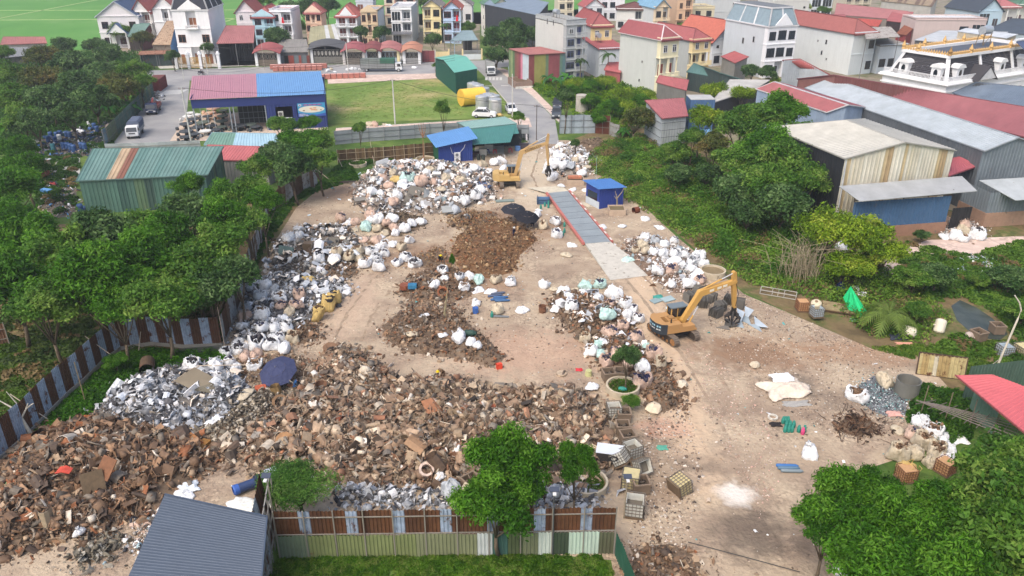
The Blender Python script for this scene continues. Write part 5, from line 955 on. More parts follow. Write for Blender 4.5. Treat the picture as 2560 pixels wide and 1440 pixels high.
for k in range(120):
 a=g.uniform(0,6.28); L=g.uniform(3.5,7.5); o=(g.gauss(0,1.2),g.gauss(0,.9),0); t=g.uniform(.15,.85); b.tube([o,(o[0]+math.cos(a)*L*.3*t,o[1]+math.sin(a)*L*.3*t,L*.55),(o[0]+math.cos(a)*L*.9*t,o[1]+math.sin(a)*L*.9*t,L*.8*(1-.3*t))],.035,lighten(srgb(160,148,122),g.uniform(.7,1.1)),4,.012)
b.build('cane','bark',T)
def cover(name,lab,poly,nm,nl,ls,pal,rr=(.5,1.4),hs=.7,z=0.,seed=1,asp=.6,mt='leaf',brown=0.):
 g=np.random.default_rng(seed); poly=[gp(*p) for p in poly]; m=sample(poly,nm,g); r=g.uniform(*rr,nm); e=edged(m,poly); r=np.minimum(r,e+.25); tone=g.random(nm); w=r**2; k=g.choice(nm,nl,p=w/w.sum())
 d=g.normal(size=(nl,3)); d/=np.linalg.norm(d,axis=1)[:,None]; d[:,2]=abs(d[:,2]); C=np.c_[m[k],np.full(nl,z)]+d*r[k][:,None]*np.array([1,1,hs])*g.uniform(.7,1.1,(nl,1))
 N=d*.6+g.normal(size=(nl,3))*.5+np.array([0,0,.5]); V,F=leafquads(C,N,ls*g.uniform(.6,1.3,nl),asp,g); pal=np.array(pal); t=np.clip(tone[k]*.75+g.random(nl)*.3,0,.999)*(len(pal)-1); i=t.astype(int); f=(t-i)[:,None]; col=pal[i]*(1-f)+pal[np.minimum(i+1,len(pal)-1)]*f
 if brown: bm=(g.random(nm)<brown)[k]; col[bm]=np.array(srgb(134,118,84))*g.uniform(.7,1.2,(bm.sum(),1))
 return tag(npmesh(name,V,F,col,mt),lab,None,None,'stuff')
cover('undergrowth','tangled green weeds covering the slope right of the yard',[(1460,400),(1500,365),(1560,330),(1620,345),(1720,370),(1800,420),(1860,520),(2010,560),(2110,640),(2200,650),(2260,700),(2330,740),(2380,800),(2310,860),(2180,840),(2080,770),(2010,740),(1880,712),(1790,650),(1690,580),(1580,510),(1500,450)],1500,120000,.15,[srgb(62,96,40),srgb(90,126,52),srgb(120,152,68),srgb(158,176,96)],rr=(.3,1.7),hs=.8,seed=3,brown=.14)
cover('weeds','weeds and creepers round the ditch on the right',[(2250,600),(2330,620),(2420,640),(2560,600),(2600,640),(2600,960),(2480,900),(2300,880),(2400,830),(2480,860),(2560,860),(2480,780),(2400,740),(2330,760),(2240,720)],500,60000,.17,[srgb(60,92,40),srgb(84,118,48),srgb(114,144,66)],rr=(.3,1.2),hs=.6,seed=4,brown=.08)
cover('grass','short grass at the edge of the yard on the right',[(2170,870),(2300,860),(2560,850),(2600,1010),(2440,1000),(2410,950),(2280,895)],700,40000,.1,[srgb(70,100,40),srgb(96,126,52),srgb(126,146,70)],rr=(.2,.6),hs=.35,seed=5)
cover('weeds','weeds inside the striped fence along the left of the yard',[(-60,1240),(0,1165),(69,1105),(115,1056),(167,1004),(208,968),(257,922),(302,888),(378,874),(462,882),(548,876),(575,900),(500,925),(400,935),(300,975),(225,1030),(200,1055),(140,1075),(80,1100),(30,1180),(-20,1270)],800,70000,.13,[srgb(44,80,26),srgb(62,106,34),srgb(90,136,46)],rr=(.3,.8),hs=.7,seed=6)
cover('weeds','weeds between the belt of trees and the bag heaps',[(560,830),(600,740),(650,640),(700,560),(740,500),(820,470),(900,450),(880,420),(980,400),(1000,395),(860,400),(800,460),(700,500),(640,600),(590,720),(545,800)],380,40000,.15,[srgb(44,78,28),srgb(66,104,38),srgb(92,126,52)],rr=(.3,1.1),hs=.7,seed=7)
cover('grass','lush grass before the front tin fence',[(700,1385),(1500,1392),(1540,1440),(1560,1520),(600,1520),(680,1440)],1600,120000,.1,[srgb(56,88,30),srgb(76,116,40),srgb(104,140,56),srgb(136,146,86)],rr=(.12,.4),hs=.6,seed=8,asp=.25)
cover('undergrowth','dark weeds on the ground under the belt of trees',[(-40,830),(0,700),(200,620),(560,560),(560,780),(440,850),(200,900),(20,1010)],700,50000,.2,[srgb(50,70,34),srgb(70,92,42),srgb(96,112,60)],rr=(.4,1.2),hs=.5,seed=9,brown=.2)
cover('grass','grass on the bank outside the striped fence',[(-60,1000),(-40,860),(120,840),(220,850),(60,1000),(-40,1110)],500,30000,.12,[srgb(70,96,40),srgb(96,124,52)],rr=(.2,.6),hs=.5,seed=10)
cover('undergrowth','low green growth under the upper left thicket',[(-40,120),(380,140),(385,230),(300,300),(240,330),(60,370),(-40,400)],600,50000,.3,[srgb(44,78,34),srgb(60,100,42),srgb(92,124,60)],rr=(1.,2.6),hs=.8,seed=11)
cover('undergrowth','weeds in and around the barrel dump',[(60,370),(240,330),(300,310),(280,370),(200,390),(190,520),(120,560),(80,480)],260,24000,.2,[srgb(50,84,34),srgb(76,110,46)],rr=(.3,1.1),hs=.7,seed=12,brown=.15)
cover('undergrowth','leafy growth filling the garden right of the entrance street',[(1345,200),(1420,190),(1640,215),(1640,300),(1560,330),(1500,310),(1440,290),(1330,220)],420,40000,.22,[srgb(60,96,34),srgb(96,134,46),srgb(150,176,66)],rr=(.7,1.8),hs=.8,seed=13)
cover('weeds','weed tufts scattered over the grassy building lot',[(825,300),(1150,290),(1180,262),(1100,240),(1080,205),(830,215)],1400,14000,.07,[srgb(112,140,66),srgb(138,158,84)],rr=(.1,.45),hs=.2,seed=14,brown=.15)
cover('weeds','weeds around the right shed lattice and glass heap',[(2275,1030),(2300,960),(2400,980),(2440,1010),(2420,1100),(2340,1110),(2270,1060)],160,14000,.14,[srgb(44,78,28),srgb(66,104,38),srgb(92,126,52)],rr=(.3,.9),hs=.8,seed=15)
cover('bushes','rounded bushes standing out of the weeds on the green slope',[(1500,385),(1560,345),(1720,380),(1800,440),(1860,540),(2010,600),(2090,680),(2010,725),(1880,690),(1790,640),(1690,565),(1580,490)],150,52000,.16,[srgb(52,88,34),srgb(82,122,48),srgb(116,152,66)],rr=(.9,2.1),hs=1.05,seed=33,brown=.08)
# ---------------------------------------------------------------- fences
def fence(label,pts,h,cols,seed=1,panel=.95,z0=0.,mt='rust_sheet',rails=(.3,.75),posts=2.8,raised=None,railcol=srgb(140,134,124),name='fence',back=False,base=None,amp=.05,world=False,group=None):
 W_=[Vector((*gp(*p),0)) if not world else Vector((*p,0)) for p in pts]; T=thing(name,label,'fence',W_[0],0,group); O=W_[0]; b=MB(); r=random.Random(seed); rb=MB(); k=0
 for a,c in zip(W_,W_[1:]):
  a,c=a-O,c-O; L=(c-a).length; n=max(1,round(L/panel)); d=(c-a)/n; nr=Vector((d.y,-d.x,0)).normalized()
  for i in range(n):
   col=cols[k%len(cols)] if seed==0 else r.choice(cols); k+=1; z1=h+r.uniform(-.06,.06); p,q=a+d*i,a+d*(i+1)
   b.corr(p+Vector((0,0,z0)),q+Vector((0,0,z0)),q+Vector((0,0,z1)),p+Vector((0,0,z1)),.19,amp,lighten(col,r.uniform(.88,1.1)))
  for u in rails: rb.beam(a+nr*(-.09 if back else .09)+Vector((0,0,z0+(h-z0)*u)),c+nr*(-.09 if back else .09)+Vector((0,0,z0+(h-z0)*u)),.06,.06,railcol)
  if posts:
   m=max(1,round(L/posts))
   for i in range(m+1): p=a.lerp(c,i/m)+nr*(-.16 if back else .16); rb.beam(p,p+Vector((0,0,h+.15)),.07,.07,railcol)
 b.build('sheet',mt,T); rb.build('rail','paint',T)
 if base:
  q=MB()
  for a,c in zip(W_,W_[1:]): q.beam(a-O+Vector((0,0,base/2)),c-O+Vector((0,0,base/2)),.25,base,srgb(150,146,138))
  q.build('base','concrete',T)
 return T
ST=[srgb(84,60,44),srgb(156,168,182),srgb(96,66,46),srgb(170,178,190)]
fence('rusty brown and blue grey striped sheet fence along the left of the yard',[(-60,1215),(0,1150),(69,1091),(115,1042),(167,990),(208,955),(257,907),(302,874),(378,862),(462,869),(556,865)],3.,[srgb(88,62,46),srgb(150,164,182)],seed=0,base=.35,rails=(.2,.85),back=True,posts=0)
fence('leaning striped tin fence climbing along the tree belt',[(560,862),(600,760),(640,650),(672,540),(759,484),(795,466)],2.8,[srgb(92,74,58),srgb(150,152,150),srgb(120,100,84),srgb(164,166,166),srgb(84,64,50)],seed=3,base=.2,back=True,posts=0)
FG=[srgb(120,140,112)]*2+[srgb(134,146,84)]*7+[srgb(140,146,104)]*4+[srgb(214,222,222),srgb(60,110,100),srgb(90,106,64),srgb(132,140,100),srgb(214,226,214),srgb(64,84,60),srgb(190,216,196),srgb(196,220,202),srgb(100,104,76)]
T=fence('front fence of rusty and blue grey sheets above green sheets',[(702,1392),(990,1388),(1533,1380)],3.6,[srgb(92,62,42),srgb(100,66,44),srgb(146,160,180),srgb(84,56,40)],seed=0,panel=.72,z0=1.7,rails=(.08,.78),posts=2.)
O=T.location; b=MB(); a,c=G(702,1392)-O+Vector((0,-.12,0)),G(1533,1380)-O+Vector((0,-.12,0)); n=len(FG)
for i in range(n): p,q=a.lerp(c,i/n),a.lerp(c,(i+1)/n); z=RU(1.74,1.86); b.corr(p,q,q+Vector((0,0,z)),p+Vector((0,0,z)),.22,.05,FG[i])
b.build('green_sheet','metal_sheet',T)
fence('dark green sheet wall at the right end of the front fence',[(1537,1385),(1560,1440),(1590,1520)],1.9,[srgb(36,90,72)],seed=2,mt='paint',rails=(),posts=0)
fence('brown bamboo slat fence at the back left of the yard',[(845,410),(960,402),(1086,390)],2.3,[srgb(104,84,60),srgb(90,72,52),srgb(118,98,70)],seed=4,panel=.5,mt='bark',posts=1.6,railcol=srgb(176,160,130))
fence('grey metal boundary wall behind the bamboo fence',[(838,362),(923,354),(1075,343),(1150,340),(1322,345)],2.4,[srgb(160,168,174),srgb(150,160,168)],seed=5,panel=2.6,mt='metal_sheet',posts=3.,railcol=srgb(120,124,128),amp=.03)
fence('pale blue sheet fence with a rusty end right of the yard gate',[(1398,334),(1487,333)],3.4,[srgb(178,192,202),srgb(170,186,198)],seed=6,mt='metal_sheet',panel=1.,posts=2.4,railcol=srgb(110,112,112),rails=(.35,.7)); fence('rusty brown fence panels beside the pale blue fence',[(1488,333),(1524,336)],3.4,[srgb(110,62,48),srgb(104,60,46),srgb(190,204,214)],seed=0,panel=1.3,rails=(.35,.7),posts=1.6); fence('dull grey low fence panel right of the rusty panels',[(1524,338),(1548,346)],2.4,[srgb(150,152,150)],seed=7)
fence('green and rust sheet fence along the left side street',[(272,362),(330,300),(385,240)],3.,[srgb(70,120,110),srgb(110,130,90),srgb(120,130,96),srgb(80,124,110)],seed=8,mt='metal_sheet',panel=2.4,posts=3.,railcol=srgb(110,120,110))
fence('pale blue sheet fence end by the barrel dump',[(262,368),(272,362)],3.,[srgb(110,150,170)],seed=9,mt='metal_sheet',posts=2.)
fence('silvery sheet fence behind the dark green shed',[(268,392),(400,388),(505,383)],2.2,[srgb(186,196,202),srgb(196,204,208)],seed=10,mt='metal_sheet',panel=1.1,posts=0)
fence('old grey tin fence piece at the left edge under the trees',[(-30,870),(25,860)],2.2,[srgb(150,160,160),srgb(120,90,70)],seed=11,panel=.9)
def leanpanel(lab,a,c,h,col,mt='rust_sheet',lean=.5):
 P,Q=G(*a),G(*c); T=thing('leaning_gate',lab,'panel',P); d=Q-P; nr=Vector((-d.y,d.x,0)).normalized(); b=MB(); b.corr((0,0,0),d,d+nr*lean+Vector((0,0,h)),nr*lean+Vector((0,0,h)),.3,.05,col); b.build('sheet',mt,T); b=MB()
 for p,q in (((0,0,0),d),(nr*lean+Vector((0,0,h)),d+nr*lean+Vector((0,0,h))),((0,0,0),nr*lean+Vector((0,0,h))),(d,d+nr*lean+Vector((0,0,h)))): b.beam(p,q,.1,.1,srgb(84,64,50))
 b.build('frame','paint',T); return T
leanpanel('stained corrugated gate panel leaning above the broken glass heap',(2290,935),(2410,950),1.9,stripes([srgb(178,164,120),srgb(160,140,96),srgb(186,180,160)],4,9))
# ---------------------------------------------------------------- scrap pieces
def tmpl(fn):
 b=MB(); fn(b); F=[];
 for f in b.f:
  if len(f)==4: F.append(f)
  else:
   for k in range(1,len(f)-1): F.append([f[0],f[k],f[k+1],f[k+1]])
 return np.array(b.v),np.array([f for f in F if len(set(f))==4]+[f for f in F if len(set(f))<4])
K_=(1,1,1)
def t_plate(b): b.box(-.5,.5,-.4,.4,-.02,.02,K_)
def t_bent(b): b.slab((-.5,-.4,0),(0,-.4,.12),(0,.4,.12),(-.5,.4,0),.04,K_); b.slab((0,-.4,.12),(.5,-.3,-.1),(.45,.4,-.14),(0,.4,.12),.04,K_)
def t_curl(b):
 P=[(.5*math.cos(a),.5*math.sin(a)) for a in np.linspace(.2,2.6,5)]
 for p,q in zip(P,P[1:]): b.slab((p[0],-.5,p[1]),(q[0],-.5,q[1]),(q[0],.5,q[1]),(p[0],.5,p[1]),.03,K_)
def t_box(b): b.box(-.5,.5,-.35,.35,-.25,.25,K_)
def t_L(b): b.box(-.8,.8,-.1,.1,-.02,.02,K_); b.box(-.8,.8,.08,.12,.02,.2,K_)
def t_rod(b): b.cyl((-.9,0,0),(.9,0,0),.04,.04,K_,5)
def t_pipe(b): b.cyl((-.6,0,0),(.6,0,0),.18,.18,K_,8,cap=False); b.cyl((.6,0,0),(-.6,0,0),.14,.14,K_,8,cap=False)
def t_ring(b):
 for k in range(10):
  a,c=k*.628,(k+1)*.628; b.slab((.5*math.cos(a),.5*math.sin(a),.1),(.5*math.cos(c),.5*math.sin(c),.1),(.34*math.cos(c),.34*math.sin(c),.1),(.34*math.cos(a),.34*math.sin(a),.1),.18,K_)
def t_disc(b): b.cyl((0,0,-.08),(0,0,.08),.5,.5,K_,10)
def t_lump(b):
 g=random.Random(3); b.lathe((0,0,-.35),[(.05,0),(.35,.05),(.5,.3),(.38,.6),(.05,.7)],K_,7); b.v=[(x*g.uniform(.75,1.2),y*g.uniform(.75,1.2),z*g.uniform(.8,1.1)) for x,y,z in b.v]
def t_frame(b): [b.box(*q,-.04,.04,K_) for q in ((-.5,.5,-.4,-.3),(-.5,.5,.3,.4),(-.5,-.4,-.3,.3),(.4,.5,-.3,.3))]
def t_chunk(b):
 b.box(-.4,.2,-.25,.25,-.2,.2,K_); b.cyl((.2,0,0),(.5,0,0),.16,.12,K_,7); b.box(-.2,.0,-.4,.25,-.1,.28,K_)
def t_wire(b): b.tube([(-.8,0,0),(-.3,.2,.1),(.1,-.15,.2),(.5,.1,.05),(.8,-.1,-.1)],.035,K_,4)
def t_shard(b): b.face([(-.6,-.3,0),(.1,-.5,.05),(.55,-.1,.15),(.1,.45,0)],K_); b.face([(-.6,-.3,.03),(.1,.45,.03),(-.45,.25,-.1),(-.5,.0,-.06)],K_)
TM={n:tmpl(f) for n,f in dict(wire=t_wire,shard=t_shard,plate=t_plate,bent=t_bent,curl=t_curl,box=t_box,L=t_L,rod=t_rod,pipe=t_pipe,ring=t_ring,disc=t_disc,lump=t_lump,frame=t_frame,chunk=t_chunk).items()}
def randrot(n,g,flat=0.):
 q=g.normal(size=(n,4)); q[:,1:3]*=(1-flat); q/=np.linalg.norm(q,axis=1)[:,None]; w,x,y,z=q.T
 return np.stack([1-2*(y*y+z*z),2*(x*y-z*w),2*(x*z+y*w),2*(x*y+z*w),1-2*(x*x+z*z),2*(y*z-x*w),2*(x*z-y*w),2*(y*z+x*w),1-2*(x*x+y*y)],1).reshape(n,3,3)
def strew(name,lab,P,kinds,size,pal,g,mt='scrap',flat=.3,parent=None,pw=None):
 n=len(P); ks=list(kinds); w=np.array([kinds[k] for k in ks],float); ch=g.choice(len(ks),n,p=w/w.sum()); pal=np.array(pal); VV=[];FF=[];CC=[];o=0
 for i,k in enumerate(ks):
  idx=np.where(ch==i)[0]
  if not len(idx): continue
  V,F=TM[k]; m=len(idx); Rm=randrot(m,g,flat); s=size[0]*.8*(size[1]*1.15/size[0]/.8)**(g.random(m)**2.5); sc=s[:,None]*g.uniform(.7,1.3,(m,3))
  X=np.einsum('nij,nkj->nki',Rm,V[None]*sc[:,None,:])+P[idx][:,None,:]
  VV.append(X.reshape(-1,3)); FF.append((F[None]+(np.arange(m)*len(V))[:,None,None]).reshape(-1,4)+o); o+=m*len(V)
  c=pal[g.choice(len(pal),m,p=pw)]*g.uniform(.7,1.25,(m,1)); CC.append(np.repeat(c,len(F),0)*g.uniform(.9,1.1,(m*len(F),1)))
 F=np.concatenate(FF); C=np.concatenate(CC); V=np.concatenate(VV); tri=F[:,2]==F[:,3]
 me=bpy.data.meshes.new(name); tot=np.where(tri,3,4); st=np.r_[0,np.cumsum(tot)[:-1]]; fl=F.ravel()[np.c_[np.ones((len(F),3),bool),~tri].ravel()]
 me.vertices.add(len(V)); me.vertices.foreach_set('co',V.astype(np.float32).ravel()); me.loops.add(len(fl)); me.loops.foreach_set('vertex_index',fl.astype(np.int32)); me.polygons.add(len(F)); me.polygons.foreach_set('loop_start',st.astype(np.int32)); me.update()
 a=me.attributes.new('Col','FLOAT_COLOR','FACE'); c4=np.ones((len(F),4),np.float32); c4[:,:3]=C; a.data.foreach_set('color',c4.ravel()); me.materials.append(MATS[mt])
 ob=bpy.data.objects.new(name,me); S.collection.objects.link(ob)
 if parent: ob.parent=parent
 return tag(ob,lab,None,None,'stuff') if lab else ob
HEAPS=[]
class Field:
 def __init__(s,poly,h,Rr,seed):
  s.poly=[gp(*p) for p in poly]; s.h=h; s.R=Rr; g=np.random.default_rng(seed); s.k=g.uniform(-1.1,1.1,(7,2)); s.ph=g.uniform(0,6.28,7)
 def __call__(s,P):
  ins=inpoly(P,s.poly); e=edged(P,s.poly); n=sum(np.sin(P@k+p) for k,p in zip(s.k,s.ph))/4.
  return np.where(ins,s.h*(1-np.exp(-e/s.R))*np.clip(.72+.4*n,.3,1.3),0.)
def HZ(x,y):
 return max([float(f(np.array([[x,y]]))[0]) for f in HEAPS]+[0.])
RUSTP=[srgb(146,122,100),srgb(124,102,84),srgb(164,142,120),srgb(152,114,90),srgb(98,86,76),srgb(176,158,136),srgb(196,184,166),srgb(134,126,116),srgb(72,64,58),srgb(162,142,118),srgb(214,208,200),srgb(160,112,84)]
RW_=[.15,.14,.14,.05,.1,.11,.07,.09,.05,.07,.02,.01]
DRUST=[srgb(132,106,84),srgb(110,88,70),srgb(146,116,90),srgb(88,74,64),srgb(160,138,114),srgb(150,98,66),srgb(126,116,104),srgb(196,186,172)]; DW=[.2,.21,.14,.16,.1,.04,.11,.04]
ORST=[srgb(140,112,80),srgb(122,92,64),srgb(156,128,94),srgb(100,78,58),srgb(170,148,116),srgb(148,100,68),srgb(84,68,54)]; OW=[.2,.18,.18,.14,.12,.1,.08]
SILV=[srgb(158,162,168),srgb(186,190,196),srgb(120,122,126),srgb(88,88,92),srgb(206,206,208),srgb(150,140,126),srgb(60,60,64)]; SW=[.2,.2,.16,.14,.12,.1,.08]
MIX=[srgb(224,220,214),srgb(196,172,156),srgb(160,154,146),srgb(110,104,98),srgb(238,238,238),srgb(60,60,66),srgb(128,100,78),srgb(150,170,176)]; MW=[.2,.14,.14,.1,.2,.07,.11,.04]
KR=dict(plate=2,bent=5,shard=4,curl=2.4,box=.6,L=2.6,rod=2,wire=3,pipe=1.2,ring=.7,disc=.4,lump=.8,frame=.5,chunk=2)
KS=dict(chunk=4,lump=1.6,ring=1.4,disc=.6,box=.6,shard=3,rod=1,bent=3,wire=2,curl=1)
KP=dict(plate=2,shard=5,bent=5,curl=3,box=.5,L=1.5,lump=1,wire=1.5)
def heap(lab,poly,h,n,size,pal,pw,kinds,Rr=1.6,seed=1,base=srgb(116,98,80),mt='scrap',name='scrap_heap',edge=.65):
 f=Field(poly,h,Rr,seed); HEAPS.append(f); g=np.random.default_rng(seed+100); P=sample(f.poly,n,g); z=f(P)
 nz=np.sin(P[:,0]*.9+seed)+np.sin(P[:,1]*.8+seed*2)+np.sin((P[:,0]-P[:,1])*.5); P=P[nz+g.normal(size=n)*.7>-1.7]; n=len(P); P=P+g.normal(size=P.shape)*edge; z=f(P); P3=np.c_[P,np.maximum(z,0)+g.uniform(-.12,.16,n)*np.minimum(1,.4+z)+size[0]*.2]
 pts=np.array(f.poly); lo,hi=pts.min(0)-.2,pts.max(0)+.2; st=.45; xs=np.arange(lo[0],hi[0]+st,st); ys=np.arange(lo[1],hi[1]+st,st); gx,gy=np.meshgrid(xs,ys); Q=np.c_[gx.ravel(),gy.ravel()]; zz=f(Q)*.92-.03; zz[~inpoly(Q,f.poly)]=-.06
 nx=len(xs); V=np.c_[Q,zz]; F=[[j*nx+i,j*nx+i+1,(j+1)*nx+i+1,(j+1)*nx+i] for j in range(len(ys)-1) for i in range(nx-1) if max(zz[j*nx+i],zz[j*nx+i+1],zz[(j+1)*nx+i])>-.05]
 o=strew(name,None,P3,kinds,size,pal,g,mt,pw=pw,flat=.35)
 b=npmesh('heap_core',V,np.array(F),np.tile(np.array(base)[None],(len(F),1))*g.uniform(.8,1.2,(len(F),1)),'scrap',None,False)
 bm=bmesh.new(); bm.from_mesh(o.data); bm.from_mesh(b.data); bm.to_mesh(o.data); bm.free(); bpy.data.objects.remove(b)
 return tag(o,lab,None,None,'stuff')
heap('dark rusty heap of machine scrap in the lower left corner',[(-80,1290),(0,1170),(70,1090),(150,1062),(260,1045),(340,1062),(470,1088),(560,1140),(470,1215),(400,1270),(270,1325),(110,1360),(-40,1410)],2.2,15000,(.13,.9),DRUST,DW,KR,seed=1,Rr=2.4)
heap('huge brown heap of mixed rusty iron across the front of the yard',[(545,1135),(610,1080),(700,1010),(760,960),(800,900),(840,868),(900,880),(960,930),(1000,950),(1100,945),(1250,980),(1400,960),(1480,1000),(1525,1060),(1528,1150),(1480,1215),(1250,1235),(1000,1225),(850,1215),(740,1180),(640,1180)],1.5,32000,(.11,.9),RUSTP,RW_,KR,seed=2,Rr=2.2)
heap('shiny heap of crumpled silver foil and aluminium sheet on the left',[(225,1030),(300,965),(400,925),(520,905),(600,945),(640,1000),(560,1050),(420,1085),(300,1060)],1.3,5200,(.14,.75),SILV,SW,KP,seed=3,Rr=1.4,base=srgb(110,106,102))
heap('grey brown gearbox castings between the silver and brown heaps',[(590,985),(700,955),(745,990),(660,1065),(560,1115),(480,1085),(560,1040)],.8,3600,(.1,.4),[srgb(120,112,98),srgb(150,138,118),srgb(92,82,70),srgb(70,64,58),srgb(176,168,154)],None,KS,seed=4,Rr=1.)
heap('rusty heap of small castings with rags in the middle of the yard',[(955,815),(1000,780),(1080,770),(1150,790),(1220,850),(1262,895),(1230,918),(1160,900),(1020,880),(965,850)],1.,3000,(.1,.5),DRUST,DW,KS,seed=5,Rr=1.2)
heap('broad orange brown heap of broken gears left of the parasols',[(1125,640),(1140,590),(1190,560),(1260,545),(1330,575),(1345,600),(1300,640),(1285,680),(1230,696),(1160,690)],1.,3600,(.1,.4),ORST,OW,KS,seed=6,Rr=2.,base=srgb(116,86,58))
heap('low brown strip of scrap behind the gear heap',[(1120,548),(1170,528),(1240,530),(1250,556),(1180,572),(1130,568)],.6,1600,(.1,.4),ORST,OW,KS,seed=7,Rr=1.)
heap('scatter of brown scrap left of the gear heap',[(1040,640),(1110,610),(1135,660),(1140,690),(1080,680),(1030,660)],.25,900,(.08,.35),ORST,OW,KS,seed=8,Rr=1.)
heap('mixed pale heap of plastic, sacks and sheet by the blue cabin',[(880,500),(895,450),(960,408),(1080,405),(1140,412),(1200,420),(1230,430),(1232,470),(1240,500),(1180,512),(1090,535),(1000,530),(930,545)],1.5,6500,(.15,.8),MIX,MW,KP,seed=9,Rr=1.8,base=srgb(120,110,100))
heap('grey heap of sheet metal and wire at the left side of the yard',[(680,690),(690,600),(760,572),(860,560),(905,600),(900,650),(830,690),(760,700)],.9,3000,(.15,.85),[srgb(110,108,104),srgb(84,80,76),srgb(150,146,140),srgb(60,58,58),srgb(134,112,92),srgb(190,190,188)],None,KR,seed=10,Rr=1.4,base=srgb(100,90,80))
heap('silvery heap of cans and foil under the left bags',[(575,880),(600,800),(620,720),(660,690),(760,690),(860,700),(880,735),(800,780),(740,820),(700,850)],1.1,5200,(.12,.6),SILV,SW,KP,seed=11,Rr=1.4,base=srgb(104,100,96))
heap('dark rusty heap under the bags right of the yard centre',[(1365,760),(1400,735),(1500,740),(1560,780),(1600,850),(1630,900),(1600,940),(1500,910),(1470,860),(1400,800)],1.3,4600,(.12,.6),DRUST,DW,KR,seed=12,Rr=1.3)
heap('rusty plate heap right of the round planter',[(1600,940),(1650,900),(1690,955),(1705,1010),(1655,1035),(1615,1005)],.8,1700,(.14,.6),DRUST,DW,KR,seed=13,Rr=1.)
heap('mixed heap with coils and buckets by the sapling',[(1000,720),(1040,680),(1120,668),(1200,700),(1180,740),(1110,765),(1020,760)],.6,1800,(.12,.6),DRUST,DW,KR,seed=14,Rr=1.)
heap('pale brown castings just below the sapling',[(1000,760),(1080,750),(1170,775),(1150,800),(1040,790)],.3,900,(.1,.4),RUSTP,RW_,KS,seed=15,Rr=1.)
heap('silver scrap with crates along the inside of the front fence',[(840,1215),(1000,1225),(1240,1230),(1480,1215),(1500,1255),(1200,1258),(850,1252)],.7,3200,(.15,.7),SILV,SW,KP,seed=16,Rr=.8,base=srgb(100,96,90))
heap('small pile of grey engine parts near the bottom edge',[(190,1395),(230,1345),(285,1350),(290,1380),(250,1405),(205,1415)],.4,420,(.15,.6),[srgb(120,114,100),srgb(90,84,74),srgb(160,156,146)],None,KS,seed=17,Rr=.8)
heap('thin strip of grey scrap beside the slate roofed shed',[(330,1390),(350,1310),(395,1270),(400,1300),(370,1370)],.3,420,(.12,.5),MIX,MW,KS,seed=18,Rr=.8)
heap('rusty bits at the bottom edge right of the front fence',[(1570,1440),(1580,1370),(1680,1355),(1760,1400),(1740,1470),(1600,1500)],.4,900,(.12,.6),DRUST,DW,KR,seed=19,Rr=1.)
heap('glinting heap of broken blue glass on the right',[(2140,965),(2180,935),(2230,950),(2275,1000),(2270,1040),(2200,1040),(2150,1010)],.4,4200,(.04,.14),[srgb(120,124,130),srgb(170,190,190),srgb(90,92,98),srgb(214,220,222),srgb(110,160,160),srgb(60,60,66)],None,dict(plate=2,bent=1,box=1),seed=20,Rr=1.5,base=srgb(120,122,126),name='glass_heap',edge=.5)
heap('pile of brown rods and coils right of the gas bottles',[(2090,1055),(2130,1035),(2180,1050),(2195,1080),(2150,1095),(2100,1085)],.3,480,(.2,.6),[srgb(84,60,46),srgb(110,84,64),srgb(60,48,40)],None,dict(rod=4,L=1,ring=1),seed=21,Rr=.7)
heap('white and grey heap of sacks by the right gate post',[(1372,420),(1380,370),(1440,358),(1500,400),(1470,440),(1400,445)],1.1,2400,(.15,.6),MIX,MW,KP,seed=22,Rr=1.2,base=srgb(150,140,128))
heap('mixed rubble under the bags left of the green slope',[(1560,650),(1560,600),(1620,590),(1700,610),(1765,660),(1750,720),(1690,735),(1620,690)],.6,2600,(.12,.5),MIX,MW,KR,seed=23,Rr=1.2,base=srgb(120,100,84))
heap('rusty curls below the lower left bags',[(720,850),(750,800),(800,815),(795,850),(760,862)],.5,620,(.12,.45),DRUST,DW,KR,seed=24,Rr=.7)
heap('rusty scraps in front of the cream bags',[(800,650),(880,655),(900,680),(860,705),(805,690)],.4,700,(.12,.45),DRUST,DW,KS,seed=25,Rr=.7)
heap('brown wire nests beside the pale sack pile',[(930,540),(1000,530),(1060,545),(1050,575),(980,590),(940,575)],.7,900,(.12,.5),[srgb(96,84,66),srgb(74,64,52),srgb(120,104,82)],None,KR,seed=26,Rr=1.)
heap('castings strewn below the round parasol',[(560,960),(600,900),(700,880),(790,900),(780,930),(740,950),(690,960)],.3,1300,(.1,.4),RUSTP,RW_,KS,seed=27,Rr=1.)
heap('dump of plastic waste and sheets behind the side street fence',[(70,390),(90,350),(200,320),(290,300),(330,270),(350,290),(270,350),(250,385),(130,400)],.7,2600,(.15,.8),[srgb(60,96,140),srgb(214,216,220),srgb(120,120,120),srgb(60,64,70),srgb(150,140,130),srgb(40,60,100)],None,KP,seed=28,Rr=1.5,base=srgb(90,84,76))
heap('litter of plastic and wood left of the dark green shed',[(100,520),(110,440),(150,430),(195,470),(190,540),(140,545)],.3,800,(.12,.6),[srgb(80,140,190),srgb(214,216,220),srgb(140,110,90),srgb(60,64,70),srgb(170,160,150)],None,KP,seed=29,Rr=1.5,base=srgb(110,100,84))
heap('white plastic and net spill among the weeds by the ditch',[(2390,690),(2410,640),(2470,640),(2515,680),(2490,700),(2430,705)],.4,1500,(.12,.5),[srgb(206,208,204),srgb(170,190,196),srgb(150,140,130)],None,KP,seed=30,Rr=1.2,base=srgb(170,168,160))
heap('bags and rags heaped at the dark warehouse gate',[(2345,590),(2350,555),(2400,545),(2460,560),(2455,590),(2400,600)],.5,700,(.15,.5),MIX,MW,KP,seed=31,Rr=1.,base=srgb(150,140,134))
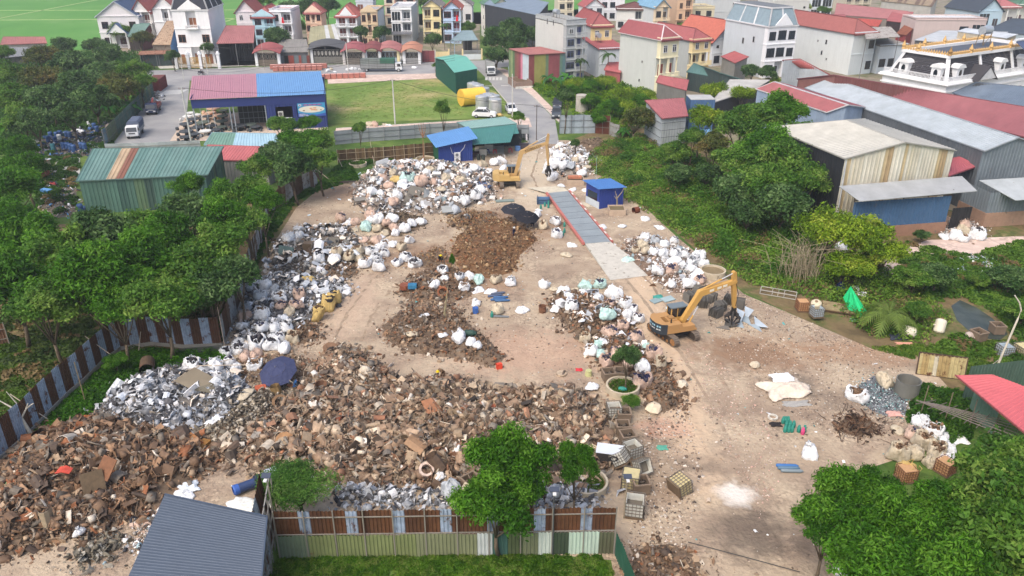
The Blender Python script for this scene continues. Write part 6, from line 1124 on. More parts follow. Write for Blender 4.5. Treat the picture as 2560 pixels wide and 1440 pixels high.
heap('branches and rubble behind the right gate sacks',[(1440,380),(1450,350),(1500,345),(1520,380),(1490,400)],.7,900,(.15,.6),[srgb(130,112,92),srgb(160,144,124),srgb(96,84,70)],None,dict(rod=3,L=1,plate=1),seed=32,Rr=1.,base=srgb(120,100,80))
heap('roadside rubble in front of the dark parked truck',[(355,250),(385,225),(405,240),(390,262),(365,275)],.3,400,(.2,.8),SILV,SW,KP,seed=33,Rr=.8,base=srgb(120,114,104))
def litter(lab,poly,n,size,pal,seed,kinds=dict(box=2,plate=2,bent=1),pw=None,clump=True):
 g=np.random.default_rng(seed); P=sample([gp(*p) for p in poly],n,g)
 if clump: m=-.5+np.sin(P[:,0]*.45+seed)+np.sin(P[:,1]*.38+1.3)+np.sin((P[:,0]+P[:,1])*.21)+g.normal(size=n)*.8; P=P[m>0]
 strew('litter',lab,np.c_[P,np.full(len(P),.01)],kinds,size,pal,g,'scrap',flat=.8,pw=pw)
PALE=[srgb(196,182,166),srgb(178,160,142),srgb(150,130,110),srgb(118,100,86),srgb(206,196,184),srgb(96,84,76)]
litter('pale stone chips and crumbs scattered over the yard',YARD,26000,(.04,.17),PALE,1)
litter('crumbs of stone and brick thick on the right of the yard',[(1740,700),(1860,735),(1990,790),(2180,872),(2280,900),(2260,1060),(2100,1100),(1900,1000),(1780,830)],8000,(.04,.15),PALE,2,clump=False)
litter('pale rubble beside the front right crates',[(1600,1000),(1720,1000),(1760,1200),(1700,1400),(1560,1400),(1600,1200)],2200,(.06,.22),PALE,3,clump=False)
litter('dark rusty crumbs round the heaps',[(700,560),(1300,500),(1640,1000),(1700,1300),(1500,1300),(560,1200),(300,1400),(0,1440),(200,1330),(540,1000)],12000,(.05,.2),DRUST[:6],4,KS)
litter('white and pink crumbs along the haul track',[(1690,900),(1740,850),(1900,1000),(1980,1150),(1900,1300),(1800,1100)],2000,(.04,.13),[srgb(206,190,178),srgb(206,170,156),srgb(170,140,124)],5,clump=False)
def rags(lab,poly,n,seed,z=.3,size=(.35,1.1),pal=[srgb(232,234,238),srgb(214,218,222),srgb(226,214,200),srgb(190,196,204)]):
 g=np.random.default_rng(seed); P=sample([gp(*p) for p in poly],n,g); h=np.array([HZ(*p) for p in P])
 strew('sack_scraps',lab,np.c_[P,h+z*g.random(n)],dict(bent=3,curl=3,shard=4),size,pal,g,'cloth',flat=.5)
rags('torn white sacks and film along the left band of bags',[(590,880),(600,790),(640,700),(700,600),(760,560),(880,560),(900,640),(860,700),(800,780),(740,840)],520,41)
rags('torn white film over the foil heap',[(240,1020),(310,965),(420,925),(600,945),(600,1010),(420,1070)],130,42)
rags('torn white sacks over the pale pile',[(890,490),(960,410),(1200,420),(1235,480),(1100,525),(940,540)],420,43)
rags('torn white sacks among the right bags',[(1380,370),(1440,360),(1490,400),(1400,440)],110,44); rags('loose white sacks at the edge of the green slope',[(1570,600),(1640,600),(1760,660),(1740,720),(1620,690)],120,45); rags('loose sack cloth on the dark heap right of centre',[(1370,760),(1480,735),(1560,780),(1640,900),(1560,930),(1430,800)],150,46)
litter('scraps of paper and plastic across the yard',YARD,700,(.12,.4),[srgb(226,226,226),srgb(200,214,220),srgb(214,196,176),srgb(90,150,150),srgb(60,60,66)],6,dict(bent=2,curl=1,plate=1),clump=False)
litter('rubble and stone blocks beside the left silver heap',[(740,720),(800,695),(860,700),(875,730),(830,760),(770,755)],700,(.16,.4),[srgb(176,164,148),srgb(150,140,126),srgb(196,188,174)],7,dict(box=2,lump=2),clump=False)
# ---------------------------------------------------------------- big woven bags
BC=dict(w=srgb(222,224,226),c=srgb(192,180,158),p=srgb(198,172,156),m=srgb(184,214,208),g=srgb(176,182,188),Y=srgb(198,172,112))
def bagmesh(seed,col,kind,cont):
 g=np.random.default_rng(seed); n=30; T=thing('scrap_bag','x','bag')
 prof={'open':[(.36,0),(.5,.04),(.55,.2),(.55,.4),(.5,.56),(.46,.68),(.41,.72),(.36,.68),(.35,.6)],
   'full':[(.36,0),(.5,.04),(.56,.2),(.54,.4),(.46,.56),(.3,.66),(.12,.7),(.01,.7)],
   'tied':[(.36,0),(.52,.05),(.56,.22),(.48,.42),(.3,.56),(.12,.62),(.09,.7),(.2,.82),(.03,.84)],
   'flat':[(.45,0),(.64,.03),(.66,.12),(.5,.22),(.3,.3),(.1,.3),(.01,.3)],
   'tall':[(.32,0),(.44,.05),(.47,.5),(.45,.85),(.44,1.05),(.38,1.1),(.34,1.),(.34,.9)]}[kind]
 q=np.array(prof); t=np.linspace(0,len(q)-1,len(q)*2-1); prof=np.c_[np.interp(t,range(len(q)),q[:,0]),np.interp(t,range(len(q)),q[:,1])]
 a=np.linspace(0,2*np.pi,n,endpoint=False); k=g.uniform(0,6.28,9); V=[]; lean=g.normal(size=2)*.12
 for i,(r,z) in enumerate(prof):
  sq=(np.abs(np.cos(a))**4+np.abs(np.sin(a))**4)**(-1/4)*.85+.15
  w=1+.1*np.sin(2*a+k[0]+z*2)+.09*np.sin(3*a+k[1]-z*4)-.1*np.abs(np.sin(2.5*a+k[2]+z*5))-.07*np.abs(np.sin(5*a+k[3]-z*7))+.04*np.sin(9*a+k[4]+z*14)+g.normal(size=n)*.022
  zz=z+(.07*np.sin(2*a+k[5])+.05*np.sin(5*a+k[6])+g.normal(size=n)*.022)*min(1,z*2.5)
  V.append(np.c_[np.cos(a)*r*sq*w+lean[0]*z,np.sin(a)*r*sq*w+lean[1]*z,zz])
 V=np.concatenate(V); m=len(prof); F=[[i*n+k,i*n+(k+1)%n,(i+1)*n+(k+1)%n,(i+1)*n+k] for i in range(m-1) for k in range(n)]
 C=np.tile(np.array(col),(len(F),1))*g.uniform(.86,1.05,(len(F),1)); o=npmesh('sack',V,np.array(F),C,'cloth',T,False)
 if kind in('open','tall'):
  z=prof[-1][1]; P=np.c_[g.normal(size=(60,2))*.19,np.full(60,z)+g.uniform(-.02,.14,60)]; strew('contents',None,P,dict(chunk=2,shard=2,bent=2,wire=1),(.1,.26),cont,g,parent=T)
  b=MB(); b.cyl((0,0,z-.2),(0,0,z+.02),.3,.36,cont[0],12);
  me=T.children[-1]; bm=bmesh.new(); q=b.build('q','scrap'); bm.from_mesh(me.data); bm.from_mesh(q.data); bm.to_mesh(me.data); bm.free(); bpy.data.objects.remove(q)
 if kind in('open','full'):
  for s in range(4):
   b=MB(); t=s*math.pi/2+.78; x,y=.44*math.cos(t),.44*math.sin(t); b.tube([(x,y,.5),(x*1.1,y*1.1,.76),(x*.75-y*.2,y*.75+x*.2,.8),(x*.8-y*.5,y*.8+x*.5,.55)],.022,lighten(col,.95),4); b.build('handle','cloth',T)
 T.location=(0,-600,0); return T
CONT=dict(r=DRUST[:5],d=[srgb(60,58,62),srgb(90,86,88),srgb(44,44,60)],b=[srgb(54,56,90),srgb(80,78,90),srgb(120,110,104)],s=SILV[:5])
BP={}
CN=dict(w='white',c='cream',p='pinkish',m='mint',g='greyish',Y='ochre'); KN=dict(open='open',full='full closed',tied='tied up',flat='slumped',tall='tall open')
def bags(where,tr,items,grp):
 ox,oy,s=tr; L=[]
 for it in items:
  x,y,w,c=it[:4]; k=it[4] if len(it)>4 else None; px,py=ox+x/s,oy+y/s; L.append((px,py,w/s,c,k))
 rows={}
 for t in L: rows.setdefault(int(t[1]//28),[]).append(t)
 ks=sorted(rows)
 for ri,k in enumerate(ks):
  row=sorted(rows[k])
  for j,(px,py,w,c,kd) in enumerate(row):
   kd={'o':'open','f':'full','t':'tied','l':'flat','T':'tall',None:'full'}[kd]; v=(int(px)+int(py))%3; ct='rdbs'[(int(px*7+py*3))%4] if c!='c' else 'r'
   if c=='p': ct='b'
   key=(c,kd,v,ct if kd in('open','tall') else '')
   if key not in BP: BP[key]=bagmesh(abs(hash(str(key)))%999 if 0 else sum(map(ord,str(key))),BC[c],kd,CONT[ct])
   P=G(px,py+w*.32); scale=w/(.0252*(py+w*.3+210))/(1.16 if kd!='flat' else 1.28); h=HZ(P.x,P.y);
   if h>.05: P=G(px,py+w*.32,h*.9);
   lab=f'{CN[c]} {KN[kd]} bag, {pos(j,len(row))}, {rnk(ri,len(ks))} row, {where}'
   o=dup(BP[key],(P.x,P.y,max(0,h*.9)-.03),RU(0,6.28),lab,grp,scale=(scale*RU(.85,1.15),scale*RU(.85,1.15),scale*RU(.85,1.2))); o.rotation_euler.x=RU(-.22,.22); o.rotation_euler.y=RU(-.22,.22)
ZA=(650,350,3.2); ZB=(1300,350,3.2); ZC=(0,650,2.88); ZD=(1300,750,2.88); ZE=(1850,850,2.44); ZF=(1900,380,2.77)
bags('pale pile by cabin',ZA,[(1000,300,90,'p'),(1085,305,85,'Y'),(1180,290,120,'m','o'),(1300,320,110,'p'),(1040,360,90,'p'),(1150,350,90,'w'),(900,410,90,'w'),(965,430,80,'w'),(1100,430,90,'w'),(1065,480,95,'p'),(1135,225,85,'p'),(1060,260,70,'c'),(1400,330,75,'p'),(1600,310,85,'c'),(1645,480,85,'w'),(1720,440,90,'w','o'),(1755,395,85,'w'),(1560,550,110,'g','t'),(1720,215,85,'w'),(1780,190,80,'c'),(1880,170,95,'w'),(1940,160,80,'w'),(1935,225,80,'w'),(1370,240,75,'c'),(1490,300,75,'c'),(1240,210,65,'p'),(1820,230,80,'w','l'),(1210,360,80,'w'),(1330,250,70,'w'),(980,250,60,'g'),(1450,370,80,'c','l'),(1560,250,60,'c'),(1000,420,70,'w','l'),(1650,260,70,'w')],'bags on the pale pile by the cabin')
bags('pile left of gears',ZA,[(650,620,90,'p','o'),(715,655,65,'w','t'),(770,650,75,'p'),(890,590,95,'p'),(940,625,105,'w'),(850,690,100,'m'),(935,700,85,'c'),(1010,655,75,'p'),(1075,690,85,'p'),(1060,620,95,'w'),(1160,700,95,'w'),(1000,735,80,'c'),(820,770,105,'p','l'),(930,795,95,'p'),(1220,660,85,'w'),(1290,645,85,'w'),(1190,795,85,'w','o'),(880,640,80,'w'),(960,760,80,'w','l'),(760,700,80,'c','l'),(1080,740,70,'w')],'bags on the pile left of the gear heap')
bags('row above main lane',ZA,[(620,885,95,'c','o'),(710,925,95,'c','o'),(790,880,105,'c','o'),(890,880,95,'w','o'),(1000,825,90,'w','o'),(1130,850,95,'c','o'),(1065,830,75,'w'),(470,940,105,'w','o'),(600,945,95,'w'),(790,945,85,'c'),(1000,895,95,'w','o'),(1160,930,110,'w','o'),(1232,975,100,'w','o'),(1105,970,85,'w','o'),(930,940,95,'w','o'),(840,985,100,'w','o'),(955,1005,110,'w','o'),(230,775,95,'w'),(320,760,85,'w'),(310,700,80,'w'),(960,850,70,'w')],'bags in the row above the main lane')
bags('silver heap left',ZA,[(40,1140,85,'w'),(45,1250,95,'g','o'),(180,1245,85,'w'),(320,1235,105,'p','o'),(290,1310,105,'p','o'),(170,1310,95,'p','o'),(30,1385,100,'w','o'),(240,1365,95,'c'),(690,1180,95,'w','l'),(380,1085,105,'Y','l'),(450,1395,125,'Y','T'),(550,1325,120,'Y','T'),(612,1270,110,'Y','T'),(110,1190,80,'g'),(200,1400,80,'w','l')],'bags on the silver heap at the left')
bags('lower left cluster',ZC,[(1810,190,75,'g'),(1900,180,95,'w'),(1880,265,110,'g','o'),(2030,265,100,'w','o'),(1760,400,105,'p'),(1880,385,110,'w','o'),(1790,330,85,'g'),(1750,460,95,'w'),(1890,475,105,'w','o'),(1985,480,90,'w'),(2065,480,95,'w','o'),(1850,575,150,'w','o'),(1945,595,125,'w','o'),(2015,560,95,'w','o'),(2110,550,100,'c','o'),(2040,635,105,'w'),(1720,625,115,'w','o'),(1625,655,95,'w','o'),(1382,745,125,'w','o'),(1550,750,125,'w'),(1660,720,105,'w','o'),(1770,690,95,'p'),(1845,665,100,'p'),(1830,740,115,'w','o'),(1750,930,135,'c','l'),(1690,780,90,'w'),(1500,760,80,'w'),(1955,540,80,'w'),(1720,560,80,'w','l')],'bags of the lower left cluster')
bags('beside weighbridge',ZA,[(2220,590,75,'w'),(2270,680,95,'c','o'),(2360,640,95,'w','o'),(2370,745,95,'w','o'),(2490,820,85,'w','l'),(2450,890,105,'c','l'),(2230,545,60,'w','l')],'bags left of the weighbridge')
bags('centre by sapling',ZA,[(1465,1025,95,'w','o'),(1390,1145,105,'w'),(1480,1100,75,'w'),(1600,1085,95,'w','o'),(1670,1085,90,'w'),(1745,1110,95,'m'),(1635,1165,95,'w','o'),(1740,1175,100,'w','l'),(1845,1185,110,'w','l'),(1888,1110,95,'c','o'),(2015,1130,95,'w','o'),(1730,1290,80,'w','t'),(1900,1350,120,'c'),(2095,1330,115,'w','l'),(1310,1385,85,'w','l'),(1600,1560,130,'w'),(1690,1610,80,'w'),(1745,1630,80,'w'),(1220,1530,90,'c','l'),(1460,1540,70,'w','l')],'bags round the sapling')
bags('right of centre heap',ZB,[(190,1145,95,'w'),(270,1170,85,'c','l'),(350,1195,95,'w'),(520,1150,105,'m'),(640,1140,110,'m','o'),(520,1220,95,'w'),(745,1215,135,'w'),(330,1275,95,'w','l'),(285,1325,95,'w','l'),(410,1325,110,'w','o'),(620,1260,90,'w'),(715,1300,110,'p','o'),(830,1300,110,'w','o'),(905,1345,80,'w','o'),(935,1405,95,'w','o'),(690,1385,125,'m'),(840,1390,95,'w'),(440,1200,80,'c'),(580,1310,70,'p','l'),(390,1240,80,'w')],'bags on the dark heap right of centre')
bags('edge of green slope',ZB,[(1000,765,95,'w'),(985,825,95,'c'),(920,870,75,'c','o'),(1000,875,85,'c'),(860,930,105,'m','l'),(1065,885,75,'w','o'),(1140,900,95,'w'),(1230,895,110,'w','o'),(1315,910,75,'w'),(1240,960,105,'w'),(1295,990,75,'w'),(1425,905,115,'w'),(1385,955,115,'w','o'),(1465,980,95,'w'),(1375,1025,95,'w'),(1100,1025,110,'w'),(1220,1025,105,'p','o'),(1350,1135,105,'w'),(1445,1110,95,'p','o'),(1210,1140,85,'w','t'),(1230,795,80,'w','o'),(1000,608,90,'w','l'),(1118,675,95,'w','l'),(655,672,90,'w','l'),(820,668,80,'w','l'),(1090,800,80,'g','o'),(1160,830,70,'w')],'bags along the edge of the green slope')
bags('by right gate',ZB,[(240,90,65,'w'),(300,120,100,'w'),(270,180,120,'w'),(230,240,100,'w'),(250,290,90,'w'),(355,130,85,'w'),(420,380,65,'w','l'),(530,380,75,'w','l'),(490,260,70,'w'),(310,40,65,'w'),(330,345,80,'w','l'),(525,200,80,'c','l'),(345,190,90,'w'),(400,200,70,'g'),(440,160,60,'c')],'bags heaped by the right gate')
bags('round planter',ZD,[(850,125,90,'w','o'),(655,220,125,'p','o'),(735,180,85,'p','o'),(835,270,110,'p','o'),(475,265,85,'c','o'),(610,290,75,'w'),(510,360,105,'w','o'),(570,310,75,'m'),(582,375,75,'m'),(620,435,115,'p','o'),(690,380,95,'p','o'),(965,372,115,'p','o'),(1012,440,95,'c','o'),(880,485,130,'w'),(872,570,140,'p','o'),(520,590,125,'w','l'),(780,440,85,'p'),(900,330,80,'m')],'bags around the round planter')
bags('lower right',ZE,[(715,320,125,'w','o'),(880,230,115,'c'),(430,665,120,'w','t'),(1100,490,115,'w'),(1170,550,120,'w','o'),(1060,560,115,'p','o'),(1120,605,135,'c','o'),(965,680,135,'c','o'),(1065,675,115,'c'),(1190,665,125,'c','o'),(1150,730,95,'c'),(1270,655,95,'w'),(1240,590,85,'w'),(1015,775,145,'Y'),(1250,720,95,'w'),(960,520,100,'c','l'),(660,1300,90,'w','l'),(620,1400,110,'w'),(590,1250,60,'w')],'bags in the lower right')
bags('dark warehouse gate',ZF,[(1280,560,100,'w','l'),(1345,575,90,'w'),(1400,590,85,'w','o'),(1495,565,110,'w','o'),(1390,540,85,'c'),(1412,500,90,'p'),(1290,470,80,'p'),(1350,480,90,'g'),(560,650,95,'w'),(600,690,70,'w','l'),(690,990,70,'w','o'),(660,950,60,'w')],'bags at the warehouse gate')
bags('inside front fence',(0,0,1),[(1128,1222,48,'g'),(1178,1226,50,'c'),(1100,1180,30,'w','l'),(200,1325,30,'w','t'),(460,1225,52,'w','l'),(538,1045,44,'w','l'),(20,1085,40,'c','l'),(110,1145,44,'c','l'),(1290,1150,30,'w'),(1345,1215,40,'w'),(1390,1222,36,'g'),(784,1180,26,'w','l')],'bags inside the front fence')
bags('village roadside',(540,0,7.53),[(2100,1320,90,'w'),(2170,1290,80,'c'),(2240,1330,70,'w','l'),(2480,1300,80,'w')],'bags at the roadside'); bags('before cream gate',(860,0,7.53),[(150,1290,60,'w'),(220,1295,60,'w'),(300,1300,60,'w'),(1330,1240,110,'w','l')],'bags at the roadside'); bags('pavement by pole',(900,0,3.2),[(80,990,60,'c'),(120,990,60,'p'),(200,985,50,'c','l'),(230,990,50,'w','l'),(1120,905,60,'Y','l')],'bags on the pavement')
for p in BP.values():
 for c in list(p.children): bpy.data.objects.remove(c)
 bpy.data.objects.remove(p)
# ---------------------------------------------------------------- excavators
YEL=srgb(204,156,66); DYEL=srgb(196,158,92); BLK=srgb(34,34,36); TRK=srgb(120,108,96)
def excavator(lab,P,rz_track,rz_up,yel,cw,boomang,stick,bodycol,name='excavator',grab=True,txt=True,extra=0,s=1.0,cabside=1,swl=3.):
 T=thing(name,lab,'excavator',P,rz_track,scale=s)
 for sy in (-1,1):        # tracks along local x
  b=MB(); y=sy*1.2; prof=[]
  for a in np.linspace(math.pi/2,3*math.pi/2,7): prof.append((-1.7+.42*math.cos(a),.44+.42*math.sin(a)))
  for a in np.linspace(-math.pi/2,math.pi/2,7): prof.append((1.7+.42*math.cos(a),.44+.42*math.sin(a)))
  b.prism(prof,y-.2,y+.2,srgb(70,62,56),'xz'); n=len(prof); tot=0; dense=[]
  for i in range(n):
   p,q=Vector((*prof[i],0)),Vector((*prof[(i+1)%n],0)); m=max(1,int((q-p).length/.19))
   for k in range(m): dense.append((p.lerp(q,(k+.5)/m),(q-p).normalized()))
  for p,d in dense:
   M0=b.M; b.M=Matrix.Translation((p.x,y,p.y))@Matrix.Rotation(-math.atan2(d.y,d.x),4,'Y'); b.box(-.085,.085,-.3,.3,-.03,.04,TRK); b.M=M0
  for x in (-1.7,-.9,-.3,.3,.9,1.7): r=.34 if abs(x)>1.5 else .15; b.cyl((x,y+sy*.21,.44 if r>.2 else .2),(x,y+sy*.26,.44 if r>.2 else .2),r,r,srgb(150,110,70),12)
  b.build('track','scrap',T)
 b=MB(); b.box(-1.1,1.1,-1.,1.,.45,.75,BLK); b.cyl((0,0,.75),(0,0,.98),.7,.7,BLK,16); b.build('undercarriage','paint',T)
 mb=MB(); a=rz_up-rz_track; mb.M=Matrix.Rotation(a,4,'Z'); M=mb.M
 mb.box(-1.4,1.7,-1.3,1.3,.98,1.16,bodycol); mb.box(-1.4,.1,-1.3,-.5,1.16,1.85,bodycol); mb.box(-1.4,-.2,.45,1.3,1.16,1.9,bodycol); mb.box(.1,1.5,-1.3,-.55,1.16,1.5,bodycol); mb.box(-.9,.0,-.5,.45,1.16,1.95,lighten(bodycol,.9)); mb.box(-.7,-.2,-.3,.25,1.95,2.1,lighten(bodycol,.8)); mb.cyl((-.8,-.8,1.85),(-.8,-.8,2.25),.06,.06,BLK,8)
 b=mb; body=b.build('body','paint',T)
 b=MB(); b.M=M; pr=[(-1.4,-1.32),(-1.4,1.32),(-1.9,1.15),(-2.25,.6),(-2.35,0),(-2.25,-.6),(-1.9,-1.15)]; b.prism(pr,.95,2.0,cw,'xy',capcol=lighten(bodycol,.95)); b.build('counterweight','paint',T)
 c=MB(); c.M=M; cy=.45*cabside; y0,y1=(.42,1.3);
 if cabside<0: y0,y1=-1.3,-.42
 c.box(-.15,1.5,y0,y1,1.16,1.65,yel);
 for x in(-.15,1.42):
  for y in (y0,y1-.08): c.box(x,x+.08,y,y+.08,1.65,2.62,yel)
 c.box(-.2,1.55,y0-.05,y1+.05,2.62,2.72,srgb(110,124,132)); c.box(.5,.56,y0,y1,1.65,2.62,yel); cb=c.build('cab','paint',T)
 c=MB(); c.M=M; c.box(-.1,1.42,y0+.02,y1-.02,1.66,2.61,srgb(50,62,64)); c.build('cab_window','glass',T)
 def limb(pts,w,col,nm):
  b=MB(); b.M=M
  for (x0,z0,h0),(x1,z1,h1) in zip(pts,pts[1:]):
   d=Vector((x1-x0,z1-z0)).normalized(); n=Vector((-d.y,d.x)); P0=[(x0+n.x*h0/2,z0+n.y*h0/2),(x0-n.x*h0/2,z0-n.y*h0/2)]; P1=[(x1-n.x*h1/2,z1-n.y*h1/2),(x1+n.x*h1/2,z1+n.y*h1/2)]; b.prism(P0+P1,-w/2,w/2,col,'xz')
  for x,z,h in pts: b.cyl((x,-w/2-.02,z),(x,w/2+.02,z),h*.52,h*.52,col,14)
  return b.build(nm,'paint',T)
 (ax,az),(bx,bz),(ex,ez)=boomang; limb([(ax,az,.42),(bx,bz,.62),(ex,ez,.38)],.42,yel,'boom')
 (sx,sz),(tx,tz)=stick; limb([(sx,sz,.36),(ex,ez,.5),(tx,tz,.28)],.34,lighten(yel,.9),'stick')
 def ram(p,q,f=.55,r=.085,y=0.,nm='hydraulic_ram'):
  b=MB(); b.M=M; p,q=Vector((p[0],y,p[1])),Vector((q[0],y,q[1])); m=p.lerp(q,f); b.cyl(p,m,r,r,yel,8); b.cyl(m,q,r*.55,r*.55,srgb(200,204,208),8); b.build(nm,'paint',T)
 ram((bx+.2,bz+.38),(sx,sz),.6);
 for y in (-.32,.32): ram((ax+.45,az-.35),((ax+bx)/2+.5,(az+bz)/2+.1),.5,.08,y)
 b=MB(); b.M=M; b.tube([(ax,.24,az+.3),(bx,.24,bz+.42),(ex-.3,.24,ez+.35),(ex+.1,.24,ez)],.035,BLK,5); b.tube([(ex+.1,-.2,ez),(tx+.15,-.2,(ez+tz)/2),(tx,-.2,tz+.2)],.03,BLK,5); b.build('hose','paint',T)
 b=MB(); b.M=M@Matrix.Translation((tx,0,tz)); b.cyl((0,0,0),(0,0,-.5),.22,.26,BLK,10); b.cyl((0,0,-.5),(0,0,-.85),.3,.36,BLK,10)
 for k in range(5):
  a_=k*1.2566+.3; c_,s_=math.cos(a_),math.sin(a_); op=.75 if grab else .4
  pp=[Vector((c_*.3,s_*.3,-.75)),Vector((c_*op,s_*op,-1.0)),Vector((c_*op*.95,s_*op*.95,-1.4)),Vector((c_*.22,s_*.22,-1.75))]
  b.tube(pp,.17,srgb(40,36,34),6,.05); b.cyl((c_*.22,s_*.22,-.35),(c_*op*.8,s_*op*.8,-.95),.06,.05,srgb(70,64,60),6)
 b.build('grapple','paint',T)
 return T,M
E1,M1=excavator('yellow excavator with a black grapple gripping grey sheets right of the bags',G(1682,838),R(-62),R(18),YEL,srgb(52,60,68),((.9,1.5),(2.5,4.1),(6.,4.8)),((5.9,5.7),(6.4,2.)),srgb(186,138,76))
b=MB(); b.M=M1
pr=[(-1.9,-1.15),(-2.25,-.6),(-2.35,0),(-2.25,.6)]
for (x0,y0),(x1,y1) in zip(pr,pr[1:]):
 p,q=Vector((x0,y0,0)),Vector((x1,y1,0)); d=(q-p).normalized(); n=Vector((-d.y,d.x,0)); n=n if n.x<0 else -n
 for k in range(2): u=.2+.4*k; m=p.lerp(q,u)+n*.015; b.beam(m+Vector((0,0,1.7)),m+d*.16+Vector((0,0,1.7)),.02,.16,srgb(150,200,220)); b.beam(m+Vector((0,0,1.4)),m+d*.2+Vector((0,0,1.4)),.02,.1,srgb(210,210,206))
b.build('marking','paint',E1)
b=MB(); b.M=M1
for u in (.18,.42,.6): b.prism([(2.75+3.3*u,4.02+.66*u),(3.2+3.3*u,4.1+.66*u),(3.2+3.3*u,4.34+.66*u),(2.75+3.3*u,4.26+.66*u)],-.222,-.214,srgb(232,226,206),'xz')
b.build('marking','paint',E1)
E2,M2=excavator('dusty yellow excavator parked by the yard gate facing the right bag heap',G(1271,462),R(-83),R(4),srgb(196,158,96),srgb(206,170,100),((1.0,1.5),(1.9,4.9),(5.6,6.2)),((5.8,7.4),(5.9,2.9)),srgb(206,168,92),grab=False,txt=False,cabside=1)
text('KOBELCO',.5,srgb(70,50,24),E2,M2@Matrix.Translation((3.6,-.24,5.5))@Matrix.Rotation(R(-19),4,'Y')@Matrix.Rotation(R(90),4,'X'),'lettering',.008,sx=1.1)
# ---------------------------------------------------------------- vehicles (front towards -y)
def wheel(T,x,y,r,w=.24,nm='wheel'):
 b=MB(); b.cyl((x-w/2,y,r),(x+w/2,y,r),r,r,srgb(34,34,36),16); o=b.build(nm,'rubber',T); b=MB(); sx=1 if x>0 else -1; b.cyl((x+sx*w/2,y,r),(x+sx*(w/2+.02),y,r),r*.6,r*.55,srgb(170,174,178),10); b.build('rim','paint',o)
def car(lab,P,rz,col,suv=1.,L=4.6):
 T=thing('parked_car',lab,'car',P,rz,'cars parked near the yard entrance'); w=.92; l=L/2; h=1.0*suv
 side=[(-l,.35),(-l,.75),(-l+.25,.95*suv),(-l+1.35,1.08*suv),(l-.5,1.12*suv),(l-.02,.95),(l,.4)]
 b=MB();
 for s0,s1,sh in ((-w,w,1.),): b.prism(side,s0,s1,col,'yz')
 b.build('body','paint',T); R0=[(-l+1.2,1.06*suv),(-l+1.95,1.62*suv),(l-1.1,1.68*suv),(l-.35,1.1*suv)]
 b=MB(); n=len(R0); A=[(-w+.04,y,z) if z<1.3*suv else (-w+.2,y,z) for y,z in R0]; B_=[(-x,y,z) for x,y,z in A]
 b.face(A[::-1],BLK); b.face(B_,BLK);
 for i in (0,2): b.face([A[i],A[i+1],B_[i+1],B_[i]],srgb(40,48,56))
 b.build('window','glass',T)
 b=MB(); b.box(-w+.18,w-.18,-l+1.95,l-1.1,1.6*suv,1.68*suv+.03,col);
 for x in (-w+.16,w-.22): b.beam((x*.99+.03,-l+1.22,1.08*suv),(x+.03,-l+1.95,1.64*suv),.07,.05,col); b.beam((x+.03,l-.37,1.1*suv),(x+.03,l-1.1,1.68*suv),.12,.08,col); b.beam((x*1.07+.03,0,1.1*suv),(x+.03,0,1.66*suv),.08,.08,col)
 b.build('roof','paint',T)
 for x in (-1,1):
  for y in (-l+.85,l-.85): wheel(T,x*(w-.1),y,.34)
  b=MB(); b.box(x*.62-.22,x*.62+.22,-l-.02,-l+.1,.62,.8,srgb(226,232,236)); b.build('headlight','paint',T); b=MB(); b.box(x*.7-.14,x*.7+.14,l-.06,l+.03,.75,.98,srgb(150,30,30)); b.build('tail_light','paint',T); b=MB(); b.box(x*w,x*(w+.18),-l+1.35,-l+1.5,1.05*suv,1.2*suv,col); b.build('mirror','paint',T)
 b=MB(); b.box(-.45,.45,-l-.03,-l+.02,.4,.6,BLK); b.build('grille','paint',T)
 return T
car('white SUV seen from the side on the pavement behind the teal shop',G(1211,293),R(84),srgb(232,234,236),1.08,4.7); car('white hatchback facing the camera beside a lamp pole on the side street',G(1278,281),R(10),srgb(230,232,236),1.,4.4); car('dark grey SUV parked at the right kerb by the gate fence',G(1391,292),R(-4),srgb(74,82,92),1.1,4.6); car('dark car half hidden behind the street tree right of the entrance',G(1393,268),R(-4),srgb(50,54,64),1.05,4.4)
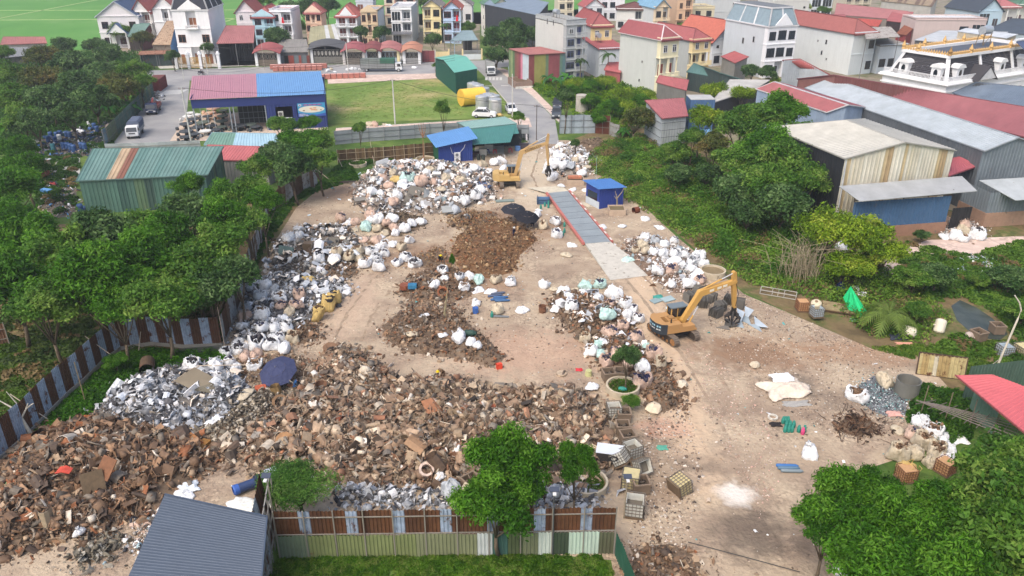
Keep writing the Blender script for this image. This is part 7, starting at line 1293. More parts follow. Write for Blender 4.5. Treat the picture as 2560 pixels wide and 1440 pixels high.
def truck(lab,P,rz,cabc,L,hb,kind,bc,w=2.1,cat='truck'):
 T=thing('parked_truck',lab,cat,P,rz); w/=2; cl=1.7; b=MB()
 b.prism([(-L/2,.55),(-L/2-.05,1.25),(-L/2+.28,2.15),(-L/2+cl,2.2),(-L/2+cl,.55)],-w*.95,w*.95,cabc,'yz'); b.build('cab','paint',T)
 b=MB(); b.face([(-w*.85,-L/2-.06,1.33),(w*.85,-L/2-.06,1.33),(w*.8,-L/2+.24,2.05),(-w*.8,-L/2+.24,2.05)],BLK);
 for s in (-1,1): b.face([(s*w*.96,-L/2+.25,1.3),(s*w*.96,-L/2+1.2,1.3),(s*w*.96,-L/2+1.2,1.95),(s*w*.96,-L/2+.42,1.95)],BLK)
 b.build('windscreen','glass',T); b=MB(); b.box(-w*.5,w*.5,-L/2+.3,L/2,.6,.85,srgb(46,46,48)); b.build('chassis','paint',T)
 b=MB(); y0=-L/2+cl+.15; y1=L/2; z0=.9
 if kind=='box':
  b.box(-w,w,y0,y1,z0,z0+hb,bc); n=int((y1-y0)/.22)
  for k in range(n): y=y0+(y1-y0)*k/n; [b.box(s*w-.015*(s<0),s*w+.015*(s>0),y,y+.08,z0+.1,z0+hb-.1,lighten(bc,.85)) for s in(-1,1)]
 elif kind=='stake':
  b.box(-w,w,y0,y1,z0,z0+.1,srgb(80,80,80)); g=srgb(140,146,146)
  for s in (-1,1):
   b.box(s*w-.03,s*w+.03,y0,y1,z0,z0+hb*.5,srgb(150,154,154)); n=int((y1-y0)/.7)
   for k in range(n+1): y=y0+(y1-y0-.06)*k/n; b.box(s*w-.05,s*w+.05,y,y+.06,z0,z0+hb,srgb(90,92,92) if k%3==0 else g)
   for q in (.62,.78,.98): b.box(s*w-.03,s*w+.03,y0,y1,z0+hb*q,z0+hb*q+.05,g)
   b.box(s*(w+.05)-.02,s*(w+.05)+.02,y0,y0+(y1-y0)*.42,z0+hb*.55,z0+hb,srgb(40,110,84)); b.box(s*(w-.08)-.02,s*(w-.08)+.02,y0,y1,z0+hb*.5,z0+hb*.97,srgb(150,164,158))
  b.box(-w,w,y1-.05,y1,z0,z0+hb,srgb(110,110,108)); b.box(-w,w,y0,y0+.05,z0,z0+hb,srgb(60,110,90)); b.box(-w+.1,w-.1,y0+.1,y1-.1,z0+.1,z0+hb*.9,srgb(90,98,96)); b.box(-w-.04,w+.04,y0,y0+(y1-y0)*.42,z0+hb,z0+hb+.04,srgb(40,110,84))
 elif kind=='canvas':
  b.box(-w,w,y0,y1,z0,z0+.6,srgb(150,154,156)); b.prism([(-w,z0+.6),(-w,z0+hb*.85),(-w*.7,z0+hb),(w*.7,z0+hb),(w,z0+hb*.85),(w,z0+.6)],y0,y1,srgb(92,102,122),'xz')
 else:
  for q in ((-w,-w+.06,y0,y1),(w-.06,w,y0,y1),(-w+.06,w-.06,y0,y0+.06),(-w+.06,w-.06,y1-.06,y1)): b.box(*q,z0,z0+.6,bc)
  b.box(-w,w,y0,y1,z0-.08,z0,lighten(bc,.7))
 b.build('cargo_bed','metal_sheet' if kind!='canvas' else 'cloth',T)
 if kind=='crane': b=MB(); b.tube([(0,y0+.6,z0),(0,y0+.7,z0+1.3),(.1,y0+1.8,z0+1.8)],.16,srgb(180,60,50),6); b.tube([(0,y0+2.2,z0),(0,y0+1.9,z0+1.6)],.2,srgb(206,150,140),6); b.build('loader_arm','paint',T)
 for s in (-1,1):
  for y in (-L/2+.85,L/2-1.5): wheel(T,s*(w-.16),y,.44,.28)
  b=MB(); b.box(s*w*.62-.2,s*w*.62+.2,-L/2-.1,-L/2,.7,.9,srgb(220,224,226)); b.build('headlight','paint',T); b=MB(); b.beam((s*w,-L/2+.1,1.8),(s*(w+.25),-L/2,1.9),.04,.04,BLK); b.box(s*(w+.25)-.05,s*(w+.25)+.05,-L/2-.05,-L/2+.05,1.55,1.95,BLK); b.build('mirror','paint',T)
 b=MB(); b.box(-w*.5,w*.5,-L/2-.09,-L/2,.95,1.15,srgb(60,64,70) if cabc[0]>.3 else srgb(150,154,160)); b.build('grille','paint',T)
 return T
truck('white box truck facing the camera on the right side street',G(1226,185),R(6),srgb(226,230,232),6.6,2.3,'box',srgb(184,188,188))
truck('long stake truck with a green tarpaulin and white cab across the village street',G(955,178),R(92),srgb(226,230,232),10.5,2.3,'stake',srgb(150,150,150),2.4)
truck('dark blue cabbed truck with a red bed and loader arm on the left street',G(386,280),R(13),srgb(44,58,92),6.2,.6,'crane',srgb(150,56,52))
truck('white cabbed truck with a grey canvas cover behind the green fence',G(341,338),R(13),srgb(230,232,234),6.,1.9,'canvas',srgb(92,102,122))
T=thing('shipping_container','dark red shipping container beside the thicket on the left street','container',G(396,222),R(8)); b=MB(); b.corr((-1.3,-3,0),(1.3,-3,0),(1.3,-3,2.6),(-1.3,-3,2.6),.25,.05,srgb(120,48,50)); b.corr((-1.3,3,0),(-1.3,-3,0),(-1.3,-3,2.6),(-1.3,3,2.6),.25,.05,srgb(112,44,46)); b.corr((1.3,-3,0),(1.3,3,0),(1.3,3,2.6),(1.3,-3,2.6),.25,.05,srgb(120,48,50)); b.box(-1.3,1.3,-3,3,2.6,2.66,srgb(110,60,54)); b.build('shell','rust_sheet',T)
T=thing('enclosed_trike','small boxy grey green trailer beside the box truck','trailer',G(1281,195),R(5)); b=MB(); b.box(-.9,.9,-1.2,1.2,.6,2.4,srgb(130,160,156)); b.prism([(-1,2.4),(1,2.4),(.7,2.8),(-.7,2.8)],-1.3,1.3,srgb(150,180,176),'xz'); b.build('body','paint',T); [wheel(T,s*.8,y,.35,.18) for s in(-1,1) for y in(-.8,.8)]
T=thing('planter_box','long grey brick planter box with weeds on the right pavement','planter',G(1300,214),R(16)); b=MB(); [b.box(*q,0,1.5,srgb(140,120,108)) for q in ((-2.,2.,-3.4,-3.2),(-2.,2.,3.2,3.4),(-2.,-1.8,-3.2,3.2),(1.8,2.,-3.2,3.2))]; b.box(-2.1,2.1,-3.5,-3.4,0,.5,srgb(206,204,196)); b.box(-1.8,1.8,-3.2,3.2,0,1.1,srgb(100,80,60)); b.build('wall','concrete',T)
cover('weeds','weeds growing in the long brick planter',[(1290,196),(1310,198),(1316,206),(1296,206)],24,1500,.2,[srgb(60,90,36),srgb(96,120,50)],rr=(.4,.9),hs=1.,z=1.,seed=31)
def moto(lab,P,rz,col,rider=False):
 T=thing('motorbike',lab,'motorbike',P,rz); b=MB(); b.beam((0,-.55,.75),(0,.75,.72),.22,.28,col); b.tube([(0,-.62,.32),(0,-.5,.9),(0,-.42,1.05)],.05,srgb(60,60,64),6); b.tube([(-.32,-.36,1.06),(0,-.44,1.04),(.32,-.36,1.06)],.03,BLK,5); b.beam((0,.0,.86),(0,.75,.9),.26,.12,BLK); b.beam((0,-.4,.5),(0,.3,.4),.2,.22,srgb(70,70,74)); b.build('frame','paint',T)
 for y in (-.65,.62):
  b=MB();
  for k in range(12): a,c=k*math.pi/6,(k+1)*math.pi/6; b.beam((0,y+.26*math.cos(a),.3+.26*math.sin(a)),(0,y+.26*math.cos(c),.3+.26*math.sin(c)),.09,.09,BLK)
  b.cyl((-.05,y,.3),(.05,y,.3),.07,.07,srgb(150,150,150),8); b.build('wheel','rubber',T)
 return T
moto('dark motorbike ridden along the village street',G(504,187),R(90),srgb(40,50,80)); moto('dark motorbike parked under the rusty awning shed',G(378,176),R(20),srgb(60,60,70)); moto('motorbike leaning behind the rusty awning shed post',G(386,172),R(30),srgb(70,50,50)); moto('red motorbike parked among litter left of the dark green shed',G(137,470),R(60),srgb(170,40,50))
# ---------------------------------------------------------------- people
def person(lab,P,rz,shirt,trou,pose='stand',hat=None,skin=srgb(150,106,80)):
 T=thing('person',lab,'person',P,rz)
 if pose=='stand': hip,ch,nk,hd=(0,0,.92),(0,-.03,1.28),(0,-.04,1.46),(0,-.07,1.6); kn,ft=((-.1,-.04,.5),(.11,-.1,.5)),((-.11,0,.06),(.13,-.02,.06)); el,hn=((-.25,-.04,1.14),(.25,-.04,1.14)),((-.24,-.26,.98),(.22,-.28,1.0))
 elif pose=='bend': hip,ch,nk,hd=(0,.1,.86),(0,-.26,1.08),(0,-.44,1.12),(0,-.6,1.1); kn,ft=((-.14,-.02,.48),(.16,-.06,.48)),((-.16,.06,.06),(.2,0,.06)); el,hn=((-.22,-.42,.84),(.22,-.44,.84)),((-.12,-.56,.58),(.14,-.6,.56))
 elif pose=='sit': hip,ch,nk,hd=(0,.1,.56),(0,.06,.92),(0,.02,1.08),(0,-.02,1.24); kn,ft=((-.16,-.34,.62),(.16,-.34,.62)),((-.17,-.3,.1),(.17,-.3,.1)); el,hn=((-.26,-.1,.76),(.26,-.1,.76)),((-.14,-.4,.7),(.14,-.4,.7))
 else: hip,ch,nk,hd=(0,.15,.36),(0,-.08,.66),(0,-.2,.8),(0,-.3,.9); kn,ft=((-.16,-.28,.5),(.18,-.26,.5)),((-.15,-.1,.05),(.17,-.08,.05)); el,hn=((-.24,-.22,.52),(.26,-.22,.52)),((-.12,-.46,.3),(.14,-.48,.28))
 V=[hip,ch,nk,hd]; E=[(0,1),(1,2),(2,3)]; Rr=[.135,.15,.055,.1]
 for s in range(2):
  sg=-1 if s==0 else 1; sh=(ch[0]+sg*.18,ch[1],ch[2]+.1); i=len(V); V+=[sh,el[s],hn[s]]; E+=[(1,i),(i,i+1),(i+1,i+2)]; Rr+=[.07,.05,.035]
  for f in range(4): V.append((hn[s][0]+(f-1.5)*.022,hn[s][1]-.05,hn[s][2]-.07+.006*(f%2))); E.append((i+2,len(V)-1)); Rr.append(.012)
  V.append((hn[s][0]-sg*.05,hn[s][1]-.02,hn[s][2]-.03)); E.append((i+2,len(V)-1)); Rr.append(.013)
  j=len(V); V+=[(hip[0]+sg*.1,hip[1],hip[2]-.08),kn[s],ft[s],(ft[s][0],ft[s][1]-.17,.04)]; E+=[(0,j),(j,j+1),(j+1,j+2),(j+2,j+3)]; Rr+=[.1,.07,.05,.04]
 me=bpy.data.meshes.new('p'); me.from_pydata(V,E,[]); o=bpy.data.objects.new('p',me); S.collection.objects.link(o); m=o.modifiers.new('s','SKIN');
 for k,v in enumerate(me.skin_vertices[0].data): v.radius=(Rr[k],Rr[k]); v.use_root=(k==0)
 o.modifiers.new('d','SUBSURF').levels=1; dg=bpy.context.evaluated_depsgraph_get(); dg.update(); e=bpy.data.meshes.new_from_object(o.evaluated_get(dg)); bpy.data.objects.remove(o)
 cols=[]
 hz=Vector(hd);
 for p in e.polygons:
  c=p.center; d=min((c-Vector(h)).length for h in hn)
  if (c-hz).length<.15: k=skin
  elif d<.1: k=skin
  elif min((c-Vector(f)).length for f in ft)<.12: k=BLK
  elif min((c-Vector(q)).length for q in kn)<.27 or (c-Vector(hip)).length<.14: k=trou
  else: k=shirt
  cols.append(col4(k))
 at=e.attributes.new('Col','FLOAT_COLOR','FACE'); at.data.foreach_set('color',np.array(cols,dtype=np.float32).ravel()); e.materials.clear(); e.materials.append(MATS['cloth']); e.polygons.foreach_set('use_smooth',[True]*len(e.polygons)); e.name='body'
 o=bpy.data.objects.new('body',e); S.collection.objects.link(o); o.parent=T; b=MB()
 hc=Vector(hd)
 if hat: b.lathe(hc+Vector((0,0,.02)),[(.17,0),(.12,.02),(.115,.09),(.06,.13),(.005,.14)],hat,12)
 else: b.lathe(hc+Vector((0,.01,.0)),[(.108,-.02),(.112,.05),(.07,.11),(.005,.125)],srgb(26,24,24),12)
 b.build('hat' if hat else 'hair','cloth',T)
 b=MB(); y=-1
 for sx in (-.035,.035): b.cbox(hc+Vector((sx,-.098,.015)),(.022,.012,.012),srgb(30,24,22))
 b.cbox(hc+Vector((0,-.108,-.012)),(.024,.03,.036),skin); b.cbox(hc+Vector((0,-.096,-.045)),(.045,.012,.01),srgb(120,60,54)); b.build('face','cloth',T)
 return T
person('person in dark blue clothes and a pale hat standing beside the gear heap',G(1284,600),R(60),srgb(34,38,62),srgb(38,40,56),'stand',srgb(210,210,206))
person('person in brown camouflage with a yellow helmet bending over the rusty heap',G(1108,950,.2),R(-40),srgb(112,90,70),srgb(86,66,54),'bend',srgb(226,196,40))
person('person in a blue jacket crouching beside the navy parasol',G(740,972,.1),R(100),srgb(40,76,120),srgb(60,64,70),'squat')
person('person in black with a yellow cap squatting in the brown scraps by the gears',G(1100,655),R(30),srgb(36,38,38),srgb(40,40,40),'squat',srgb(230,206,40))
person('person in a grey jacket bending over scraps behind the gear heap',G(1173,556),R(-60),srgb(110,114,120),srgb(80,80,86),'bend',srgb(190,190,186))
person('person in navy squatting under the front black parasol',G(1332,565),R(-20),srgb(34,40,70),srgb(36,38,50),'squat')
person('person in dark clothes riding the motorbike on the village street',G(504,187,.34),R(90),srgb(60,60,66),srgb(40,44,60),'sit',srgb(90,94,104))
# ---------------------------------------------------------------- parasols
def parasol(lab,px,py,r,h,col,tilt=(0,0)):
 P=G(px,py,h); T=thing('parasol',lab,'parasol',(P.x,P.y,0)); b=MB(); n=8; M=Matrix.Translation((0,0,h))@Matrix.Rotation(tilt[0],4,'X')@Matrix.Rotation(tilt[1],4,'Y'); b.M=M
 for k in range(n):
  a0,a1=k*2*math.pi/n,(k+1)*2*math.pi/n
  for (r0,z0),(r1,z1) in (((.02,.0),(r*.5,-.12*r)),((r*.5,-.12*r),(r,-.42*r))):
   am=(a0+a1)/2; pt=lambda a,rr,z:(rr*math.cos(a),rr*math.sin(a),z); mid=.93 if r1==r else .96
   b.face([pt(a0,r0,z0),pt(a0,r1,z1),pt(am,r1*mid,z1+.05),pt(am,r0*.97,z0+.01)],lighten(col,RU(.92,1.08))); b.face([pt(am,r0*.97,z0+.01),pt(am,r1*mid,z1+.05),pt(a1,r1,z1),pt(a1,r0,z0)],lighten(col,RU(.92,1.08)))
 b.build('canopy','cloth',T); b=MB(); b.M=M
 for k in range(n): a=k*2*math.pi/n; b.beam((.05*math.cos(a),.05*math.sin(a),-.03),(r*math.cos(a),r*math.sin(a),-.42*r-.02),.03,.03,srgb(120,120,124))
 b.build('rib','paint',T); b=MB(); b.cyl((0,0,0),(0,0,h+.12),.035,.03,srgb(150,150,154),8); b.build('pole','paint',T); return T
parasol('black parasol standing further back over the gear heap',1283,512,1.62,2.3,srgb(46,48,56),(R(8),0)); parasol('black parasol nearer the weighbridge over the gear heap',1318,531,1.66,2.1,srgb(36,37,44),(R(10),R(6))); parasol('navy blue parasol tilted over the scrap left of the lane',688,918,1.66,1.7,srgb(62,68,98),(R(24),R(-8)))
# ---------------------------------------------------------------- planters, tanks, poles
def ring(lab,px,py,r,h,grass=True,col=srgb(186,174,152)):
 T=thing('round_planter',lab,'planter',G(px,py)); b=MB(); n=28; b.lathe((0,0,0),[(r,0),(r,h),(r-.16,h),(r-.16,h-.25)],col,n); b.build('rim','concrete',T); b=MB(); b.cyl((0,0,0),(0,0,h-.22),r-.17,r-.17,srgb(128,112,84),20); b.build('soil','concrete',T)
 if grass: g=np.random.default_rng(int(px)); q=g.random(900); a=g.random(900)*6.28; C=np.c_[np.cos(a)*np.sqrt(q)*(r-.3),np.sin(a)*np.sqrt(q)*(r-.3),h-.18+g.random(900)*.12]; V,F=leafquads(C,g.normal(size=(900,3))+np.array([0,0,.6]),g.uniform(.06,.14,900),.5,g); npmesh('grass',V,F,np.array([srgb(84,112,48)]*900)*g.uniform(.7,1.2,(900,1)),'leaf',T)
 return T
ring('round concrete planter with grass and a teal can amid the scrap bags',1556,978,1.42,.65); ring('half hidden round planter under the front trees',1468,1215,1.45,.5); ring('round planter with the pollarded tree by the blue cabin',1063,404,1.55,.6,False); ring('round planter with a staked trunk before the bamboo fence',895,414,1.42,.5); ring('empty round concrete ring between bags and the yellow excavator',1781,688,1.4,.7,False)
def sqp(lab,px,py,w,d,h,rz=0): T=thing('square_planter',lab,'planter',G(px,py),rz); b=MB(); [b.box(*q,0,h,srgb(180,160,140)) for q in ((-w,w,-d,-d+.12),(-w,w,d-.12,d),(-w,-w+.12,-d+.12,d-.12),(w-.12,w,-d+.12,d-.12))]; b.build('wall','concrete',T); b=MB(); b.box(-w+.12,w-.12,-d+.12,d-.12,0,h-.15,srgb(110,98,70)); b.build('soil','concrete',T)
sqp('square planter with a bare tree before the blue kiosk',1541,532,1.1,1.1,.75); sqp('square block planter stacked with bricks behind the weighbridge',1437,458,1.3,1.1,.8)
T=thing('brick_stack','orange brick stack on the square block planter','brick stack',G(1437,446,.8)); b=MB(); [b.box(-1+k*.5,-.52+k*.5,-.3,.3,z,z+.2,lighten(srgb(190,124,96),RU(.85,1.1))) for k in range(4) for z in (0,.21)]; b.build('brick','concrete',T)
T=thing('storage_tank','big bright yellow tank lying on the grassy lot','tank',G(1182,262)); b=MB(); a=Vector((-2.4,-1.3,1.75)); c=Vector((2.1,1.2,1.75)); b.cyl(a,c,1.75,1.75,srgb(246,198,20),26); d=(c-a).normalized(); b.cyl(a-d*.05,a-d*.02,1.75,1.75,srgb(226,176,14),26); [b.cyl(a.lerp(c,u),a.lerp(c,u)+d*.05,1.78,1.78,srgb(236,186,16),26) for u in (.01,.33,.66,.97)]; b.build('shell','paint',T)
def stank(lab,px,py,r,h):
 T=thing('steel_tank',lab,'tank',G(px,py),RU(0,6),'steel tanks on the grassy lot'); b=MB(); b.lathe((0,0,0),[(r,0),(r,.02),(r,h*.33),(r*1.015,h*.335),(r,h*.34),(r,h*.66),(r*1.015,h*.665),(r,h*.67),(r,h),(r*.96,h+.06),(r*.3,h+.22),(.01,h+.24)],srgb(196,198,198),22); b.build('shell','steel',T); b=MB(); b.cyl((r*.3,0,h+.15),(r*.3,0,h+.35),.22,.22,srgb(180,182,182),10); b.build('hatch','steel',T); b=MB(); b.box(-.05,.05,-r-.06,-r+.02,h*.55,h*.65,srgb(70,70,70)); b.build('valve','paint',T)
for px,py,l in ((1183,241,'steel tank nearest the dark green shed'),(1196,246,'steel tank second from the dark green shed'),(1209,254,'steel tank touching the far end of the yellow tank'),(1205,276,'steel tank at the near end of the yellow tank'),(1222,270,'steel tank in the middle behind the front pair'),(1234,274,'steel tank at the right behind the front pair'),(1238,284,'frontmost steel tank of the group by the white cars')): stank(l,px,py,1.3,2.9)
T=thing('water_tank','tall round grey concrete tank behind the right gate fence','tank',G(1454,282)); b=MB(); b.lathe((0,0,0),[(1.25,0),(1.25,1.4),(1.28,1.42),(1.25,1.44),(1.25,3.6),(1.1,3.62),(.01,3.62)],srgb(176,170,160),20); b.build('shell','concrete',T)
for px,py,l in ((1128,424,'upright steel drum left of the pair below the cabin'),(1140,428,'upright steel drum right of the pair below the cabin')):
 T=thing('steel_drum',l,'drum',G(px,py,1.)); T.location.z=.7; b=MB(); b.lathe((0,0,0),[(.38,0),(.38,1.),(.4,1.02),(.38,1.05),(.3,1.1),(.01,1.12)],srgb(190,186,176),16); b.build('shell','steel',T)
def pole(lab,px,py,top,r=.14,col=srgb(196,196,190),arm=None,solar=False,nm='utility_pole',lean=0):
 P=G(px,py); h=ztop(P,top); T=thing(nm,lab,'pole',P); b=MB(); b.cyl((0,0,0),(lean,0,h),r,r*.7,col,8); b.build('mast','concrete',T)
 if arm: b=MB(); b.beam((lean-arm/2,0,h-.3),(lean+arm/2,0,h-.3),.08,.08,srgb(120,120,120)); [b.cyl((lean+x,0,h-.26),(lean+x,0,h-.08),.05,.03,srgb(150,110,90),6) for x in (-arm/2+.05,0,arm/2-.05)]; b.build('cross_arm','paint',T)
 if solar: b=MB(); b.cbox((lean,-.1,h+.05),(.55,.35,.05),srgb(60,70,90),Matrix.Rotation(R(20),3,'X')); b.cbox((lean,-.3,h-.1),(.2,.35,.08),srgb(230,230,230)); b.build('lamp_head','paint',T)
 return T,Vector((P.x+lean,P.y,h-.1))
p1=pole('white concrete pole left of the blue workshop with a wire',478,356,218,.15,arm=1.); p2=pole('tall white pole at the edge of the grassy lot',988,310,198,.15,arm=.8); p3=pole('tall white street pole beside the white hatchback',1281,294,185,.12); p4=pole('dark iron gate pole with a small crossbar left of the yard entrance',1341,350,262,.08,srgb(90,80,74),arm=.9); p5=pole('pale leaning pole on the village street before the villa gate',520,186,116,.11); p6=pole('pole beside the arched gates left of the stake truck',872,190,106,.12); p7=pole('thin pole behind the dark green seafoam roofed shed',1138,176,100,.09,srgb(150,170,190)); p8=pole('street lamp pole left of the blue workshop roof',460,200,160,.1); p9=pole('thin pole crossing the red arched roof',662,176,98,.06,srgb(170,160,150))
pole('iron post with a small solar lamp beside the cages',1560,1296,1190,.05,srgb(150,140,120),solar=True,nm='lamp_post'); pole('dark thin post with a lamp rising through the front trees',1381,1388,1222,.05,srgb(80,84,84),solar=True,nm='lamp_post'); pole('thin post at the left end of the front fence with a lamp',700,1385,1188,.05,srgb(130,124,110),solar=True,nm='lamp_post'); pole('slanting solar lamp post beside the striped fence corner',562,868,768,.04,srgb(190,170,150),nm='lamp_post'); pole('thin brown post below the silver heap',215,1010,905,.05,srgb(130,116,90),nm='post')
def cable(lab,a,c,sag=.8,r=.03): b=MB(); O=a; n=12; b.tube([a.lerp(c,t/n)-O-Vector((0,0,sag*4*(t/n)*(1-t/n))) for t in range(n+1)],r,srgb(50,48,48),4); o=b.build('cable','paint',None,loc=O); tag(o,lab,'cable')
cable('black wire sagging across the blue workshop roof',p1[1],Vector((p2[1].x,p2[1].y,p2[1].z)),1.6); cable('wires running right from the tall white lot pole',p2[1],Vector((p4[1].x,p4[1].y,p4[1].z)),1.) ; cable('wire over the village street from the villa to the arched gates',p5[1],p6[1],.8); cable('wire between the arched gates and the dark green shed',p6[1],p7[1],.8); cable('wire from the gate pole across the side street',p4[1],Vector((9.5,141,4.6)),.4); cable('pale wire crossing the lower right of the yard',G(1720,1355,.05),G(2000,1430,.05),-.02,.035)
P=G(2484,938); T=thing('lamp_post','tall curved concrete lamp post at the right edge','lamp post',P); b=MB(); h=ztop(P,800); b.tube([(0,0,0),(.2,0,h*.4),(.55,0,h)],.1,srgb(206,198,182),8,.08); b.tube([(.55,0,h),(.62,0,h+.9),(.3,0,h+1.6),(-.3,0,h+2.3)],.08,srgb(206,198,182),8,.05); b.build('mast','concrete',T); b=MB(); b.beam((-1.1,.3,0),(.1,0,1.6),.05,.05,srgb(170,160,150)); b.build('stay','paint',T)
def stick(lab,a,c,r=.04,col=srgb(196,180,160),nm='prop_pole'): b=MB(); O=Vector(a); b.cyl((0,0,0),Vector(c)-O,r,r*.8,col,6); tag(b.build(nm,'paint',None,loc=O),lab,'pole')
stick('pale prop leaning from the dirt to the striped fence, nearest the bare tree',G(130,1055,0),G(25,985,2.6)); stick('pale prop slanting over the striped fence by the green bush',G(312,912,0),G(212,840,2.8)); stick('prop leaning at the fence below the tree belt',G(840,462,0),G(782,416,1.8)); stick('pale prop left of the staked planter trunk',G(862,430,0),G(840,385,2)); stick('upright pale bamboo pole in the pile near the bamboo fence',G(936,412,0),G(925,352,2.6)); stick('long pale pipe lying over the lower left bags',G(465,925,.8),G(590,895,.9)); stick('second pale pipe lying across the lower left bags',G(460,915,.9),G(620,912,1.)); stick('white thin mast leaning beside the light green bush',G(345,895,0),G(352,825,1.6)); stick('grey pipe on the ground right of the sapling heap',G(1225,790,.1),G(1272,792,.1),.14,srgb(110,118,124),'pipe')
# ---------------------------------------------------------------- cages, drums, bottles, sheets
def cage(kind):
 T=thing('tank_cage' if kind!='crate' else 'open_crate','x','cage'); s=.52; h=1.0
 if kind!='crate':
  b=MB(); c={'white':srgb(206,206,198),'yellow':srgb(196,184,140),'rust':srgb(190,150,110),'blue':srgb(180,196,206)}[kind]
  op=kind in('white','blue')
  b.box(-s+.05,s-.05,-s+.05,s-.05,.14,h if not op else .2,c)
  if op: [b.box(*q,.2,h-.02,c) for q in ((-s+.05,s-.05,-s+.05,-s+.08),(-s+.05,s-.05,s-.08,s-.05),(-s+.05,-s+.08,-s+.08,s-.08),(s-.08,s-.05,-s+.08,s-.08))]; b.box(-s+.1,s-.1,-s+.1,s-.1,.2,.55,srgb(110,104,94))
  b.build('tank','cloth',T); b=MB(); w=srgb(120,112,100) if kind!='rust' else srgb(130,84,56)
  for k in range(6):
   t=-s+2*s*k/5; [b.box(t-.015,t+.015,y-.015,y+.015,.1,h+.04,w) for y in(-s,s)]; [b.box(x-.015,x+.015,t-.015,t+.015,.1,h+.04,w) for x in(-s,s)]
  for z in (.14,.36,.58,.8,h+.02): [b.box(-s-.02,s+.02,y-.02,y+.02,z,z+.03,w) for y in(-s,s)]; [b.box(x-.02,x+.02,-s,s,z,z+.03,w) for x in(-s,s)]
  b.build('wire_frame','paint',T); b=MB(); b.box(-s-.04,s+.04,-s-.04,s+.04,0,.1,srgb(110,92,72)); b.build('pallet','concrete',T)
 else:
  b=MB(); c=srgb(120,104,88)
  for q in ((-s,s,-s,-s+.05),(-s,s,s-.05,s),(-s,-s+.05,-s+.05,s-.05),(s-.05,s,-s+.05,s-.05)): b.box(*q,.08,h-.15,c)
  for q in ((-s-.05,s+.05,-s-.05,-s+.06),(-s-.05,s+.05,s-.06,s+.05),(-s-.05,-s+.06,-s+.06,s-.06),(s-.06,s+.05,-s+.06,s-.06)): b.box(*q,h-.15,h-.05,lighten(c,1.25))
  b.build('side','concrete',T); g=np.random.default_rng(9); P=np.c_[g.uniform(-.36,.36,(40,2)),g.uniform(.5,.72,40)]; strew('contents',None,P,dict(lump=2,chunk=1,bent=1),(.12,.28),[srgb(96,86,76),srgb(130,120,108),srgb(70,62,56)],g,parent=T); b=MB(); b.box(-s+.06,s-.06,-s+.06,s-.06,.1,.5,srgb(84,74,66)); b.build('fill','concrete',T)
 T.location=(0,-650,0); return T
CG={k:cage(k) for k in ('white','yellow','rust','blue','crate')}
CL=[('crate',1521,950,1.,10,'open brown crate left behind the round planter'),('crate',1551,948,1.,-6,'open grey crate right behind the round planter'),('white',1534,1040,1.05,5,'pale crate nearest below the round planter'),('crate',1559,1050,.95,0,'crate filled with dark scraps, second below the planter'),('crate',1556,1082,.95,0,'crate holding pinkish rags, third below the planter'),('crate',1568,1108,1.,12,'crate holding a white rag, fourth below the planter'),('white',1580,1140,1.1,25,'empty whitish cage tank beside the white table'),('yellow',1576,1215,1.15,-15,'yellowish cage tank with one side cut open below the table'),('crate',1600,1228,1.05,8,'brown open box right of the yellowish cage tank'),('white',1585,1282,1.2,-12,'nearest white cage tank above the fence corner'),('rust',2004,775,1.05,0,'rust stained cage tank left of the leaning pale tank'),('blue',2508,890,1.1,10,'bluish cage tank beside the curved lamp post'),('crate',2490,832,1.,0,'whitish open crate right of the ditch'),('crate',2443,850,1.05,20,'dark open crate beside the small drum'),('yellow',2552,890,1.1,10,'yellow cage at the right edge below the bushes'),('crate',1180,1225,1.1,40,'dark open frame crate inside the front fence'),('rust',2262,1198,1.,10,'rusty cage below the pale bag pile'),('rust',2360,1180,1.,30,'rusty cage right of the pale bag pile')]
for k,px,py,s_,rz,l in CL: dup(CG[k],G(px,py),R(rz),l,'cages and crates of the yard',scale=s_)
for k,px,py,s_,rot,l in (('yellow',1683,1225,1.15,(R(0),R(75),R(30)),'toppled yellowish cage tank lying open on its side'),('white',1595,1165,1.,(R(60),0,R(30)),'white cage panel tank tipped against the crates'),('white',1560,1160,1.,(R(-40),R(10),R(60)),'wire cage tipped over a white sheet beside the table'),('blue',2040,790,1.,(0,0,R(10)),'wire cage under the leaning pale tank')):
 o=dup(CG[k],G(px,py,.35),0,l,'cages and crates of the yard',scale=s_); o.rotation_euler=rot
for p in CG.values():
 for c in list(p.children): bpy.data.objects.remove(c)
 bpy.data.objects.remove(p)
T=thing('work_table','white topped table with a coil of black hose beside the cages','table',G(1524,1150),R(-12)); b=MB(); b.box(-1.,1.,-.6,.6,.95,1.,srgb(214,222,230)); b.build('table_top','paint',T); b=MB(); b.box(-.95,.95,-.55,.55,.1,.93,srgb(60,58,58)); b.build('cabinet','paint',T)
T=thing('hose_coil','coil of black hose lying on the white table','hose',G(1524,1150,1.03),0); b=MB()
for r_ in (.3,.26,.22): b.tube([(.3+r_*math.cos(a),.1+r_*math.sin(a),.02) for a in np.linspace(0,6.28,15)],.02,BLK,4)
b.tube([(0,.1,.02),(-.3,-.2,.02),(-.6,.1,.02),(-.4,.3,.02),(-.1,-.3,.02)],.02,BLK,4); b.build('hose','rubber',T)
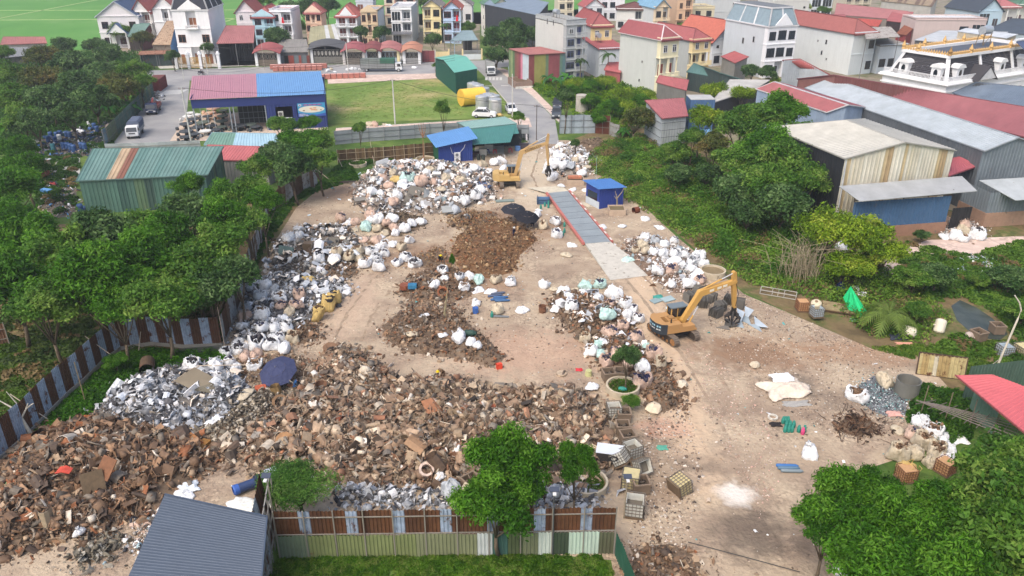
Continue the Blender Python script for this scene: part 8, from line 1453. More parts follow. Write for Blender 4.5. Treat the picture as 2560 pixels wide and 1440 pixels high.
def bottle(lab,P,rz=0,col=srgb(24,140,124),h=.55,r=.15,rot=None,grp=None,nm='gas_bottle'):
 b=MB(); b.lathe((0,0,0),[(r*.8,0),(r,.06),(r,h*.72),(r*.75,h*.86),(r*.3,h*.92),(r*.25,h),(.01,h)],col,12); b.lathe((0,0,h*.9),[(r*.62,0),(r*.62,.12),(r*.56,.12),(r*.56,0)],col,10); o=b.build(nm,'paint',None,True,loc=P,rz=rz)
 if rot: o.rotation_euler=rot
 return tag(o,lab,'gas bottle',grp)
BG3='teal gas bottles of the right group'; k=0
for j,(row,l) in enumerate((((1963,1957,1969),'back'),((1965,1974,1983),'middle'),((1962,1971,1979,1996,2010),'front'))):
 for i,x in enumerate(row): bottle(f'teal gas bottle, {pos(i,len(row))}, {l} row, right group',G(x,1058+j*11),grp=BG3)
bottle('pink gas bottle in front of the teal gas bottles',G(2006,1086),col=srgb(216,40,120))
for i,(x,y) in enumerate(((1411,567),(1411,582),(1407,590),(1352,522),(1362,516),(1371,520),(1371,512))): bottle(f'teal gas bottle left of the weighbridge, {("upper","middle","lower")[i]} of three' if i<3 else f'teal gas bottle on the blue cylinder rack, {ORD[i-3]} from the left',G(x,y),grp='teal gas bottles by the weighbridge')
bottle('teal gas bottle lying beside the cream closed bag',G(1230,793),h=.6); bottle('teal gas bottle lying across the planter grass',G(1547,972,.55),rot=(R(80),0,R(70)),h=.6,r=.2); bottle('dark green drum lying beside the white bags in the middle',G(1162,832,1.),rot=(R(88),0,R(80)),col=srgb(40,76,66),h=1.1,r=.3)
def cylinder(lab,px,py,L,rz,col,grp,z=.14): b=MB(); b.M=Matrix.Rotation(R(90),4,'Y'); b.lathe((0,0,-L/2),[(.01,0),(.1,.02),(.13,.1),(.13,L-.2),(.06,L-.05),(.05,L),(.01,L)],col,12); o=b.build('gas_cylinder','paint',None,True,loc=G(px,py,z),rz=rz); tag(o,lab,'gas cylinder',grp)
for px,py,rz,c,l in ((1245,733,16,srgb(88,100,124),'grey cylinder topmost of the fan of cylinders'),(1238,739,14,srgb(76,92,124),'grey blue cylinder second of the fan'),(1252,743,5,srgb(44,96,150),'blue cylinder third of the fan'),(1245,748,8,srgb(40,92,146),'blue cylinder fourth of the fan'),(1256,751,4,srgb(50,100,150),'blue cylinder lowest of the fan'),(1968,1164,-3,srgb(40,110,180),'bright blue long cylinder topmost of the right trio'),(1972,1170,-2,srgb(90,124,150),'greyish blue long cylinder in the middle of the trio'),(1980,1177,-3,srgb(124,140,150),'grey long cylinder lowest of the right trio')): cylinder(l,px,py,1.6,R(rz),c,'blue and grey gas cylinders on the dirt')
T=thing('cylinder_rack','rack of blue cylinders lying left of the weighbridge deck','rack',G(1358,508)); b=MB(); [b.cyl((-.9,y,z),(.9,y,z),.12,.12,lighten(srgb(60,100,140),RU(.8,1.2)),10) for y in (-.5,-.2,.1,.4) for z in (.15,.42,.7)]; b.build('cylinder','paint',T); b=MB(); [b.box(x,x+.06,-.7,.6,0,1.,srgb(60,70,90)) for x in (-.8,.75)]; b.build('frame','paint',T)
for px,py,l in ((1203,460,'bundle of blue pipes beside the parked yellow excavator, upper'),(1209,468,'bundle of blue pipes beside the parked yellow excavator, lower')):
 b=MB(); [b.cyl((-1,-.4+k*.13,z),(1,-.4+k*.13,z),.06,.06,lighten(srgb(56,84,130),RU(.8,1.3)),6) for k in range(7) for z in (.1,.22)]; tag(b.build('pipe_bundle','paint',None,loc=G(px,py,.5),rz=R(-15)),l,'pipes')
b=MB(); [b.cyl((-1.2,-.5+(k%6)*.2,.1+.16*(k//6)),(1.2,-.5+(k%6)*.2,.1+.16*(k//6)),.08,.08,lighten(srgb(140,110,84),RU(.7,1.2)),6) for k in range(24)]; tag(b.build('pipe_stack','scrap',None,loc=G(1166,478,.6),rz=R(75)),'stack of brown pipes in the pale pile','pipes')
def crumple(lab,px,py,w,d,h,col,seed=1,rz=0.,nm='tarpaulin',cat='tarpaulin',m='cloth',z=0.,n=22,peak=None):
 g=np.random.default_rng(seed); X,Y=np.meshgrid(np.linspace(-.5,.5,n),np.linspace(-.5,.5,n)); k=g.uniform(-17,17,(12,2)); Z=sum(np.sin(X*a+Y*b_+g.uniform(0,6)) for a,b_ in k)/9; e=np.clip(1.02-np.maximum(abs(X),abs(Y))*2,0,1)**.6; Z=(Z*.5+.5)*h*e+g.random(X.shape)*h*.12*(e>0)
 if peak: Z+=peak*np.exp(-((X)**2+(Y)**2)*14)
 j=1+.12*np.sin(5*np.arctan2(Y,X)+seed); V=np.c_[(X*w*j).ravel(),(Y*d*j).ravel(),Z.ravel()+.02]; F=[[r*n+c,r*n+c+1,(r+1)*n+c+1,(r+1)*n+c] for r in range(n-1) for c in range(n-1)]
 o=npmesh(nm,V,np.array(F),np.tile(np.array(col),(len(F),1))*g.uniform(.9,1.08,(len(F),1)),m); o.location=G(px,py,z); o.rotation_euler.z=rz; so=o.modifiers.new('t','SOLIDIFY'); so.thickness=.03; return tag(o,lab,cat)
crumple('cream crumpled tarpaulin thrown on the dirt right of the track',1965,975,3.9,2.7,1.1,srgb(216,202,186),2,.3); crumple('white patch of tarpaulin on the cream one',1955,948,1.8,1.3,.9,srgb(238,240,244),3,.2,z=.35); crumple('grey sheet edge under the cream tarpaulin',1990,1010,2.2,.8,.15,srgb(160,158,154),4,.1)
T=thing('tarpaulin','bright green tarpaulin peaked over the junk by the bamboo','tarpaulin',G(2138,780)); b=MB(); pk=Vector((-.7,.6,2.6)); base=[(-1.1,.9,1.2),(-.8,-.2,.2),(-.1,-1.4,.1),(.7,-1.9,.05),(1.,-1.2,.1),(.3,.2,.9)]
for i in range(5): b.face([pk,Vector(base[i]),Vector(base[i]).lerp(Vector(base[i+1]),.5)+Vector((.1,.05,-.08))],lighten(srgb(40,190,120),RU(.8,1.1))); b.face([pk,Vector(base[i]).lerp(Vector(base[i+1]),.5)+Vector((.1,.05,-.08)),Vector(base[i+1])],lighten(srgb(40,190,120),RU(.8,1.1)))
b.build('sheet','cloth',T)
crumple('orange tarpaulin crumpled left of the coconut palm',2195,808,3.4,1.6,.7,srgb(226,140,104),5,-.3); crumple('dull green tarpaulin edge beside the orange one',2150,805,1.8,.8,.3,srgb(110,150,110),6,-.6); crumple('dark navy plastic sheet under the bamboo',2098,725,1.,1.2,1.3,srgb(40,50,96),7); crumple('black plastic bag beneath the white tank by the palm',2245,845,1.6,1.,.5,srgb(60,66,80),8); crumple('salmon rag pile below the white tank',2262,860,1.6,.5,.2,srgb(206,150,130),9)
T=thing('steel_pallet','large rust stained steel frame panel on the slope edge','panel',G(2100,775),R(-20)); b=MB(); b.box(-1.7,1.7,-1.,1.,.25,.33,srgb(150,134,100)); [b.box(-1.7,1.7,y,y+.08,.1,.25,srgb(90,70,54)) for y in(-1,-.3,.4,.92)]; b.build('panel','rust_sheet',T)
T=thing('welded_rack','pale welded frame lying at the edge of the slope','frame',G(1945,738),R(-24)); b=MB(); [b.beam((-1.8,y,z),(1.8,y,z),.06,.06,srgb(180,176,166)) for y in(-.45,.45) for z in(.05,.5)]; [b.beam((x,-.45,z),(x,.45,z),.06,.06,srgb(180,176,166)) for x in (-1.8,-.6,.6,1.8) for z in(.05,.5)]; [b.beam((x,y,.05),(x,y,.5),.06,.06,srgb(180,176,166)) for x in(-1.8,0,1.8) for y in(-.45,.45)]; b.build('bar','paint',T)
def wtank(lab,px,py,rot,col=srgb(224,216,196),z=.55,r=.5,L=1.1): T=thing('pressure_tank',lab,'tank',G(px,py,z)); T.rotation_euler=rot; b=MB(); b.lathe((0,0,-L/2),[(.01,-.18),(r*.6,-.14),(r*.93,-.02),(r,.08),(r,L-.08),(r*.93,L+.02),(r*.6,L+.14),(.01,L+.18)],col,18); b.build('shell','paint',T); b=MB(); b.cyl((0,0,L*.6),(0,0,L*.72),.16,.16,srgb(140,110,80),10); b.cyl((-r,0,0),(-r-.16,0,0),.07,.07,col,8); b.build('nozzle','paint',T)
wtank('white pressure tank standing in the grass beyond the dirt',2350,815,(R(-20),R(14),0)); wtank('white pressure tank under the coconut palm fronds',2272,828,(R(90),0,R(60)),z=.6); wtank('stained whitish tank leaning on the wire cage',2040,765,(R(15),R(-10),0),srgb(214,200,168),1.0,.52,.9); wtank('short pipe shaped drum lying in the weeds',2428,838,(R(90),0,R(100)),srgb(186,170,160),.4,.36,.8)
T=thing('steel_vat','large open grey steel vat beside the glass heap','vat',G(2264,985)); b=MB(); b.lathe((0,0,0),[(.9,0),(.95,.1),(.95,1.35),(.98,1.4),(.9,1.4),(.88,.3),(.01,.28)],srgb(128,128,120),24); b.build('shell','metal_sheet',T)
T=thing('culvert_pipe','short rusty culvert pipe on the weeds by the striped fence','pipe',G(368,915,.62),R(-70)); b=MB(); b.cyl((-.8,0,0),(.8,0,0),.62,.62,srgb(96,80,66),20,cap=False); b.cyl((.8,0,0),(-.8,0,0),.56,.56,srgb(50,44,40),20,cap=False); b.build('shell','rust_sheet',T)
b=MB(); b.slab((-1.6,-.9,.9),(0,-1.1,.35),(1.6,.4,.5),(-.8,.9,1.2),.03,srgb(140,126,100)); b.slab((0,-1.1,.35),(1.7,-.9,.05),(2.2,.1,.1),(1.6,.4,.5),.03,srgb(120,112,90)); tag(b.build('bent_sheet','metal_sheet',None,loc=G(500,965,.9),rz=R(-10)),'large bent tan sheet lying over the silver foil heap','sheet metal')
b=MB(); b.slab((-1.6,-1.2,.1),(1.2,-1.,.3),(1.3,.6,1.8),(-.6,.8,2.2),.03,srgb(110,106,96)); b.slab((1.2,-1.,.3),(2.2,-.6,.2),(1.9,.9,1.4),(1.3,.6,1.8),.03,srgb(150,156,158)); tag(b.build('bent_sheet','metal_sheet',None,loc=G(1038,505,.4)),'grey tent like folded sheet on the pale pile','sheet metal')
for i,(px,py,w,d,c,l,rx) in enumerate(((715,628,2.,1.2,srgb(96,128,130),'teal grey panel standing at the left edge of the sheet heap',70),(790,600,2.2,1.2,srgb(120,108,90),'brown flat panel tilted on the grey sheet heap',20),(830,608,1.6,1.6,srgb(104,98,86),'grey board leaning behind the brown panel',40),(771,622,1.,1.,srgb(110,90,66),'brown cardboard box like casing on the sheet heap',0),(1262,502,2.6,.9,srgb(140,158,148),'pale green flat sheet lying behind the parasols',4),(1120,523,1.7,1.2,srgb(170,174,172),'pale grey crumpled panel behind the gear heap',30),(900,498,1.6,1.,srgb(150,144,134),'pale slatted panel left of the pale pile',15),(1670,748,1.4,.9,srgb(170,196,200),'pale blue plastic sheet left of the yellow excavator',8),(1640,752,1.2,.8,srgb(150,176,180),'pale blue sheet with a teal bundle left of the excavator',8))):
 b=MB(); b.box(-w/2,w/2,-d/2,d/2,0,.05 if i!=3 else .8,c); b.box(-w/2,w/2,-d/2,-d/2+.05,-.04,.09,lighten(c,.8)); o=b.build('flat_panel','metal_sheet',None,loc=G(px,py,.35+HZ(*G(px,py)[:2])*.8 if i not in(4,7,8) else .06),rz=R(7*i-20)); o.rotation_euler.x=R(rx); tag(o,l,'panel')
for i,(px,py,rz,l) in enumerate(((1725,752,20,'leftmost bundle of upright grey plates behind the excavator'),(1755,765,-10,'bundle of grey plates left under the boom'),(1775,752,40,'small bundle of dark plates right of the boom'),(1800,775,10,'round ended grey plate bundle under the stick'),(1822,758,-30,'dark plate bundle behind the stick'),(1845,768,70,'upright plate bundle right of the stick'),(1745,738,60,'pale plate bundle furthest behind the boom'),(1790,790,-50,'tilted plate bundle left of the grapple'))):
 b=MB(); [b.cbox((k*.11-.5,RU(-.1,.1),.45),(.035,1.1,RU(.8,1.)),lighten(srgb(124,120,112),RU(.6,1.3)),Matrix.Rotation(R(RU(-6,6)+8),3,'Y')) for k in range(10)]; tag(b.build('plate_bundle','metal_sheet',None,loc=G(px,py),rz=R(rz)),l,'metal plates','plate bundles by the excavator')
for i,(a,l) in enumerate(((( (1790,818),(1815,795),(1848,812),(1825,825)),'dark bent plate under the grapple'),(((1850,800),(1862,765),(1885,775),(1878,812)),'upright pale blue sheet right of the grapple'),(((1870,810),(1885,790),(1920,818),(1905,830)),'long pale sheet lying right of the grapple'),(((1840,815),(1842,770),(1862,780),(1860,820)),'crumpled silver sheet beside the grapple'))):
 P=[G(*p,.05 if j in(0,3) else (.9 if i in(1,3) else .35)) for j,p in enumerate(a)]; O=P[0].copy(); b=MB(); Q=[p-O for p in P]; m=(Q[0]+Q[2])/2+Vector((0,0,.15)); b.slab(Q[0],Q[3],m.lerp(Q[3],.3),m.lerp(Q[0],.3),.03,srgb(150,170,184) if i else srgb(110,104,96)); b.slab(m.lerp(Q[0],.3),m.lerp(Q[3],.3),Q[2],Q[1],.03,srgb(190,206,218) if i else srgb(96,92,86)); tag(b.build('bent_sheet','metal_sheet',None,loc=O),l,'sheet metal','sheets round the grapple')
def piece(kind,px,py,s_,rot,col,nm,lab,cat='scrap part',mt='scrap',z=None):
 V,F=TM[kind]; m=MB(); P0=G(px,py); h=HZ(P0.x,P0.y); P=G(px,py,h+.1 if z is None else z); me=bpy.data.meshes.new(nm); me.from_pydata([tuple(v) for v in V*np.array(s_)],[],[list(dict.fromkeys(f)) for f in F.tolist()]); a=me.attributes.new('Col','FLOAT_COLOR','FACE'); a.data.foreach_set('color',np.array([col4(lighten(col,RU(.85,1.1))) for _ in me.polygons],dtype=np.float32).ravel()); me.materials.append(MATS[mt]); o=bpy.data.objects.new(nm,me); S.collection.objects.link(o); o.location=P; o.rotation_euler=rot; return tag(o,lab,cat)
piece('ring',1066,1174,1.1,(R(25),R(10),0),srgb(206,186,172),'steel_ring','pale steel ring upright at the front of the brown heap'); piece('disc',712,1103,(1.4,1.4,3),(R(50),0,R(20)),srgb(160,122,86),'steel_drum_end','round brown drum end on the left of the brown heap'); piece('pipe',1215,1034,(1.6,1.6,1.6),(0,R(-25),R(28)),srgb(150,84,56),'rusty_pipe','thick orange rusty pipe on the right of the brown heap'); piece('pipe',1440,1035,(1.9,.7,.7),(0,R(20),R(-40)),srgb(110,76,54),'rusty_pipe','long thin brown pipe at the right end of the heap'); piece('pipe',1490,1040,(.9,1.8,1.8),(0,R(30),R(10)),srgb(136,84,58),'rusty_coupling','ribbed rusty coupling right of the long pipe'); piece('pipe',848,1055,(1,2.2,2.2),(0,R(-30),R(-30)),srgb(120,64,42),'rusty_cone','open rusty funnel left of centre in the brown heap'); piece('curl',1040,1120,1.5,(R(20),0,R(60)),srgb(150,120,92),'curved_plate','curved tan plate near the front of the heap'); piece('bent',1085,1015,1.7,(R(20),R(10),R(30)),srgb(166,116,84),'bent_plate','broad orange tan bent plate high on the heap'); piece('bent',1030,1100,1.5,(R(10),0,0),srgb(176,120,88),'bent_plate','pinkish bent plate above the curved plate'); piece('box',775,1100,1.1,(R(20),R(10),R(40)),srgb(140,104,76),'rusty_box','rusty box beside the round drum end'); piece('bent',945,1085,1.3,(R(30),0,R(20)),srgb(206,190,166),'bent_plate','cream bent plate in the middle of the heap'); piece('pipe',1090,1155,(1.1,2.6,2.6),(R(20),R(60),0),srgb(120,100,84),'open_drum','open brown drum beside the pale ring')
piece('pipe',691,978,(.9,2.4,2.4),(R(0),R(80),R(10)),srgb(150,124,84),'wheel_hub','ribbed brown wheel hub below the navy parasol',z=.5); piece('ring',700,1005,1.3,(R(60),0,R(30)),srgb(140,112,84),'half_ring','brown half ring below the wheel hub',z=.4); piece('box',652,972,.9,(0,0,R(20)),srgb(176,92,64),'orange_block','orange brick coloured block left of the wheel hub',z=.3)
piece('plate',212,1112,(1.2,2.2,2),(R(30),R(10),R(-10)),srgb(176,144,112),'tan_door_panel','tall tan door panel standing on the dark heap'); piece('bent',215,1060,1.9,(R(10),0,R(-20)),srgb(156,92,50),'bent_plate','orange bent plate on the upper edge of the dark heap'); piece('plate',265,1170,(1.1,1.9,2),(R(50),R(10),R(-20)),srgb(124,84,58),'brown_panel','brown panel leaning in the middle of the dark heap'); piece('bent',480,1105,(1.8,1.3,1.5),(R(30),0,R(-40)),srgb(150,104,64),'bent_plate','pair of ochre plates at the right end of the dark heap'); piece('box',505,1118,(1.3,1.,1.2),(0,0,R(70)),srgb(140,100,50),'engine_block','ochre engine block at the right foot of the dark heap'); piece('plate',232,1205,(1.4,1.8,2),(R(60),0,R(30)),srgb(100,84,64),'brown_panel','dull green brown panel low on the dark heap'); piece('curl',118,1290,(.8,1.3,1.6),(R(80),0,R(20)),srgb(160,144,120),'scrap_plate','pale blade shaped plate low on the dark heap'); piece('bent',160,1175,.9,(0,0,0),srgb(206,84,66),'red_scrap','small red scrap on the dark heap'); piece('bent',22,1205,1.3,(R(20),0,0),srgb(120,160,120),'green_net','pale green net scrap at the left edge',mt='cloth')
piece('box',1248,916,(.5,.5,1.2),(0,0,R(20)),srgb(206,72,48),'orange_machine','small orange welding machine on the open dirt','machine',z=.2); piece('disc',1404,934,(.9,.9,1.),(0,0,0),srgb(190,170,146),'straw_hat','conical straw hat lying on the dirt','hat',z=.1); piece('lump',1705,960,1.,(0,0,0),srgb(200,190,172),'boulder','pale boulder right of the haul track','rock','concrete',.2) ; piece('lump',1888,912,.9,(0,0,0),srgb(196,184,162),'boulder','pale sack shaped boulder above the charcoal stain','rock','concrete',.2); piece('lump',1635,1020,1.3,(0,0,R(30)),srgb(206,192,168),'boulder','large pale boulder below the rusty plate heap','rock','concrete',.35)
piece('box',1031,715,.9,(0,0,R(0)),srgb(60,130,170),'blue_bucket','blue and white box beside the brown coils','box',z=.8); piece('ring',1107,730,1.2,(R(40),0,0),srgb(130,76,46),'rusty_ring','rusty gear ring beside the dark barrel',z=.6); piece('disc',1012,716,(1.1,1.1,3.),(0,0,0),srgb(140,84,62),'pipe_coil','reddish coil left of the blue box',z=.6); piece('disc',825,870,(1.3,1.3,2),(R(10),0,0),srgb(130,100,76),'coil','flat brown coil at the upper tip of the brown heap',z=.6)
T=thing('iron_barrel','short rusty iron barrel left of the dark bag heap','barrel',G(1356,780)); b=MB(); b.lathe((0,0,0),[(.36,0),(.36,.2),(.4,.25),(.36,.3),(.36,.62),(.42,.7),(.34,.7),(.3,.2),(.01,.18)],srgb(120,84,62),16); b.build('shell','rust_sheet',T)
T=thing('electric_motor','large blue machine with a dark housing beside the feathery tree','machine',G(632,1222),R(35)); b=MB(); b.cyl((-.9,0,.45),(.2,0,.45),.34,.34,srgb(40,64,110),16); b.lathe((-.95,0,.45),[(.01,-.1),(.36,-.05),(.38,.25),(.3,.35)],srgb(30,90,180),14,Matrix.Rotation(R(-90),3,'Y').to_quaternion()); b.build('housing','paint',T); b=MB(); b.box(.2,1.4,-.3,.3,.2,.8,srgb(36,44,70)); b.box(1.,1.8,-.25,.25,.8,1.,srgb(190,200,214)); b.build('gearbox','paint',T)
crumple('white tarpaulin stretched behind the slate roofed shed',620,1268,2.9,1.4,.5,srgb(226,226,220),11,-.25,z=.9); crumple('white blue striped sack open below the dark heap',468,1222,1.5,1.2,.6,srgb(214,222,228),12,.5)
bar=MB(); bar.lathe((0,0,0),[(.28,0),(.3,.04),(.29,.3),(.3,.32),(.29,.34),(.29,.6),(.3,.62),(.29,.88),(.01,.88)],srgb(40,84,140),14); B0=bar.build('plastic_barrel','paint',None,True,loc=(0,-700,0)); bm2={}
blist=[(143,345,0),(152,342,0),(160,340,1),(168,343,0),(150,352,2),(160,355,3),(140,358,0),(176,345,0),(230,325,0),(237,322,0),(225,318,2),(244,330,0),(205,372,0),(213,374,0),(170,372,0),(178,375,0),(160,372,0),(186,378,0),(128,345,0),(122,355,0),(212,345,3),(240,345,0),(134,375,1),(200,520,0),(203,530,0)]
bcol=[srgb(40,84,140),srgb(60,130,140),srgb(226,230,232),srgb(60,62,66)]; bn=['blue','teal','white','black']
for k in range(1,4):
 m=B0.data.copy(); m.attributes['Col'].data.foreach_set('color',np.array([col4(bcol[k])]*len(m.polygons),dtype=np.float32).ravel()); bm2[k]=m
rows={}
for t in blist: rows.setdefault(t[1]//14,[]).append(t)
ks=sorted(rows); first=True
for ri,k in enumerate(ks):
 for j,(px,py,c) in enumerate(sorted(rows[k])):
  o=B0 if (first and c==0) else B0.copy()
  if o is not B0: S.collection.objects.link(o)
  else: first=False
  if c: o.data=bm2[c]
  o.location=G(px,py,.4); o.rotation_euler=(0,0,RU(0,6)) if (px+py)%5 else (R(88),0,RU(0,6)); o.scale=(1.25,)*3; tag(o,f'{bn[c]} plastic barrel, {pos(j,len(rows[k]))}, {rnk(ri,len(ks))} row, waste dump','barrel','barrels in the waste dump')
pal=thing('brick_pallet','x','brick pallet'); b=MB(); b.box(-.62,.62,-.55,.55,.1,1.15,srgb(176,112,100)); [b.box(-.63,.63,-.56,.56,.1+z,.12+z,srgb(196,140,126)) for z in (.25,.5,.75)]; b.box(-.62,.62,-.55,.55,1.15,1.18,srgb(206,156,146)); b.build('brick','concrete',pal); b=MB(); b.box(-.6,.6,-.5,.5,0,.1,srgb(120,100,80)); b.build('pallet_base','paint',pal); f0=True
for r_,(x0,x1,y0,y1,n,l) in enumerate(((683,812,173,170,11,'back row behind the blue roof'),(690,800,178,175,9,'second row behind the blue roof'),(806,908,198,194,8,'front row by the grassy lot'))):
 for i in range(n):
  P=G(x0+(x1-x0)*i/(n-1),y0+(y1-y0)*i/(n-1),.03); lab=f'shrink wrapped brick pallet, {pos(i,n)}, {l}'
  if f0: pal.location=P; pal['label']=lab; pal['group']='brick pallets along the street'; f0=False; pal.rotation_euler.z=R(4)
  else: dup(pal,P,R(4),lab,'brick pallets along the street')
def stool(px,py,c,l): T=thing('plastic_stool',l,'stool',G(px,py),.3); b=MB(); b.box(-.17,.17,-.17,.17,.42,.46,c); b.build('seat','paint',T); [ (lambda q:q.build('leg','paint',T))(MB().cyl((x,y,0),(x*.75,y*.75,.42),.025,.03,c,5)) for x in(-.19,.19) for y in(-.19,.19)]; T.scale=(1.5,)*3
stool(1237,384,srgb(206,40,56),'red plastic stool left under the teal awning'); stool(1276,381,srgb(206,44,60),'red plastic stool right under the teal awning'); stool(1219,384,srgb(40,64,150),'blue plastic stool under the teal awning')
T=thing('clothes_rack','rack of dark clothes hanging beside the teal shop','clothes rack',G(1292,362)); b=MB(); b.beam((-2.,0,1.9),(2.2,.4,1.9),.05,.05,srgb(150,150,150)); [b.beam((x,0,0),(x,0,1.9),.05,.05,srgb(150,150,150)) for x in(-2,2.2)]; b.build('rail','paint',T)
g=random.Random(3)
for k in range(14): b=MB(); x=-1.8+k*.29; c=g.choice([srgb(40,40,52),srgb(90,44,60),srgb(60,60,66),srgb(200,196,200),srgb(34,34,40),srgb(120,110,120)]); b.slab((x-.12,-.2,.9),(x+.12,-.2,.85),(x+.1,.2,1.88),(x-.1,.2,1.88),.06,c); b.build('garment','cloth',T)
for i,(px,py,w,h,c,l,ct) in enumerate(((1208,388,1.2,1.1,srgb(200,196,186),'pale cabinet under the teal awning','cabinet'),(1222,378,1.4,1.2,srgb(190,190,186),'pale cupboard deeper under the teal awning','cabinet'),(1196,400,.7,.95,srgb(50,60,58),'dark barrel at the left of the shop front','barrel'),(1208,402,.7,.95,srgb(54,66,62),'dark barrel second from the left of the shop front','barrel'),(1294,376,1.1,.7,srgb(90,140,200),'blue and white bucket stack beside the clothes rack','bucket'),(1310,372,1.6,.9,srgb(70,64,72),'heap of folded dark clothes at the gate pole','clothes pile'),(1190,392,1.,.8,srgb(70,50,54),'dark stove bench beside the cabin wall','bench'))):
 b=MB()
 if ct in('barrel','bucket'): b.lathe((0,0,0),[(w*.42,0),(w*.45,h*.4),(w*.42,h*.8),(w*.44,h),(.01,h)],c,12)
 else: b.box(-w/2,w/2,-.35,.35,.05,h,c); b.box(-w/2+.05,-.02,-.37,-.35,.12,h-.08,lighten(c,1.15)); b.box(.02,w/2-.05,-.37,-.35,.12,h-.08,lighten(c,1.1)); b.box(-w/2-.03,w/2+.03,-.38,.38,h,h+.05,lighten(c,.8))
 tag(b.build(ct.replace(' ','_'),'paint',None,loc=G(px,py)),l,ct)
b=MB(); [b.tube([(0,0,0),(RU(.6,1.2),RU(-.3,.3),.1+.04*k),(2.8,RU(-.3,.3),.25)],.05,srgb(84,74,66),5) for k in range(7)]; tag(b.build('bar_bundle','paint',None,loc=G(842,458,.1)),'dark iron bars stacked left of the pale pile','iron bars')
b=MB(); [b.cyl((-2.4+RU(-.3,.3),k*.14-.5,.12+.1*(k%3)),(2.2+RU(-.3,.3),k*.12-.4+RU(-.1,.1),.2+.1*(k%3)),.05,.05,lighten(srgb(80,84,78),RU(.7,1.4)),5) for k in range(10)]; tag(b.build('pipe_bundle','paint',None,loc=G(500,885),rz=R(8)),'bundle of dark pipes below the striped fence','pipes')
b=MB(); b.slab((0,0,0),(2.2,.2,0),(2.4,.9,.6),(.3,.8,.3),.05,srgb(170,174,176)); tag(b.build('white_door','paint',None,loc=G(940,412,.7),rz=R(30)),'pale door slab tilted on top of the pale pile','door')
b=MB(); b.cyl((0,0,0),(1.2,0,0),.32,.32,srgb(226,226,224),14); tag(b.build('white_drum','steel',None,loc=G(1082,434,1.7)),'white drum lying on the pale pile','drum'); b=MB(); b.cyl((0,0,0),(1.1,.3,0),.3,.3,srgb(206,208,208),14); tag(b.build('steel_drum','steel',None,loc=G(1112,432,1.5),rz=R(40)),'silver drum lying right of the white drum','drum')
T=thing('rusty_drum','rusty drum end lying in weeds right of the kiosk planter','drum',G(1590,525,.35),R(30)); b=MB(); b.cyl((-.4,0,0),(.4,0,0),.42,.42,srgb(120,66,46),14,cap=False); b.cyl((.4,0,0),(-.4,0,0),.38,.38,srgb(80,46,36),14,cap=False); b.build('shell','rust_sheet',T)
crumple('red cloth beside the right rail of the weighbridge',1481,556,.8,1.,.4,srgb(206,50,40),15); crumple('teal cloth bundle on the pale blue plastic',1645,745,1.,.7,.6,srgb(70,150,140),16,nm='cloth_bundle',cat='cloth'); crumple('scrap of teal mesh on the dirt below the boulder',1655,1120,.8,.6,.15,srgb(90,160,140),17,nm='mesh_rag',cat='cloth')
piece('ring',1932,1043,.8,(0,0,0),srgb(214,208,196),'rubber_hoop','pale ring shaped tyre left of the gas bottles','tyre',z=.1); crumple('black net bundle beside the teal gas bottles',1938,1062,.9,.6,.3,srgb(46,44,46),18,nm='net_bundle',cat='net'); crumple('pink rag left of the pale bag pile',2235,1035,1.2,.8,.3,srgb(206,160,150),19,nm='rag',cat='cloth'); crumple('white powder sacks spilled right of the pale bag pile',2395,1095,1.2,1.6,.3,srgb(232,232,230),20,nm='sack',cat='sack'); crumple('red cloth on the dirt beside the straw hat',1448,925,.6,.5,.15,srgb(200,60,70),21,nm='rag',cat='cloth')
T=thing('hut','small pale shed with a tan side among litter on the left','hut',G(105,430),R(-20)); b=MB(); b.box(-1.2,1.2,-.9,.9,0,1.7,srgb(196,180,140)); b.build('wall','plaster',T); b=MB(); b.slab((-1.4,-1.1,1.75),(1.4,-1.1,1.75),(1.4,1.1,2.),(-1.4,1.1,2.),.06,srgb(190,200,206)); b.build('roof','metal_sheet',T)
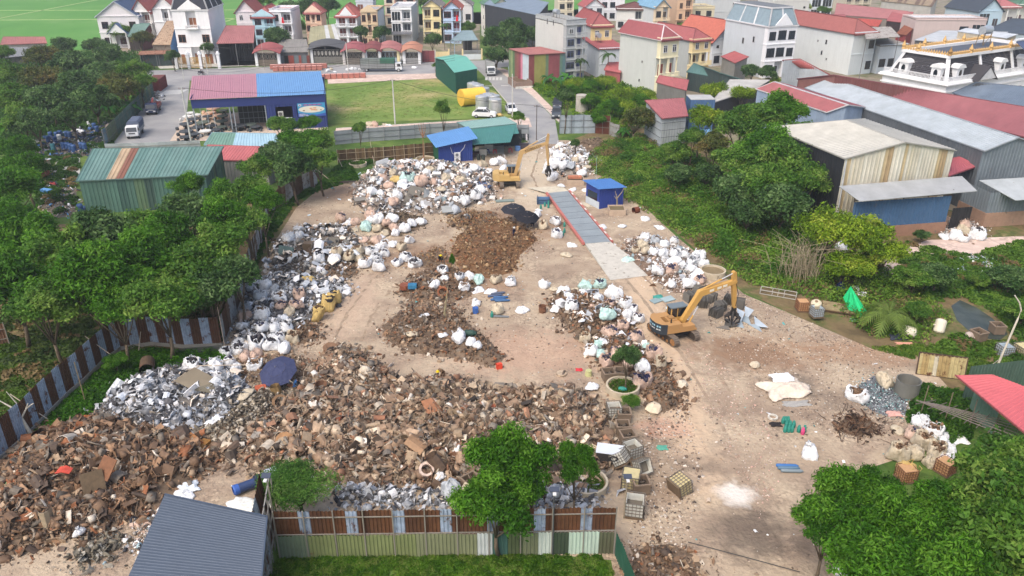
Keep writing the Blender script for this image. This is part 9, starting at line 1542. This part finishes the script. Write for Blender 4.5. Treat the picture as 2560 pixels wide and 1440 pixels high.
T=thing('shed','rusty red tin hut half hidden by trees at the left edge','shed',G(70,455),R(-10)); b=MB(); b.corr((-3.2,0,0),(1.5,0,0),(1.5,0,2.2),(-3.2,0,2.2),.3,.04,srgb(150,84,60)); b.corr((1.5,0,0),(1.5,3,0),(1.5,3,2.2),(1.5,0,2.2),.3,.04,srgb(150,84,60)); b.build('wall','rust_sheet',T); b=MB(); b.slab((-3.4,-.3,2.2),(1.8,-.3,2.2),(1.8,3.2,2.6),(-3.4,3.2,2.6),.06,srgb(160,120,100)); b.build('roof','rust_sheet',T)
b=MB(); b.box(-.8,.8,-.35,.35,0,.7,srgb(60,130,196)); b.box(-.85,.85,-.4,.4,.7,.78,srgb(80,150,210)); tag(b.build('blue_box','paint',None,loc=G(118,486),rz=R(-20)),'bright blue box among litter below the red motorbike','box')
b=MB(); b.cbox((0,0,.3),(.5,.5,.55),srgb(30,90,170)); b.cyl((0,0,0),(0,0,.6),.3,.3,srgb(30,90,170),14); tag(b.build('blue_barrel','paint',None,loc=G(1189,782)),'blue barrel under a white tied sack in the open dirt','barrel')
b=MB(); b.cyl((0,0,0),(0,0,.5),.32,.26,srgb(190,190,130),14); tag(b.build('pale_bucket','paint',None,loc=G(1471,938)),'pale yellow bucket above the slumped white bag','bucket')
for i,(a,c,l) in enumerate(((G(450,172,7),G(660,168,7),'left'),(G(660,168,7.2),G(872,160,7),'middle'),(G(872,160,7.4),G(1138,150,7),'right'))):
 for k in range(3): cable(f'thin power line before the village houses, {l} span, {("lowest","middle","highest")[k]} wire',a+Vector((0,0,k*.5)),c+Vector((0,0,k*.5)),.9,.025)
for p in PROTO.values():
 for c in list(p.children): bpy.data.objects.remove(c)
 bpy.data.objects.remove(p)
# --- air
hm=bpy.data.materials.new('haze'); hm.use_nodes=True; n=hm.node_tree; n.nodes.remove(n.nodes['Principled BSDF']); v=n.nodes.new('ShaderNodeVolumePrincipled'); v.inputs['Color'].default_value=(.86,.9,.95,1); v.inputs['Density'].default_value=.00042; v.inputs['Anisotropy'].default_value=.3; n.links.new(v.outputs[0],n.nodes['Material Output'].inputs['Volume'])
MATS['haze']=hm; b=MB(); b.box(-1000,1000,-750,1500,-1.1,60,(1,1,1)); tag(b.build('haze','haze'),'thin pale haze in the air over the whole place',None,None,'stuff')
